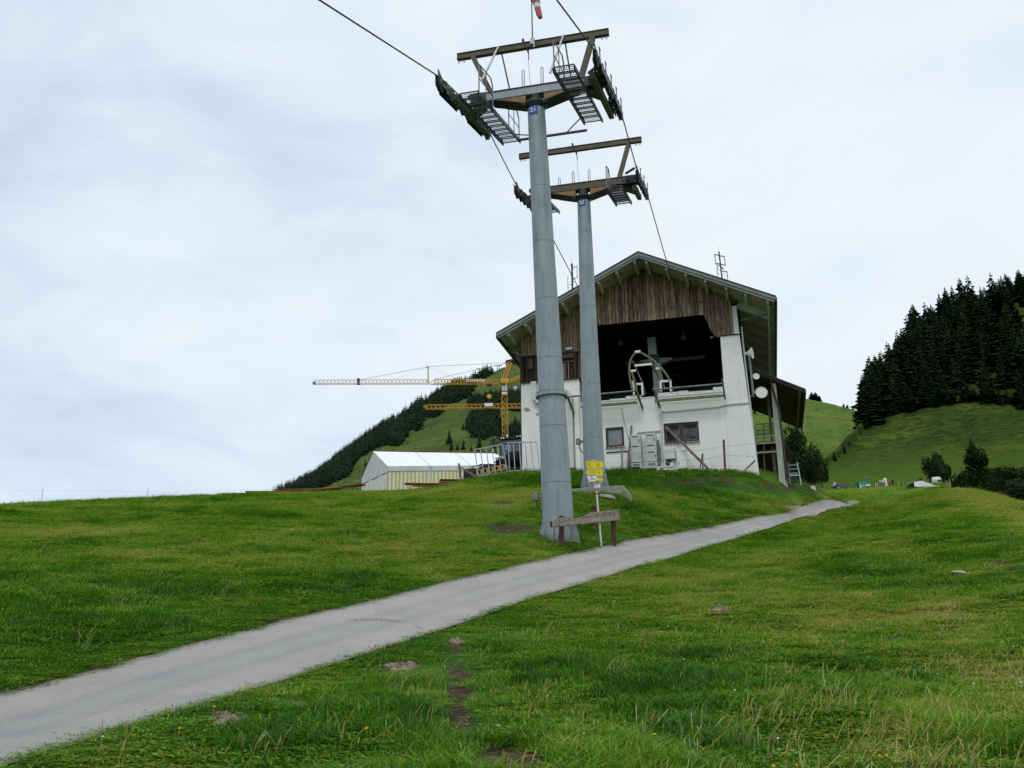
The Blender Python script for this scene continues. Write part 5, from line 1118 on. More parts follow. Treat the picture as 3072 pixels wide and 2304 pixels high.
b = MB(); a = q3(1812,1400,3.6); c = q3(1985,1390,3.6); b.box(((a[0]+c[0])/2, 4.0, a[2]), (c[0]-a[0], 1.6, .08)); ob('landing_floor', b, M['dark_wood'], st_)
b = MB(); a = q3(1812,1410,5); c = q3(2000,1400,5); b.box(((a[0]+c[0])/2, 5.3, (a[2]-3)/2), (c[0]-a[0]+.6, .1, a[2]+3)); ob('back_boarding', b, M['dark_wood'], st_)
# ---- machinery standing in the hall
mc = empty('lift_machinery', W(.9, 3.0, 4.02), R(YAW), label='pale grey lift column with crossarm standing in the dark hall', cat='machinery')
def m3(x, y, v=3.0): p = q3(x, y, v); return (p[0]-.9, v-3.0, p[2]-4.02)
a, c = m3(1090,697), m3(1152,808); b = MB().box(((a[0]+c[0])/2, 0, (a[2]+c[2])/2), (c[0]-a[0], .4, a[2]-c[2])); ob('upper_column', b, M['machine'], mc, bevel=.02)
a, c = m3(1122,870), m3(1190,1060); b = MB().box(((a[0]+c[0])/2, .1, (a[2]+c[2])/2-.15), (c[0]-a[0], .4, a[2]-c[2]+.3)); ob('lower_column', b, M['machine'], mc, bevel=.02)
a, c = m3(1110,808), m3(1168,875); b = MB().box(((a[0]+c[0])/2, .1, (a[2]+c[2])/2), (c[0]-a[0], .3, a[2]-c[2])); ob('slewing_joint', b, M['dark_steel'], mc)
b = MB(); pts = [m3(1042,842), m3(1165,826), m3(1255,824), m3(1250,838), m3(1185,866), m3(1090,862), m3(1045,852)]; b.prism(pts, (0, .5, 0)); ob('crossarm', b, mat('dim_machine', (.22,.25,.22), (.17,.19,.17), 3), mc)
b = MB().lathe([(.2, .0), (1.7, .0), (1.78, .05), (1.7, .12), (.2, .12)], (-.2, 2.6, 2.3), n=32); ob('bullwheel', b, M['wheel'], mc, smooth=40)
b = MB().box((-.2, .3, 3.1), (4.6, .25, .2)); ob('hall_beam', b, M['wheel'], mc)
# ---- pointed guide frames at the hall's mouth
gf = empty('guide_frame', W(-.2, -.1, 4.06), R(YAW), label='pointed arch shaped steel guide frame at the mouth of the open hall', cat='guide frame')
def g4(x, y, v=0.): p = on_v(ZF(x, y), BP0, v-.1); return (p[0]+.2, v, p[2]-4.06)
def strut(name, pts, m_, w=.09, v=0., flat=True):
    b = MB(); P_ = [g4(x, y, v if not isinstance(v, (list, tuple)) else v[i]) for i, (x, y) in enumerate(pts)]
    for a, c in zip(P_[:-1], P_[1:]): b.bar(a, c, .16 if flat else w, w, up=(1, 0, 0) if False else (0, 1, 0))
    return ob(name, b, M[m_], gf)
def arc(name, pts, m_, r=.07, v=0.):
    P_ = [g4(x, y, v) for x, y in pts]; b = MB()
    for a, c in zip(P_[:-1], P_[1:]): b.bar(a, c, .10, .12, up=(0, 1, 0))
    return ob(name, b, M[m_], gf)
arc('left_bow', [(935,690),(905,712),(880,742),(858,775),(845,812),(836,860),(832,920),(834,980),(842,1050),(855,1110),(872,1190)], 'moss_steel')
arc('right_bow', [(970,690),(1010,712),(1060,742),(1105,768),(1150,800),(1200,848),(1250,895),(1290,940),(1325,990),(1350,1030),(1368,1072)], 'moss_steel')
arc('rear_right_bow', [(1105,790),(1125,850),(1160,920),(1200,990),(1245,1080)], 'moss_steel', v=.45)
b = MB().box(g4(944, 690), (.3, .2, .12)); ob('apex_joint', b, M['white'], gf)
strut('inner_bar', [(878,808),(945,960),(1008,1105)], 'moss_steel', .07, .3, False); strut('inner_bar', [(1008,1105),(1042,1255)], 'moss_steel', .07, .3, False)
strut('inner_bar', [(868,960),(905,1090),(942,1235)], 'moss_steel', .10, -.1, False); strut('inner_bar', [(1150,850),(1200,960),(1250,1080)], 'moss_steel', .07, .3, False)
strut('inner_bar', [(1245,940),(1275,1060),(1302,1175)], 'moss_steel', .07, .1, False); strut('inner_bar', [(1370,1072),(1412,1210)], 'moss_steel', .07, .3, False)
for pts in ([(905,872),(1135,852)], [(850,944),(917,938)], [(1183,912),(1247,905)], [(878,1122),(1012,1114)], [(1242,1082),(1388,1074)]): strut('white_crosspiece', pts, 'white', .11, .05, False)
for pts in ([(1000,1110),(1010,1265)], [(890,1125),(893,1265)], [(1246,1080),(1250,1210)], [(1378,1076),(1385,1215)], [(876,1075),(876,1130)]): strut('white_upright', pts, 'white', .10, .05, False)
# ---- cabinets and boxes against the front
def cabinet(name, x0, y0, x1, y1, label, extra):
    a = on_v(Z3(x0, y0), BP0, -.45); c = on_v(Z3(x1, y1), BP0, -.45); w, h = c[0]-a[0], a[2]-c[2]
    e = empty(name, W((a[0]+c[0])/2, -.25, c[2]), R(YAW), label=label, cat='electrical cabinet', group='electrical cabinets at the station wall')
    b = MB().box((0, 0, h/2), (w, .40, h)); ob('body', b, M['cabinet'], e, bevel=.01)
    b = MB().box((0, -.205, .115), (w*.98, .02, .2)); ob('plinth', b, M['cabinet'], e); b = MB().box((0, -.203, .225), (w*.95, .012, .014)); ob('door_gap', b, M['vent'], e)
    dr = ob('lower_door', MB().box((.01, -.215, .24+(h*.60-.24)/2), (w*.9, .03, h*.60-.26)), M['cabinet'], e, bevel=.006)
    ob('handle', MB().box((w*.36, -.24, h*.30), (.03, .03, .16)), M['black'], dr)
    du = ob('upper_door', MB().box((.0, -.215, h*.60+(h*.37)/2), (w*.9, .03, h*.36)), M['cabinet'], e, bevel=.006)
    ob('handle', MB().box((w*.33, -.24, h*.80), (.03, .03, .15)), M['black'], du)
    for zz, ww in ((h*.93, .5), (h*.63, .5))+(((h*.42, .5),) if extra else ()):
        b = MB()
        for k in range(3): b.box((-.05*w, -.232, zz-.02+k*.022), (w*.58, .01, .012))
        ob('vent_slots', b, M['vent'], e)
    b = MB().box((0, -.218, .11), (w*.68, .01, .1)); ob('plinth_grille', b, mat('grille_green_red', (.14,.16,.12), (.16,.08,.06), 3) if 'gr' not in M else M['gr'], e)
    b = MB().box((-.1*w, -.233, h*.76), (w*.38, .006, .15)); ob('label_sheet', b, mat('notice', (.62,.55,.54), (.55,.47,.46), 9) if 'no' not in M else M['no'], e)
    if extra: b = MB().box((-.1*w, -.233, h*.87), (w*.46, .006, .07)); ob('label_sheet', b, M['no'], e)
    for k in range(4): ob('foot', MB().box(((-.4 if k % 2 else .4)*w, -.12 if k < 2 else .12, -.05), (.05, .05, .1)), M['vent'], e)
M['gr'] = mat('grille_green_red', (.14,.16,.12), (.16,.08,.06), 3); M['no'] = mat('notice', (.62,.55,.54), (.55,.47,.46), 9)
cabinet('electrical_cabinet', 972,1337, 1053,1548, 'left of two tall grey electrical cabinets beside the leaning plank', False)
cabinet('electrical_cabinet', 1072,1328, 1156,1543, 'right of two tall grey electrical cabinets, two notices on its upper door', True)
def wallbox(name, x0, y0, x1, y1, v, d, m_, label, cat, handle=False):
    a = on_v(Z3(x0, y0), BP0, v-d); c = on_v(Z3(x1, y1), BP0, v-d); e = empty(name, W((a[0]+c[0])/2, v, c[2]), R(YAW), label=label, cat=cat); w, h = c[0]-a[0], a[2]-c[2]
    ob('body', MB().box((0, -d/2, h/2), (w, d, h)), m_, e, bevel=.008); ob('door', MB().box((0, -d-.008, h/2), (w*.92, .014, h*.92)), m_, e, bevel=.004)
    if handle: ob('handle', MB().box((-w*.33, -d-.03, h*.28), (.035, .03, .16)), M['black'], e)
wallbox('meter_box', 1203,1427, 1276,1495, -.02, .22, M['white_pipe'], 'small white box hanging on the wall right of the cabinets', 'box')
wallbox('wall_cabinet', 1281,1437, 1352,1558, -.02, .2, M['plaster'], 'low cream wall cabinet with black handle below the large window', 'cabinet', True)
b = MB(); rr2 = random.Random(9)
for k in range(16): x = rr2.uniform(1210,1275); y = rr2.uniform(1498,1552); p = q3(x, y, -.08); b.bar(p, (p[0]+rr2.uniform(-.15,.15), -.1, p[2]+rr2.uniform(-.1,.15)), .05, .05)
setp(ob('cable_tangle', b, M['dark_wood'], None, kind='stuff'), 'dark tangle of pipes and cables under the small white wall box', 'cables'); bpy.data.objects['cable_tangle'].location = BP0; bpy.data.objects['cable_tangle'].rotation_euler = (0, 0, R(YAW))
def loose(name, mb, m_, label, cat, loc=None, **kw):
    o = ob(name, mb, m_, None, label=label, cat=cat, **kw); o.location = BP0; o.rotation_euler = (0, 0, R(YAW)); return o
b = MB().bar(q3(1040,1556,-.75), q3(1262,1549,-.75), .12, .09); e = loose('white_beam', b, M['white_pipe'], 'white metal beam lying on the grass in front of the cabinets', 'beam', bevel=.005)
b = MB(); a = q3(1236,1530,-.7); b.box((a[0]+.12, -.66, a[2]-.05), (.2, .16, .2)); loose('white_carton', b, M['white_pipe'], 'small white box standing on the right end of the white beam', 'box')
b = MB(); a = q3(1160,1556,-.8); b.box((a[0], -.82, a[2]-.12), (.14, .12, .2)); loose('white_block', b, M['white_pipe'], 'small white block under the middle of the white beam', 'block')
b = MB()
for k, (x, y) in enumerate(((1160,1390),(1166,1420),(1160,1450),(1168,1480),(1166,1520))): b.box(q3(x, y, -.15), (.10+.02*(k % 2), .12, .28))
loose('pipe_stack', b, M['steel'], 'upright grey steel fitting between right cabinet and drain pipe', 'fitting')
b = MB().bar(q3(983,1275,-.15), q3(957,1560,-.9), .07, .10); loose('leaning_plank', b, M['grey_wood_v'], 'thin grey plank leaning on the wall left of the cabinets', 'plank')
b = MB().bar(q3(1212,1285,-.1), q3(1530,1600,-1.2), .09, .13); loose('leaning_plank', b, M['grey_wood_v'], 'long grey plank leaning diagonally across the large window', 'plank')
b = MB().bar(q3(1803,1508,-.5), q3(1708,1600,-.7), .06, .09); loose('leaning_plank', b, M['grey_wood_v'], 'short grey plank leaning at the foot of the white pillar', 'plank')
b = MB().bar(q3(1595,1370,-.9), q3(1606,1600,-.9), .11, .11); e = loose('red_fence_post', b, M['red_post'], 'red brown fence post in front of the white wall near the pillar', 'post')
b = MB().bar(q3(1454,1460,-1), q3(1432,1600,-1), .06, .06); b.bar(q3(1455,1462,-1), q3(1458,1610,-1), .08, .06); loose('split_fence_post', b, M['grey_wood_v'], 'pale split wooden fence post right of the cream cabinet', 'post')
b = MB().bar(q3(918,1432,-1), q3(922,1585,-1), .10, .08); loose('pale_fence_post', b, M['grey_wood'], 'short pale fence post in front of the low white wall', 'post')
b = MB()
for pts in ([(820,1470),(920,1466),(1455,1440),(1597,1412),(1800,1395)], [(820,1525),(922,1522),(1455,1500),(1600,1475),(1800,1480)], [(824,1560),(1600,1540),(1800,1550)], [(1500,1480),(1520,1560)]):
    for a, c in zip(pts[:-1], pts[1:]): b.bar(q3(*a, -1.02), q3(*c, -1.02), .008, .008)
loose('fence_wire', b, M['dark_steel'], 'thin wire strung between the posts in front of the station', 'fence wire')
b = MB(); a, c = q3(820,1462,-.55), q3(962,1570,-.55); b.box(((a[0]+c[0])/2, -.3, (a[2]+c[2])/2-.3), (c[0]-a[0], .55, a[2]-c[2]+.6)); e = loose('low_wall', b, M['plaster'], 'low white wall below the small window beside the farther tower', 'wall')
ob('ledge', MB().box(((a[0]+c[0])/2, -.3, a[2]+.05), (c[0]-a[0]+.06, .62, .07)), M['vent'], e)
# ---- antennas, dishes
am = empty('antenna_mast', W(5.35, .35, 0), R(YAW), label='white pole with three white dish antennas beside the pillar', cat='antenna mast')
def a3(x, y, v=.35): p = q3(x, y, v); return (p[0]-5.35, v-.35, p[2])
b = MB().tube([a3(1713,620), a3(1742,900), a3(1775,1160), a3(1800,1400)], .04, 8); ob('pole', b, M['white_pipe'], am, smooth=50)
b = MB().bar(a3(1800,1385), a3(1826,1605), .10, .06); ob('lower_pole', b, M['pale_wood'], am)
b = MB().tube([a3(1760,790), a3(1772,890), a3(1783,990), a3(1792,1075)], .065, 8); b.bar(a3(1740,800), a3(1765,800), .06, .06); b.bar(a3(1765,1083), a3(1800,1080), .05, .05); ob('dish_pole', b, M['steel'], am)
def dish(cx, cy, ru, face, deep):
    c = a3(cx, cy); n = 22; b = MB(); d = Vector(face).normalized(); u_ = d.orthogonal().normalized(); w_ = d.cross(u_)
    rings = [(1.0, 0), (.97, .02), (.6, -deep*.5), (.15, -deep), (0.1, -deep-.05)] if deep > .15 else [(1.0, 0), (.96, .03), (.96, -.06), (.4, -.1)]
    vs = []; C = Vector(c)
    for rr_, dd in rings:
        for k in range(n): t = 2*math.pi*k/n; vs.append(C+d*dd+(u_*math.cos(t)+w_*math.sin(t))*ru*rr_)
    fs = [(i*n+k, i*n+(k+1) % n, (i+1)*n+(k+1) % n, (i+1)*n+k) for i in range(len(rings)-1) for k in range(n)]; fs += [tuple(range(n)), tuple(range((len(rings))*n-1, (len(rings)-1)*n-1, -1))]
    ob('dish', b.add(vs, fs), M['dish'], am, smooth=50)
dish(1783, 795, .33, (1, -.22, 0), .3); dish(1811, 948, .185, (.2, -1, 0), .1); dish(1846, 1055, .325, (.15, -1, 0), .1)
b = MB(); b.bar(a3(1728,800), a3(1765,797), .16, .14); b.bar(a3(1778,945), a3(1800,948), .05, .05); b.bar(a3(1792,1055), a3(1820,1055), .06, .06); ob('dish_arm', b, M['white_pipe'], am)
ZA = lambda a, b_: (2100+a/6.38, 700+b_/6.38)
def roofant(name, v, origin, bars, label, conv):
    o_ = on_v(conv(*origin), BP0, v); e = empty(name, W(o_[0], v, o_[2]), R(YAW), label=label, cat='antenna', group='frame antennas on the station roof')
    g = lambda x, y: (lambda p: (p[0]-o_[0], 0, p[2]-o_[2]))(on_v(conv(x, y), BP0, v))
    for nm, a, c, w in bars: ob(nm, MB().bar(g(*a), g(*c), w, w), M['dark_steel'] if nm == 'mast' else M['steel'], e)
roofant('roof_antenna', 4, (430,890), [('mast',(362,350),(432,960),.085),('whip',(342,232),(356,340),.012),('frame_bar',(268,402),(475,450),.05),('frame_bar',(280,405),(302,572),.05),('frame_bar',(468,455),(486,610),.05),('frame_bar',(292,570),(492,612),.05),
  ('dipole',(325,595),(350,900),.04),('dipole',(290,594),(345,596),.02),('dipole',(300,676),(370,690),.02),('dipole',(312,760),(378,776),.02),('bracket',(385,715),(520,735),.05),('frame_bar',(516,730),(538,960),.05),('dipole',(455,745),(475,920),.018),('clamp',(400,640),(450,680),.07),('bracket',(340,640),(385,600),.05)],
  'frame antenna with whip on the right slope of the station roof', ZA)
ZL = lambda a, b_: (1700+a/4.916, 720+b_/4.916)
roofant('roof_antenna', 4, (85,700), [('mast',(78,350),(88,860),.10),('whip',(66,245),(74,360),.012),('frame_bar',(95,410),(158,385),.035),('frame_bar',(152,385),(156,545),.035),('frame_bar',(105,578),(165,545),.035),('bracket',(50,375),(95,375),.03),
  ('dipole',(14,530),(24,830),.03),('dipole',(20,655),(70,655),.02),('clamp',(60,510),(95,560),.05),('clamp',(70,600),(105,625),.05),('dipole',(14,565),(32,560),.018),('dipole',(18,700),(40,695),.018)],
  'frame antenna on the left slope of the roof, half behind the towers', ZL)
# ---- ladder at the right corner
ld = empty('step_ladder', W(7.2, 2.4, 0), R(YAW), label='short light grey ladder with rungs right of the brown downpipe', cat='ladder')
def l3(x, y, v=2.4): p = on_v(ZB(x, y), BP0, v); return (p[0]-7.2, v-2.4, p[2])
b = MB().bar(l3(1722,1035), l3(1795,1420), .06, .07); ob('side_rail', b, M['galv'], ld)
b = MB().bar(l3(1570,1035), l3(1610,1400), .05, .06); ob('side_rail', b, M['steel'], ld)
for (x0, y0), (x1, y1), w in (((1570,1082),(1725,1075),.035),((1575,1150),(1732,1142),.035),((1580,1220),(1742,1210),.04),((1590,1256),(1745,1246),.09)):
    b = MB().bar(l3(x0, y0), l3(x1, y1), w, w*.8); ob('rung', b, M['galv'], ld)
b = MB(); a = l3(1600,1262); c = l3(1740,1340); b.box(((a[0]+c[0])/2, .3, (a[2]+c[2])/2), (c[0]-a[0], .3, a[2]-c[2])); ob('step_box', b, M['vent'], ld)
# ------------------------------------------------------------------ helpers for free-standing things
def yaw_frame(o, ang):
    c, s = math.cos(ang), math.sin(ang)
    return lambda p: (((p[0]-o[0])*c+(p[1]-o[1])*s), (-(p[0]-o[0])*s+(p[1]-o[1])*c), p[2]-o[2])
def pY(px, Y): r = ray(*px); return r*Y/r[1]
def onmeadow(x, y): p = hit(x, y); p[2] = ground(p); return p
# ---- marquee
A = pY(ZT(380, 337), 98); B = pY(ZT(118, 455), 103); RA = pY(ZT(235, 187), 100.5)
E1 = pY(ZT(820, 334), 99.5); R1 = pY(ZT(668, 196), 102); E2 = pY(ZT(1235, 331), 101); R2 = pY(ZT(1075, 202), 103.5); E3 = pY(ZT(1660, 329), 102.5); R3 = pY(ZT(1490, 208), 105)
ang = math.atan2(E3[1]-A[1], E3[0]-A[0]); zb = pY(ZT(380, 600), 98)[2]-1.0
tn = empty('marquee_tent', (A[0], A[1], zb), ang, label='long white marquee tent with yellow striped side wall behind the meadow crest', cat='tent')
lf = yaw_frame((A[0], A[1], zb), ang); a, b_, ra, e1, r1, e2, r2, e3, r3 = [Vector(lf(p)) for p in (A, B, RA, E1, R1, E2, R2, E3, R3)]
def sheet(name, pts, m_, par, th=.03, n_=(0, 0, 1)): return ob(name, MB().prism(pts, tuple(Vector(n_)*th)), M[m_], par)
back = b_-a
for p, q, pr_, qr in ((a, e1, ra, r1), (e1, e2, r1, r2), (e2, e3, r2, r3)):
    sheet('roof_panel', [p+Vector((.05, 0, 0)), q-Vector((.05, 0, 0)), qr-Vector((.05, 0, 0)), pr_+Vector((.05, 0, 0))], 'canvas', tn)
    ob('roof_seam', MB().bar(q+Vector((0, 0, .03)), qr+Vector((0, 0, .03)), .07, .05), M['canvas_side'], tn)
    pb, qb = p+back, q+back; sheet('back_roof_panel', [pr_, qr, qb, pb], 'canvas', tn)
ob('roof_seam', MB().bar(a+Vector((0, 0, .03)), ra+Vector((0, 0, .03)), .07, .05), M['canvas_side'], tn)
ob('ridge_trim', MB().bar(ra+Vector((0, .1, .08)), r3+Vector((0, .1, .08)), .12, .10), M['tent_red'], tn)
ob('edge_trim', MB().bar(ra+Vector((0, 0, .05)), b_+Vector((0, 0, .05)), .12, .10), M['tent_red'], tn)
def drape(name, p, q, z0, z1, m_, amp=.05, n_=40, yoff=-.03):
    b = MB(); vs = []; d = (q-p); L_ = d.length; 
    for k in range(n_+1):
        f = k/n_; c = p+d*f; o_ = amp*math.sin(f*L_*5.1)+amp*.6*math.sin(f*L_*11+1)
        vs += [(c.x, c.y+yoff+o_*.2, p.z+d.z*f-z0), (c.x, c.y+yoff+o_, p.z+d.z*f-z1)]
    return ob(name, b.add(vs, [(2*k, 2*k+1, 2*k+3, 2*k+2) for k in range(n_)]), M[m_], tn, smooth=60)
for p, q in ((a, e1), (e1, e2), (e2, e3)):
    p2, q2 = p+Vector((.06, 0, 0)), q-Vector((.12, 0, 0)); drape('striped_wall', p2, q2, .42, p.z, 'stripe', .05)
    drape('valance', p2, q2, 0, .50, 'canvas_side', .02, 16, -.10)
    ob('tent_leg', MB().box((q.x-.05, q.y-.08, q.z/2), (.13, .1, q.z)), M['canvas_side'], tn)
gb = MB(); za, zb2 = a.z-.62, b_.z-.30-.42
gb.prism([a, ra, b_, (b_.x, b_.y, zb2), (a.x, a.y, za)], (.05, 0, 0)); ob('gable_sheet', gb, M['canvas_side'], tn)
n_ = 8
for k in range(n_):
    f0, f1 = k/n_, (k+1)/n_; p = a*(1-f0)+b_*f0; q = a*(1-f1)+b_*f1; o0, o1 = .04*math.sin(k*2.1), .04*math.sin((k+1)*2.1)
    ob('gable_strip', MB().prism([(p.x+o0, p.y, za+(zb2-za)*f0-.02), (q.x+o1, q.y, za+(zb2-za)*f1-.02), (q.x+o1, q.y, 0), (p.x+o0, p.y, 0)], (.04, 0, 0)), mat('gable_lower', (.68,.65,.57), (.58,.55,.47), 1.2, .7, bump=.03, bscale=2) if 'gl' not in M else M['gl'], tn)
    if 'gl' not in M: M['gl'] = bpy.data.materials['gable_lower']
ob('lower_hem', MB().bar((a.x, a.y, za), (b_.x, b_.y, zb2), .05, .05), M['tent_red'], tn)
# ---- beer tables and benches
def beer(kind, p, rz, label, L_=2.2):
    tb = kind == 'table'; h = .77 if tb else .47; w = .6 if tb else .25
    e = empty('beer_'+kind, p, rz, label=label, cat=kind, group='orange folding beer tables' if tb else 'orange folding beer benches')
    ob('tabletop' if tb else 'seat', MB().box((0, 0, h-.015), (L_, w, .03)), M['table'], e)
    ob('edge_board', MB().box((0, 0, h-.05), (L_-.1, w-.08, .04)), M['table'], e)
    for s in (-1, 1):
        l = MB(); x = s*L_*.36
        for t in (-1, 1): l.bar((x, t*w*.38, 0), (x, t*w*.3, h-.03), .035, .035)
        l.bar((x, -w*.35, .12), (x, w*.35, .12), .03, .03); l.bar((x, 0, h*.45), (x-s*.3, 0, h-.05), .025, .025); ob('leg', l, M['leg_green'], e)
    return e
def top_at(px, Y, h): p = pY(px, Y); return p-np.array([0, 0, h])
for (zx, zy), Y, k, rz, lab in (((725,520),66,'table',R(8),'beer table with two benches nearest the striped tent wall, left one'), ((1075,482),68,'table',R(8),'beer table at the right, half hidden behind the leaning post')):
    beer(k, top_at(ZT(zx, zy-6), Y, .77), rz, lab, 2.2)
for (zx, zy), Y, rz, lab in (((805,540),65.2,R(8),'front bench of the left beer table by the tent'), ((905,533),66.6,R(8),'middle bench between the two beer tables by the tent'), ((935,547),65.4,R(8),'short looking bench in front, between the two beer tables'), ((1070,505),67.4,R(8),'bench in front of the right beer table'), ((1050,520),66.9,R(8),'lowest bench near the right beer table')):
    beer('bench', top_at(ZT(zx, zy-6), Y, .47), rz, lab, 2.2 if 'short' not in lab else 1.5)
ZC = lambda a, b_: (750+a/4.022, 1300+b_/4.022)
for (zx, zy), Y, k, rz, lab in (((1190,650),60,'table',R(-28),'largest red brown beer table left of the tent gable, tilted to the right'), ((880,688),60,'table',R(-18),'pale topped beer table second from the tent on the crest'), ((1120,665),62,'bench',R(-25),'bench behind the table left of the tent gable'),
   ((170,722),60,'table',R(3),'red beer table far left on the crest, second from the left end'), ((20,738),60,'bench',R(3),'leftmost red bench peeping over the crest'), ((560,705),61,'table',R(-10),'beer table in the middle of the crest row'), ((360,712),61,'bench',R(2),'bench in the middle of the crest row'), ((-120,748),60,'table',R(4),'red beer table far left, lowest on the crest'), ((-280,760),60,'bench',R(4),'last red bench at the left end of the crest row')):
    beer(k, top_at(ZC(zx, zy-16), Y, .77 if k == 'table' else .47), rz, lab, 2.2)
for (zx, zy), w, lab in (((130,736),.5,'white paper sheet weighted on the grass by the far left tables'), ((40,750),.6,'white sheet lying on the crest under the leftmost bench'), ((-150,760),.5,'white sheet lying below the lowest beer table')):
    p = top_at(ZC(zx, zy), 60.5, .1); o = ob('white_sheet', MB().box((0, 0, 0), (w*1.6, .5, .14)), M['canvas'], None, label=lab, cat='sheet', bevel=.03); o.location = p
# ---- electric fence along the left crest
for i, (x, y0, y1) in enumerate(((88,1052,1092),(317,1056,1084))):
    p = onmeadow(x, y1+3); q = dray(x, y0); q = q*np.hypot(p[0], p[1])/math.hypot(q[0], q[1])
    o = ob('fence_stake', MB().cyl((0, 0, -.2), (0, 0, max(.7, q[2]-p[2])), .013, .01, 6), M['grey_wood'], None, label=('thin fence stake on the far left crest' if i == 0 else 'thin fence stake on the crest left of the tables'), cat='stake'); o.location = p
p0, p1, p2, p3 = [atY(x, y, 40) for x, y in ((-60,1058),(88,1059),(317,1062),(900,1050))]
b = MB()
for a_, c_ in zip((p0, p1, p2), (p1, p2, p3)): b.bar(a_, c_, .004, .004)
ob('fence_line', b, M['galv'], None, label='thin electric fence wire running along the left crest', cat='fence wire')
# ---- railings in front of the groomer
def rail_fence(label, v, T, Bt, posts, lean):
    o_ = on_v(ZR(*Bt[0]), BP0, v); e = empty('steel_railing', W(*o_[:2], o_[2]), R(YAW), label=label, cat='railing', group='grey tube railings by the groomer')
    g = lambda x, y: (lambda p: (p[0]-o_[0], 0, p[2]-o_[2]))(on_v(ZR(x, y), BP0, v))
    ob('top_rail', MB().bar(g(*T[0]), g(*T[1]), .05, .05), M['galv'], e); ob('bottom_rail', MB().bar(g(*Bt[0]), g(*Bt[1]), .06, .06), M['galv'], e)
    for f in posts:
        a_ = [T[0][i]*(1-f)+T[1][i]*f for i in (0, 1)]; c_ = [Bt[0][i]*(1-f)+Bt[1][i]*f for i in (0, 1)]; ob('baluster', MB().bar(g(*a_), g(*c_), .045, .03), M['galv'], e)
rail_fence('left steel railing, tilted, standing in front of the pallets', -1.3, ((148,628),(690,522)), ((218,1132),(775,1045)), (0.01,.2,.4,.6,.8,.99), 0)
rail_fence('right steel railing, level, reaching in front of the white wall', -1.1, ((765,492),(1335,480)), ((790,1028),(1400,1018)), (.04,.21,.40,.60,.79,.985), 0)
# ---- pallets, black cover, posts
b0 = on_v(ZR(215, 1090), BP0, -.6)
for k in range(5):
    x0, x1 = 212+k*108, 212+(k+1)*108-8; a_ = on_v(ZR(x0, 1075-k*23), BP0, -.6); c_ = on_v(ZR(x1, 1075-(k+1)*23+4), BP0, -.6)
    e = empty('wooden_pallet', W(a_[0], -.6, a_[2]), R(YAW), label=['pallet at the left end of the row behind the tilted railing','second pallet from the left behind the tilted railing','middle pallet of the row behind the tilted railing','fourth pallet from the left behind the tilted railing','pallet at the right end of the row behind the tilted railing'][k], cat='pallet', group='yellowish pallets behind the railing')
    w = c_[0]-a_[0]; s = c_[2]-a_[2]
    ob('deck_board', MB().bar((0, 0, .12), (w, 0, .12+s), .5, .05), M['pallet'], e); ob('base_board', MB().bar((0, 0, -.14), (w, 0, -.14+s), .5, .09), M['pallet'], e)
    for f in (.06, .94): ob('pallet_block', MB().box((w*f, 0, -.02+s*f), (.1 if f < .5 else .12, .5, .2)), M['pallet'], e)
ZRp = lambda x, y, v: on_v(ZR(x, y), BP0, v)
b = MB(); vs = []
prf = [(-60,1000),(40,985),(130,975),(200,990),(330,900),(430,890),(540,900)]
for v in (-.4, 1.2):
    for x, y in prf: vs.append(ZRp(x, y, v))
    for x, y in prf: q_ = ZRp(x, 1190, v); vs.append((vs[-len(prf)][0] if 0 else ZRp(x, y, v)[0], v, q_[2]))
m_ = len(prf); fs = []
for k in range(m_-1):
    fs += [(k, k+1, m_+k+1, m_+k), (2*m_+k, 3*m_+k, 3*m_+k+1, 2*m_+k+1), (k, 2*m_+k, 2*m_+k+1, k+1)]
fs += [(0, m_, 3*m_, 2*m_), (m_-1, 3*m_-1, 4*m_-1, 2*m_-1)]
loose('black_cover', b.add(vs, fs), mat('black_foil', (.03,.03,.033), (.015,.015,.018), 3, .45, bump=.03, bscale=3), 'heap under a black foil cover, left of the groomer', 'cover')
b = MB()
for pts in ([(110,975),(115,935),(240,930)], [(240,930),(250,900),(290,905),(300,960)], [(120,940),(230,925),(330,905)]): b.tube([ZRp(x, y, -.45) for x, y in pts], .03, 6)
loose('bent_tubes', b, M['dark_steel'], 'dark bent tubes lying on top of the black cover', 'tubes')
b = MB().bar(on_v(ZT(1112, 308), BP0, -1.2), on_v(ZT(1134, 515), BP0, -1.2), .10, .10); loose('wooden_post', b, M['grey_wood_v'], 'upright grey wooden post at the left of the black cover', 'post')
b = MB().bar(on_v(ZT(1116, 340), BP0, -1.3), on_v(ZT(1308, 452), BP0, -1.3), .07, .09); loose('slanting_bar', b, M['grey_wood_v'], 'slanting grey bar from the wooden post down to the tilted railing', 'bar')
# ---- snow groomer
gm = empty('snow_groomer', W(-8.6, 1.4, .6), R(YAW), label='black snow groomer with tinted windscreen parked left of the station', cat='snow groomer')
gg = lambda x, y, v=0: (lambda p: (p[0]+8.6, v, p[2]-.6))(ZRp(x, y, 1.4+v))
b = MB().prism([gg(610,470), gg(700,425), gg(1035,395), gg(1090,400), gg(1090,735), gg(640,745)], (0, 1.5, 0)); ob('cab_body', b, M['black_body'], gm)
b = MB().prism([gg(628,478,-.03), gg(705,455,-.03), gg(1080,418,-.03), gg(1080,715,-.03), gg(905,712,-.03), gg(800,728,-.03), gg(655,738,-.03)], (0, .02, 0)); ob('windscreen', b, M['cab_glass'], gm)
b = MB().bar(gg(590,400,-.1), gg(745,408,-.1), .2, .14); b.bar(gg(745,415,-.1), gg(905,408,-.1), .2, .10); b.bar(gg(900,400,-.1), gg(1040,345,-.1), .2, .16); ob('light_bar', b, M['black_body'], gm)
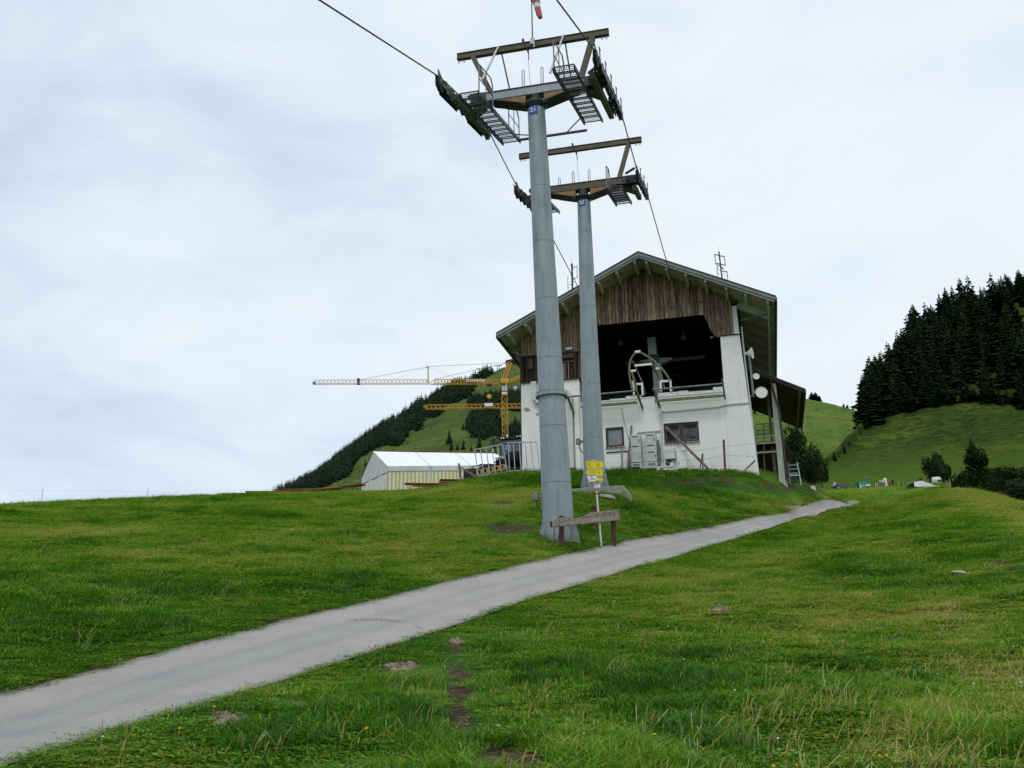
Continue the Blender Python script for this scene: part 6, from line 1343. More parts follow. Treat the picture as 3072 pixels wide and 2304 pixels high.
for x, y in ((665,410),(705,410),(965,378),(1018,372)): c = gg(x, y, -.22); ob('work_lamp', MB().cyl(c, (c[0], c[1]-.05, c[2]), .045, .045, 10), M['white'], gm)
c = gg(772,368,-.1); ob('beacon', MB().cyl((c[0], c[1], c[2]-.12), (c[0], c[1], c[2]+.08), .07, .06, 10), M['white'], gm)
b = MB().tube([gg(450,640,-.2), gg(448,500,-.2), gg(475,440,-.2), gg(590,435,-.1)], .03, 6); b.tube([gg(575,470,-.1), gg(545,640,-.1), gg(560,720,-.1)], .03, 6); ob('mirror_frame', b, M['black_body'], gm)
b = MB().box(gg(510,515,-.2), (.20, .06, .55)); ob('mirror', b, M['black_body'], gm)
c = gg(498,648,-.22); ob('round_lamp', MB().cyl(c, (c[0], c[1]-.05, c[2]), .06, .06, 10), M['white'], gm)
b = MB().prism([gg(545,790), gg(640,755), gg(1060,735), gg(1060,1010), gg(545,1010)], (0, 2.2, 0)); ob('hull', b, M['black_body'], gm, bevel=.05)
b = MB().lathe([(.36, -.35), (.40, -.3), (.40, .3), (.36, .35)], gg(900,790,-.1), 'x', 22); ob('front_roller', b, M['tyre'], gm, smooth=40)
for x in (600, 1000):
    b = MB(); c0 = gg(x, 930, -.15)
    for k in range(5): b.box((c0[0], c0[1], c0[2]+.22-k*.13), (.5, .12, .05))
    ob('track', b, M['tyre'], gm)
for x, y, r_ in ((572,800,.09),(690,775,.10)): c = gg(x, y, -.12); ob('headlight', MB().cyl(c, (c[0], c[1]-.06, c[2]), r_, r_, 12), M['galv'], gm)
for (x, y), w_, h_ in (((750,585),.18,.30),((818,600),.13,.42)): c = gg(x, y, -.055); ob('windscreen_sticker', MB().box(c, (w_, .01, h_)), mat('faded_sticker', (.3,.33,.33), (.2,.22,.22), 7) if 'fs' not in M else M['fs'], gm)
M['fs'] = bpy.data.materials['faded_sticker']
# ---- tower cranes
def lattice(p, q, w, h, nb, r_, three=False):
    p, q = Vector(p), Vector(q); d = (q-p).normalized(); up = Vector((0, 0, 1)) if abs(d.z) < .9 else Vector((0, 1, 0)); s = d.cross(up).normalized(); t = s.cross(d).normalized()
    ch = [s*(-w/2)-t*(h/2), s*(w/2)-t*(h/2)]+([t*(h/2)] if three else [s*(w/2)+t*(h/2), s*(-w/2)+t*(h/2)]); b = MB()
    for c in ch: b.bar(p+c, q+c, r_*1.5, r_*1.5)
    n_ = len(ch); L_ = (q-p)/nb
    for k in range(nb):
        for i in range(n_):
            a_, c_ = ch[i], ch[(i+1) % n_]; b.bar(p+L_*k+a_, p+L_*(k+1)+c_ if k % 2 == 0 or n_ == 3 else p+L_*(k+1)+c_, r_, r_)
            if n_ == 3 and i > 0: b.bar(p+L_*(k+.5)+c_, p+L_*(k+1)+a_, r_*.8, r_*.8)
            elif n_ == 4 and i % 2 == 0: b.bar(p+L_*k+c_, p+L_*k+a_, r_, r_)
    return b
YC = 200.0; zc_ = lambda a_, b__, Y=YC: pY(Z1(a_, b__), Y)
base = zc_(1712, 760); gz_ = ground(base)
cr = empty('tower_crane', (base[0], YC, gz_), 0, label='yellow tower crane with the long upper jib reaching left into the sky', cat='crane')
C = lambda a_, b__, dY=0: Vector(zc_(a_, b__, YC+dY))-Vector((base[0], YC, gz_))
mt = C(1697,385); mb_ = Vector((C(1708,740).x, 0, -.5))
ob('mast', lattice(mb_, mt, 1.15, 1.15, 20, .07), M['crane'], cr)
c = C(1697,345); ob('crane_sign', MB().box((c.x, -.62, C(1697,325).z), (1.2, .1, C(0,305).z-C(0,345).z)), M['galv'], cr); ob('mast_head', MB().box((c.x, 0, C(1697,362).z), (1.15, 1.1, C(0,345).z-C(0,380).z)), M['crane'], cr); ob('white_stripe', MB().box((c.x+.4, -.6, C(0,330).z), (.16, .1, 1.5)), M['white'], cr); ob('white_band', MB().box((c.x, 0, C(0,385).z), (1.2, 1.2, .3)), M['white'], cr)
ob('slewing_ring', MB().box((C(1697,0).x, 0, C(0,285).z), (1.9, 1.5, 1.1)), M['crane'], cr, bevel=.2)
ob('inner_jib', lattice(C(1650,262), C(1110,262), 1.0, C(0,240).z-C(0,280).z, 20, .065, True), M['crane'], cr)
ob('outer_jib', lattice(C(1070,262), C(120,265), .9, C(0,245).z-C(0,280).z, 30, .05, True), M['crane_pale'], cr)
ob('jib_bottom_chord', MB().bar(C(1075,283), C(1110,283), .2, .2).bar(C(1075,272), C(1040,248), .12, .12).bar(C(1075,272), C(1115,245), .12, .12), M['crane_pale'], cr)
ob('jib_tip', MB().box(C(118,275), (.5, .6, .5)), M['dark_steel'], cr); ob('jib_joint', MB().box(C(485,262), (.5, .7, 1.3)), M['red'] if 0 else M['tent_red'], cr)
ob('jib_post', MB().bar(C(1066,275), C(1062,138), .32, .32), M['crane_pale'], cr); ob('post_head', MB().bar(C(1045,143), C(1068,138), .3, .25), M['crane_pale'], cr)
ob('apex_strut', lattice(C(1680,265), C(1745,105), .7, .5, 8, .12), M['crane'], cr); ob('apex_head', MB().bar(C(1722,104), C(1756,103), .4, .35), M['tent_red'], cr)
ob('counter_frame', lattice(C(1700,280), C(1860,210), .6, .5, 8, .13), M['crane'], cr); ob('counter_frame', lattice(C(1710,288), C(1860,232), .3, .3, 6, .09), M['crane'], cr); ob('apex_tie', MB().bar(C(1750,105), C(1860,225), .1, .1), M['crane'], cr)
for a_, c_ in (((1740,104),(1062,138)), ((1062,140),(490,248)), ((1735,106),(1120,240)), ((1062,142),(790,240)), ((1062,142),(1300,235))):
    ob('pendant_line', MB().bar(C(*a_), C(*c_), .07 if c_[0] not in (790, 1300) else .03, .07 if c_[0] not in (790, 1300) else .03), M['crane_pale'], cr)
b = MB(); rr3 = random.Random(3); x = 1378
while x < 1535:
    w = rr3.choice((3, 4, 5, 8)); a_ = C(x, 245, -1.0); c_ = C(x+w, 263, -1.0); b.box(((a_.x+c_.x)/2, a_.y, (a_.z+c_.z)/2), (c_.x-a_.x, .05, abs(a_.z-c_.z))); 
    if w < 6 and rr3.random() < .7: b.box((c_.x+.15, a_.y, (a_.z if rr3.random() < .5 else (a_.z+c_.z)/2)), (.35, .05, .14))
    x += w+rr3.choice((5, 6, 8))
ob('jib_lettering', b, M['white'], cr)
ob('trolley', MB().box(C(1566,292), (1.0, .8, .35)), M['tent_red'], cr)
ob('hoist_rope', MB().bar(C(1567,300), C(1569,372), .04, .04), M['dark_steel'], cr); c = C(1569,388)
ob('hook_block', MB().prism([(c.x-.55, -.2, c.z), (c.x-.3, -.2, c.z+.5), (c.x+.3, -.2, c.z+.5), (c.x+.6, -.2, c.z), (c.x, -.2, c.z-.5)], (0, .4, 0)), M['crane'], cr); ob('hook', MB().tube([(c.x, 0, c.z-.4), (c.x+.05, 0, c.z-.9), (c.x-.2, 0, c.z-1.1)], .08, 6), M['dark_steel'], cr)
Y2 = 235.0; b2 = pY(Z1(2300, 740), Y2); g2 = ground(b2)
c2 = empty('tower_crane', (b2[0], Y2, g2), 0, label='second yellow crane, its lower jib passing behind the crane mast, tower hidden by the station', cat='crane')
c2['label'] = 'second yellow crane with the lower jib, running behind the first crane mast'
C2_ = lambda a_, b__: Vector(pY(Z1(a_, b__), Y2))-Vector((b2[0], Y2, g2))
ob('jib', lattice(C2_(2300,455), C2_(1040,472), 1.1, C2_(0,445).z-C2_(0,480).z, 34, .07, True), M['crane'], c2); ob('jib_tip', MB().box(C2_(1035,470), (.6, .6, .4)), M['crane'], c2)
ob('mast', lattice(Vector((0, 0, -.5)), Vector((C2_(2300,0).x, 0, C2_(2300,470).z)), 1.4, 1.4, 18, .12), M['crane'], c2); ob('counter_jib', lattice(C2_(2300,455), C2_(2650,452), 1.2, .9, 8, .12), M['crane'], c2)
ob('jib_plate', MB().box(C2_(1565,458), (2.0, 1.2, .8)), M['white'], c2)
# ---- things on the summit of the far mountain
def ridge_pt(x):
    i = int(np.argmin(np.abs(h_left.xs-x))); j = int(np.argmin(h_left.SY[:, i])); return h_left.V[j, i].copy()
for x, w, h, lab in ((1107, 20, 8, 'dark hut on the far summit beside the crane top'), (1133, 26, 11, 'second summit hut, half behind the station corner')):
    p = ridge_pt(x); e = empty('summit_hut', p, R(10), label=lab, cat='hut'); b = MB(); b.box((0, 0, h*.25), (w, 12, h*.7)); ob('wall', b, M['dark_wood'], e); b = MB().prism([(-w*.6, -8, h*.55), (w*.6, -8, h*.55), (0, -8, h)], (0, 16, 0)); ob('roof', b, M['roofing'], e)
for zx, zt, zb_, lab in ((1483,155,205,'lone small lift pylon on the far summit ridge'),(1632,128,168,'left of two small lift pylons near the summit'),(1646,128,168,'right of two small lift pylons near the summit')):
    x, yt = [c/1.38879 for c in Z1(zx, zt)]; p = ridge_pt(x); q = dray(x, yt); q = q*np.hypot(p[0], p[1])/math.hypot(q[0], q[1]); h = max(6, q[2]-p[2])
    e = empty('summit_pylon', p, 0, label=lab, cat='lift pylon'); ob('column', MB().cyl((0, 0, -1), (0, 0, h), .7, .5, 8), M['steel'], e); ob('crossarm', MB().box((0, 0, h), (9, .9, .8)), M['steel'], e)
x, y = [c/1.38879 for c in Z1(1780, 340)]; p = h_left.at(x, y); e = empty('white_chapel', p, 0, label='tiny white hut on the pasture right of the crane mast', cat='hut'); ob('wall', MB().box((0, 0, 2.5), (6, 5, 6)), M['plaster'], e); ob('roof', MB().prism([(-4, -3, 5.4), (4, -3, 5.4), (0, -3, 9)], (0, 6, 0)), M['roofing'], e)
# ---- signpost
ps = atY(1299.5, 1166, 28.1); YS = ps[1]; SPm = lambda x, y, v=0: pY(ZS(x, y), YS+v)-ps
sp = empty('signpost', ps, 0, label='white hiking signpost with yellow arrow boards behind the broken bench', cat='signpost')
top = SPm(672, 165); mid = SPm(800, 1500)
ob('pole', MB().tube([(0, 0, min(0, ground(ps)-ps[2])-.2), tuple(mid), tuple(top)], .028, 10), M['white_pipe'], sp, smooth=50)
for yy in (1650, 1845):
    f = (yy-165)/(1500-165); c = Vector(top)*(1-f)+Vector(mid)*f; ob('red_band', MB().cyl(c+Vector((.003, 0, .02)), c+Vector((-.003, 0, -.025)), .031, .031, 12), M['red'], sp)
def board_(pts, v, m_, rim=True, th=.02):
    o_ = ob('arrow_board', MB().prism([tuple(SPm(x, y, v)) for x, y in pts], (0, th, 0)), M[m_], sp); return o_
def lines(par, rows, v, m_, conv=SPm):
    b = MB(); r_ = random.Random(5)
    for x0, x1, y, h in rows:
        x = x0
        while x < x1:
            w = r_.uniform(10, 22); a_ = conv(x, y-h*r_.uniform(.35, .6), v); c_ = conv(min(x+w, x1), y+h*.5, v); b.box(((a_[0]+c_[0])/2, a_[1], (a_[2]+c_[2])/2), (c_[0]-a_[0], .003, a_[2]-c_[2])); x += w+r_.choice((6, 8, 16))
    ob('print', b, M[m_], par)
b1 = board_([(300,210),(1090,222),(1195,390),(1120,565),(345,572),(318,400)], -.055, 'yellow'); lines(b1, [(350,540,298,22),(810,1000,296,20),(365,470,388,22),(830,985,388,20),(375,610,470,22),(840,990,472,20)], -.058, 'black')
b2_ = board_([(375,618),(1120,622),(1150,965),(800,968),(760,890),(345,885),(312,770)], -.055, 'yellow'); lines(b2_, [(440,800,706,22),(825,1000,704,20),(460,810,795,22),(880,1000,795,20),(930,1010,885,20)], -.058, 'black')
b3 = board_([(860,1075),(1130,1045),(1160,1140),(1120,1205),(860,1245),(740,1300),(430,1330),(420,1280),(820,1210)], -.045, 'yellow')
b4 = board_([(340,955),(780,955),(905,1095),(850,1170),(700,1235),(470,1250)], -.13, 'white', th=.06); lines(b4, [(500,760,1105,26),(480,640,1155,18)], -.133, 'red'); lines(b4, [(660,820,1115,18)], -.134, 'black')
c = SPm(585, 1018, -.134); b = MB().lathe([(.016, 0), (.024, 0), (.024, .003), (.016, .003)], (0, 0, 0), 'y', 16)
o_ = ob('round_mark', b, M['vent'], b4); o_.location = c
b5 = board_([(705,1350),(995,1345),(1010,1530),(725,1540)], -.04, 'white', th=.01); lines(b5, [(735,960,1395,24)], -.042, 'black')
for x, y in ((680,190),(722,600)): ob('clamp', MB().box(tuple(SPm(x, y, -.04)), (.06, .05, .05)), M['white_pipe'], sp)
# ---- broken bench and stump
ZBn = lambda x, y: (1550+x/5.53, 1350+y/5.53)
pb = atY(1246, 1171, 27.0); pb[2] = ground(pb); pb = atY(1246, 1171, 27.0); YB = 27.0; BM = lambda x, y, v=0: pY(ZBn(x, y), YB+v+(x-742)/861*1.5)-pb
bn = empty('broken_bench', pb, 0, label='broken bench, weathered grey backrest plank with a torn left end on brown posts', cat='bench')
pts = [(590,1280),(1705,1162),(1690,990),(1270,1025),(1215,1042),(1150,1072),(1090,1098),(1010,1125),(900,1148),(905,1128),(880,1118),(780,1112),(700,1130),(590,1168),(590,1168)]
def chunk(name, pts, v, th, m_='grey_wood'): return ob(name, MB().prism([tuple(BM(x, y, v)) for x, y in pts], (0, th, 0)), M[m_], bn, bevel=.006)
chunk('backrest_plank', [(572,1278),(1705,1162),(1692,992),(1270,1025),(1215,1042),(1150,1075),(1090,1100),(1000,1130),(880,1160),(760,1185),(620,1200)], -.06, .09)
chunk('splintered_end', [(555,1182),(572,1278),(640,1272),(760,1200),(900,1140),(890,1118),(790,1110),(700,1130),(600,1165)], -.085, .10)
chunk('end_grain', [(548,1180),(590,1200),(588,1280),(562,1278)], -.09, .09, 'dark_wood')
b = MB()
for p_ in ([(760,1205),(900,1180),(1010,1150),(1100,1110),(1250,1100)], [(690,1165),(800,1130),(880,1128)], [(1270,1090),(1400,1070),(1550,1040),(1680,1020)], [(1400,1105),(1500,1085),(1640,1055)]):
    for a_, c_ in zip(p_[:-1], p_[1:]): b.bar(BM(*a_, -.062 if a_[0] > 700 else -.088), BM(*c_, -.062 if c_[0] > 700 else -.088), .012, .010)
ob('crack', b, M['dark_wood'], bn)
for name, x, y0, y1, w in (('post', 742, 1095, 1560, 76), ('post', 1603, 1160, 1480, 76)):
    a_ = BM(x, y0, .1); c_ = BM(x, y1, .1); g_ = ground(pb+c_)-pb[2]; ob(name, MB().bar((a_[0], a_[1], a_[2]), (c_[0], c_[1], min(c_[2], g_)-.15), .135, .12), mat('brown_post', (.10,.045,.035), (.05,.022,.02), 5, .8, bump=.004, stretch=(4,4,.6)) if 'bp' not in M else M['bp'], bn, bevel=.01)
    M['bp'] = bpy.data.materials['brown_post']
g_ = onmeadow((1550+1290/5.53)/1.38879, (1350+1318/5.53)/1.38879); tp = pY(ZBn(1285, 940), g_[1])
o_ = ob('brown_post', MB().bar((0, 0, -.1), (0, 0, tp[2]-g_[2]), .15, .15), M['bp'], None, bevel=.01, label='lone dark brown post standing behind the bench and signpost', cat='post'); o_.location = g_
# ---- broadleaf bushes and trees
def leafmass(seed, n=1500, s=.055, flat=1.0, lobes=6):
    r = random.Random(seed); v = []; f = []; cs_ = [(r.uniform(-.28, .28), r.uniform(-.28, .28), r.uniform(.28, .78), r.uniform(.18, .30)) for _ in range(lobes)]
    for k in range(n):
        cx, cy, cz, cr_ = r.choice(cs_); a_ = r.uniform(0, 6.283); u_ = r.uniform(-1, 1); q = cr_*r.uniform(.55, 1.08); w = math.sqrt(1-u_*u_)
        x, y, z = cx+q*w*math.cos(a_), cy+q*w*math.sin(a_), max(.02, cz+q*u_*flat); d1 = Vector((r.gauss(0, 1), r.gauss(0, 1), r.gauss(0, 1))).normalized(); d2 = d1.orthogonal().normalized(); ss_ = s*r.uniform(.5, 1.2); c_ = Vector((x, y, z)); o = len(v)
        v += [c_-d1*ss_, c_+d2*ss_*.6, c_+d1*ss_, c_-d2*ss_*.6]; f.append((o, o+1, o+2, o+3))
    me = bpy.data.meshes.new('foliage'); me.from_pydata([tuple(p) for p in v], [], f); me.update(); return me
M['leaf_dark'] = mat('dark_leaves', (.022,.045,.010), (.008,.018,.005), 4, .85, rnd=.35, spec=.1); M['leaf_mid'] = mat('mid_leaves', (.035,.062,.012), (.013,.026,.006), 4, .85, rnd=.3, spec=.1)
BU = [leafmass(40+k, 1700 if k < 4 else 2600, .05, 1.0 if k < 4 else 1.1, (7, 6, 9, 5, 12)[k]) for k in range(5)]
for me in BU: me.materials.append(M['leaf_dark'])
tkm = MB().tube([(0, 0, -.05), (.02, .01, .25), (0, .02, .6)], [.035, .025, .012], 6); 
for k in range(5): a_ = k*1.3; tkm.tube([(.01, .01, .2+.06*k), (.14*math.cos(a_), .14*math.sin(a_), .42+.06*k), (.24*math.cos(a_), .24*math.sin(a_), .6+.05*k)], [.014, .009, .004], 5)
tkm = tkm.mesh('stem'); tkm.materials.append(M['bark'])
def bush(p, h, w, k, label, group=None, name='bush', cat='bush', mid=False):
    e = empty(name, p, random.uniform(0, 6.28), label=label, cat=cat, group=group); e.scale = (w, w, h); me = BU[k]
    if mid:
        me2 = bpy.data.meshes.get('foliage_mid%d' % k)
        if me2 is None: me2 = me.copy(); me2.name = 'foliage_mid%d' % k; me2.materials.clear(); me2.materials.append(M['leaf_mid'])
        me = me2
    ob('foliage', me, None, e); ob('stem', tkm, None, e); return e
def sized(x, yb, yt, Y, wpx, k, label, group=None, name='bush', cat='bush', mid=False):
    p = atY(x, yb, Y); q = atY(x, yt, Y); w = wpx*1.38879/F*Y*1.02; bush(p, (q[2]-p[2])*1.02, w*1.15, k, label, group, name, cat, mid)
for x, yb, yt, Y, w, k, lab, mid in ((1722,1050,925,95,52,4,'tall dark leafy tree directly behind the lean-to roof',True),(1745,1050,962,100,60,0,'rounded leafy tree right of the lean-to roof',True),(1762,1052,958,108,40,1,'darkest upright tree in the group right of the station',False),(1776,1052,992,112,34,2,'small outer tree at the right edge of the group by the station',False),(1735,1058,990,90,56,3,'low shrub in front of the trees right of the station',False),(1700,1050,960,92,46,2,'leafy tree half hidden by the white lean-to post',False)):
    sized(x, yb, yt, Y, w, k, lab, name='leafy_tree', cat='tree', mid=mid)
for x, yb, yt, Y, w, k, lab in ((2019,1046,990,118,44,0,'dark rounded bush left, beside the white bale'),(2034,1046,972,120,34,1,'dark upright bush rising to the right above the white bale'),(2044,1048,992,122,30,3,'lower dark bush right of the upright one by the bale'),(2113,1022,962,125,44,2,'dark bushy base of the small pine on the right hillside')):
    sized(x, yb, yt, Y, w, k, lab, name='dark_bush')
p = atY(2113, 1060, 125); p[2] = ground(p); q = atY(2113, 945, 125); tree(p, q[2]-p[2], 3, 'lone small dark pine on the lower right hillside', wide=1.7, name='pine_tree')
rb2 = random.Random(21); nb_ = 0
while nb_ < 110:
    x = rb2.uniform(2070, 2300); Y = rb2.uniform(54, 128)
    if Y > 60+(x-2060)*.55: continue
    p = atY(x, 1080, Y); p[2] = ground(p)-.2; f = np.interp(x, [2065,2150,2212], [.55,.9,1.05]); h = (1.1+Y/62)*f*rb2.uniform(.75, 1.2)
    bush(p, h*1.1, h*rb2.uniform(1.0, 1.5), rb2.randrange(4), 'dark green scrub bush in the thicket on the right slope', 'scrub bushes in the thicket on the right slope', mid=rb2.random() < .35); nb_ += 1
# ---- small things near the car park
def at6(x, y): px = Z6(x, y); return px[0]/1.38879, px[1]/1.38879
def base6(x, y, Y=215): return pY(Z6(x, y), Y)
def person(x, yb, yt, top, legs, label, hair=(.1,.07,.05), bag=False, Y=215):
    p = base6(x, yb, Y); h = max(1.55, pY(Z6(x, yt), Y)[2]-p[2]); s = h/1.75; e = empty('person', p, random.uniform(-.6, .6), label=label, cat='person'); e.scale = (s, s, s)
    b = MB()
    for q in (-1, 1): b.tube([(q*.10, -.05*q, .02), (q*.11, -.04*q, .45), (q*.09, 0, .9)], [.06, .075, .10], 8); b.box((q*.10, -.05*q-.06, .04), (.1, .26, .08))
    b.tube([(0, 0, .86), (0, 0, 1.05), (0, 0, 1.3), (0, 0, 1.42)], [.155, .15, .19, .10], 10)
    for q in (-1, 1): b.tube([(q*.19, 0, 1.38), (q*.26, .02, 1.12), (q*.25, -.08, .88)], [.055, .045, .035], 7)
    b.tube([(0, 0, 1.4), (0, 0, 1.52)], [.055, .05], 8); b.lathe([(.02, 1.48), (.07, 1.52), (.09, 1.62), (.08, 1.70), (.02, 1.75)], n=10)
    ob('body', b, M['skin'], e, smooth=60)
    j = MB().tube([(0, 0, .84), (0, 0, 1.05), (0, 0, 1.3), (0, 0, 1.43)], [.18, .175, .215, .11], 10)
    for q in (-1, 1): j.tube([(q*.19, 0, 1.39), (q*.265, .02, 1.12), (q*.255, -.07, .93)], [.072, .06, .05], 7)
    ob('jacket', j, mat('jacket_'+str(len(bpy.data.materials)), top, tuple(c*.8 for c in top), 9, .8), e, smooth=60)
    l = MB()
    for q in (-1, 1): l.tube([(q*.10, -.05*q, .1), (q*.11, -.04*q, .45), (q*.09, 0, .92)], [.075, .09, .125], 8)
    ob('trousers', l, mat('trousers_'+str(len(bpy.data.materials)), legs, tuple(c*.8 for c in legs), 9, .85), e, smooth=60)
    ob('hair', MB().lathe([(.095, 1.60), (.10, 1.68), (.07, 1.76), (.01, 1.78)], (0, .015, 0), n=10), mat('hair_'+str(len(bpy.data.materials)), hair, hair, 9, .8), e)
person(945,285,195,(.45,.45,.46),(.10,.10,.12),'person in pale grey at the left of the standing group')
person(985,290,180,(.72,.66,.66),(.12,.18,.25),'person with white top in the middle of the standing group', hair=(.6,.55,.5))
person(1020,285,205,(.60,.58,.60),(.35,.36,.42),'person in light jacket beside the white post')
person(1085,280,190,(.55,.08,.04),(.06,.05,.08),'person in red jacket next to the one in dark blue')
person(1128,275,185,(.01,.015,.10),(.02,.02,.05),'person in dark blue at the right end of the standing group')
person(742,250,192,(.02,.12,.5),(.10,.16,.4),'person in blue sitting by the green shelter', hair=(.5,.48,.45), Y=217)
person(272,312,272,(.6,.45,.42),(.2,.2,.25),'person behind the parked dark car', Y=222)
# car
pc = base6(370, 345); car = empty('parked_car', pc, R(196), label='dark blue estate car parked on the grass left of the green shelter', cat='car')
b = MB(); sec = [(-2.15,.35,.62,.55),(-2.05,.30,.85,.78),(-1.3,.28,.98,.84),(-.6,.28,1.0,.86),(1.2,.28,1.0,.86),(2.0,.30,.95,.80),(2.18,.4,.80,.70)]
vs = []; 
for x, z0_, z1_, hw in sec: vs += [(x,-hw,z0_),(x,-hw*1.02,(z0_+z1_)/2),(x,-hw*.92,z1_),(x,hw*.92,z1_),(x,hw*1.02,(z0_+z1_)/2),(x,hw,z0_)]
fs = [(i*6+k, i*6+(k+1) % 6, (i+1)*6+(k+1) % 6, (i+1)*6+k) for i in range(len(sec)-1) for k in range(6)]+[(5,4,3,2,1,0), tuple(36+k for k in range(6))]
ob('body', b.add(vs, fs), M['car_paint'], car, bevel=.04)
sec = [(-.75,.98,.78),(-.1,1.44,.64),(1.35,1.46,.64),(2.0,.98,.74)]; b = MB()
vs = [(x, s*w, z) for x, z, w in sec for s in (-1, 1)]; ob('cabin', b.add(vs, [(0,1,3,2),(2,3,5,4),(4,5,7,6),(0,2,4,6),(1,7,5,3),(0,6,7,1)]), M['glass'], car)
ob('roof', MB().box((.62, 0, 1.465), (1.5, 1.3, .05)), M['car_paint'], car, bevel=.02)
for x in (-1.35, 1.35):
    for y in (-.78, .78): w_ = ob('wheel', MB().lathe([(.1, -.1), (.32, -.1), (.33, 0), (.32, .1), (.1, .1)], (x, y, .32), 'y', 18), M['tyre'], car); ob('rim', MB().lathe([(.02, -.105), (.2, -.105), (.2, .105), (.02, .105)], (x, y, .32), 'y', 14), M['galv'], w_)
for y in (-.6, .6): ob('tail_light', MB().box((2.17, y, .8), (.06, .22, .16)), M['red'], car); ob('headlight', MB().box((-2.1, y, .68), (.06, .3, .14)), M['white'], car)
# green shelter / cart
pg = base6(680, 318); gc = empty('green_shelter', pg, R(-12), label='small green and white covered shelter beside the seated person in blue', cat='shelter')
S6 = lambda x, y, v=0: pY(Z6(x, y), 215)-pg+np.array([0, v, 0])
b = MB()
for v in (0, 2.0):
    b.tube([S6(572,318,v), S6(568,250,v), S6(590,228,v)], .09, 6); b.tube([S6(640,318,v), S6(625,262,v), S6(600,235,v)], .09, 6)
b.bar(S6(575,315), S6(645,315), .1, .1); b.bar(S6(640,315), S6(785,312), .1, .25); ob('frame', b, M['green_frame'], gc)
b = MB().prism([S6(590,230), S6(735,218), S6(765,265), S6(648,272)], (0, 2.0, .2)); ob('roof_cover', b, M['teal'], gc)
b = MB().prism([S6(648,272), S6(720,268), S6(720,300), S6(655,300)], (0, .1, 0)); ob('side_panel', b, mat('pale_teal', (.18,.42,.33), (.14,.34,.27), 3), gc)
b = MB().prism([S6(722,266), S6(785,262), S6(788,285), S6(725,288)], (0, .1, 0)); ob('white_panel', b, M['white'], gc); b = MB().prism([S6(660,300), S6(785,290), S6(782,315), S6(662,318)], (0, .1, 0)); ob('lower_panel', b, mat('dark_teal', (.01,.14,.16), (.01,.11,.13), 3), gc)
for (x, yb, yt, w, m_, lab, nm, ct) in ((649,330,262,.2,'white','white marker post in front of the green shelter','marker_post','post'),(1040,290,178,.16,'white','tall white post among the standing people','marker_post','post'),(1211,285,215,.18,'grey_wood','pale fence post right of the standing people','pale_post','post'),
   (1285,268,222,.1,'grey_wood','thin pale fence stake between post and white heap','pale_stake','stake'),(1328,258,205,.1,'grey_wood','second thin pale stake left of the white heap','pale_stake','stake'),(1365,255,200,.1,'grey_wood','third thin pale stake nearest the white heap','pale_stake','stake'),(120,318,255,.1,'grey_wood','thin stake left of the dark car','pale_stake','stake'),(185,318,262,.1,'grey_wood','thin stake between dark car and the earth mound','pale_stake','stake')):
    p = base6(x, yb, 212); h = pY(Z6(x, yt), 212)[2]-p[2]; o_ = ob(nm, MB().box((0, 0, h/2), (w, w*.6, h)), M[m_], None, label=lab, cat=ct, bevel=.02); o_.location = p
p = base6(1005, 180, 213); o_ = ob('white_notice', MB().box((0, 0, 0), (.6, .06, .4)).box((0, 0, -1.2), (.07, .07, 2.4)), M['white'], None, label='white notice board above the heads of the group', cat='notice board', bevel=.02); o_.location = p
p = base6(888, 298, 212); h = .75; o_ = ob('white_panel_stand', MB().box((-.22, 0, h/2), (.08, .1, h)).box((.22, 0, h/2), (.08, .1, h)).box((0, 0, h), (.52, .1, .08)), M['white'], None, label='small white framed panel left of the standing people', cat='frame'); o_.location = p; ob('panel', MB().box((0, 0, h*.45), (.36, .06, h*.8)), M['dark_wood'], o_)
p = base6(65, 340, 212); o_ = ob('blue_bin', MB().cyl((0, 0, 0), (0, 0, .5), .24, .28, 12).cyl((0, 0, .5), (0, 0, .56), .3, .25, 12), mat('blue_plastic', (.03,.12,.4), (.02,.09,.3), 4, .5), None, label='small blue bin at the foot of the reddish mound', cat='bin', smooth=40); o_.location = p
p = base6(187, 178, 236); o_ = ob('white_trough', MB().box((0, 0, .45), (.5, .45, .95)), M['white_pipe'], None, bevel=.06, label='white box standing up on the hill flank left of the car', cat='box'); o_.location = p
p = base6(805, 225, 222); o_ = ob('white_bag', MB().lathe([(.1, -.25), (.22, -.1), (.24, .1), (.1, .25)], n=10), M['white_pipe'], None, label='small white bag right of the seated person in blue', cat='bag', smooth=60); o_.location = p
# white board at the foot of the mound
pw = onmeadow(*[c/1.38879 for c in (2450, 1490)]); wb_ = lambda x, y: pY((2280+x/4.741, 1150+y/4.741), pw[1])-pw
o_ = ob('white_board', MB().prism([tuple(wb_(722,1458)), tuple(wb_(785,1458)), tuple(wb_(800,1528)), tuple(wb_(725,1490))], (0, .1, 0)), M['white_pipe'], None, label='tilted white board half hidden by the foot of the mound', cat='board'); o_.location = pw
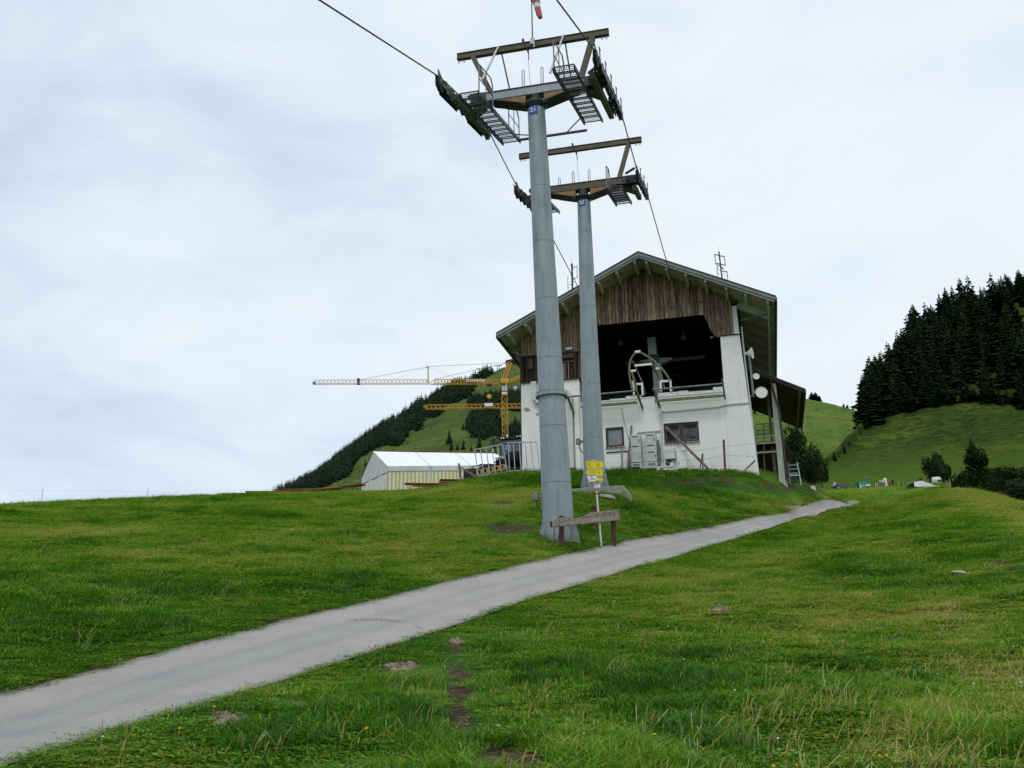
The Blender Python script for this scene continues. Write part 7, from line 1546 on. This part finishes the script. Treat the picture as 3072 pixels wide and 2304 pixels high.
# stone trough, tarp heap, bale
ps2 = onmeadow(1838, 1053.5); d_ = np.hypot(ps2[0], ps2[1]); ww = 24/F*d_
o_ = ob('stone_block', MB().add([(-ww/2,-.6,-.3),(ww/2,-.6,-.3),(ww/2*.95,.6,-.3),(-ww/2,.6,-.3),(-ww/2*.95,-.5,ww*.42),(ww/2*.7,-.55,ww*.52),(ww/2*.8,.5,ww*.5),(-ww/2*.8,.5,ww*.45)],[(0,3,2,1),(4,5,6,7),(0,1,5,4),(1,2,6,5),(2,3,7,6),(3,0,4,7)]), mat('red_brown_stone', (.16,.10,.075), (.08,.05,.04), 2, .9, bump=.05), None, bevel=.08, label='squat red brown stone block on the grass beyond the path', cat='stone block'); o_.location = ps2
YP = 112.
prf = [(1438,252,192),(1455,255,212),(1480,256,206),(1530,254,196),(1580,258,197),(1610,262,212),(1650,264,232),(1700,275,243),(1740,280,250),(1780,290,262),(1825,298,284)]
b = MB(); vs = []
o0 = pY(Z6(1600, 262), YP)
for dv, f in ((0, 0), (.1, .75), (1.2, 1.0), (2.6, .9), (3.4, 0)):
    for x, yb, yt in prf: y = yb*(1-f)+yt*f; q_ = pY(Z6(x, y), YP)-o0; vs.append((q_[0]+random.uniform(-.04, .04), dv, q_[2]+random.uniform(-.03, .03)-(.3 if f == 0 else 0)))
m_ = len(prf); fs = [(i*m_+k, i*m_+k+1, (i+1)*m_+k+1, (i+1)*m_+k) for i in range(4) for k in range(m_-1)]
o_ = ob('tarp_heap', b.add(vs, fs), M['tarp'], None, smooth=70, label='long low heap covered by pale tarpaulin on the right hill crest', cat='heap'); o_.location = o0
p = pY(Z6(1535, 196), YP+1); o_ = ob('dark_tub', MB().lathe([(.12, 0), (.2, .05), (.18, .17), (.08, .22)], n=12), M['tyre'], None, label='small dark tub on top of the tarpaulin heap', cat='tub', smooth=60); o_.location = p
p = pY(Z6(1775, 262), YP-2); rr_ = 60/4.916/F*YP*1.0; e = empty('wrapped_bale', p, R(-20), label='round white wrapped bale beside the dark bush on the right', cat='bale')
ob('wrap', MB().lathe([(.3, -rr_*1.05), (rr_*.8, -rr_), (rr_, -rr_*.75), (rr_*1.04, 0), (rr_, rr_*.75), (rr_*.8, rr_), (.3, rr_*1.05)], (0, 0, rr_*.85), 'x', 22), mat('bale_wrap', (.62,.62,.5), (.5,.5,.4), 3, .45, bump=.04, bscale=4), e, smooth=60)
for x, y in ((1795,222),(1815,222)): q_ = pY(Z6(x, y), YP-2)-p; ob('dark_spot', MB().cyl((q_[0], -rr_*1.02, q_[2]), (q_[0], -rr_*1.0, q_[2]), .12, .12, 8), M['black'], e)
for x, yb, yt, lab in ((1965,300,185,'leaning pale stake right of the bale'),(1920,262,205,'reddish stake behind the bale')):
    p = pY(Z6(x, yb), 100); q_ = pY(Z6(x-8, yt), 100)-p; o_ = ob('leaning_stake', MB().bar((0, 0, -.3), q_, .09, .09), M['grey_wood'], None, label=lab, cat='stake'); o_.location = p
# fence stakes along the lower edge of the right-hand wood
for k, (a_, b__) in enumerate(((795,1400),(893,1378),(980,1360),(1235,1345),(1315,1325),(1375,1330),(690,1440))):
    x, y = Z5(a_, b__); p = h_right.at(x, y+3); o_ = ob('wood_edge_stake', MB().box((0, 0, .5), (.14, .14, 1.6)), M['grey_wood'], None, label='pale fence stake at the lower edge of the right-hand wood', cat='stake', group='fence stakes at the edge of the wood'); o_.location = p
# stones in the grass
for x, y, s, lab in ((2078,1240,.16,'white stone lying on the right slope'),(1415,1442,.07,'small pale stone in the foreground grass'),(1312,1076,.28,'pale flat stone on the grass right of the concrete block'),(945,1590,.05,'little pale stone in the foreground between dirt patches'),(1425,1600,.05,'tiny pale pebble at the lower right centre')):
    p = onmeadow(x, y); d_ = np.hypot(p[0], p[1]); b = MB().lathe([(.2, -.3), (.8, -.2), (1.0, 0), (.75, .3), (.2, .45)], n=9); b.v = [(v[0]*s*random.uniform(.85, 1.15)*1.4, v[1]*s, v[2]*s*random.uniform(.7, 1.1)) for v in b.v]
    o_ = ob('stone', b, M['stone'], None, smooth=50, label=lab, cat='stone'); o_.location = p; o_.rotation_euler = (0, R(12), random.uniform(-.5, .5))
# clods of dry earth on the bare patches
rc = random.Random(31); cv = MB()
for cx, cy, rx, ry, n_ in ((868,1441,32,7,70),(895,1499,26,5,50),(490,1556,26,11,60),(652,1529,26,4,40),(985,1385,12,5,14),(1556,1316,20,4,30)):
    for k in range(n_):
        x = cx+rc.gauss(0, .5)*rx; y = cy+rc.gauss(0, .5)*ry; p = onmeadow(x, y); s = rc.uniform(.012, .05)*(1+math.hypot(p[0], p[1])/30)
        cv.add([(p[0]-s*rc.uniform(.7, 1.5), p[1]-s*.6, p[2]-.01), (p[0]+s*rc.uniform(.7, 1.5), p[1]-s*.5, p[2]-.01), (p[0]+s*.6, p[1]+s, p[2]-.01), (p[0]-s*.5, p[1]+s*.8, p[2]-.01), (p[0]+rc.uniform(-.3, .3)*s, p[1], p[2]+s*rc.uniform(.4, .9))], [(0,1,4),(1,2,4),(2,3,4),(3,0,4)])
ob('earth_clods', cv, mat('dry_earth', (.30,.24,.18), (.09,.06,.045), 6, .95, bump=.01), None, kind='stuff', label='dry brown earth clods on bare patches of the foreground meadow', cat='earth')
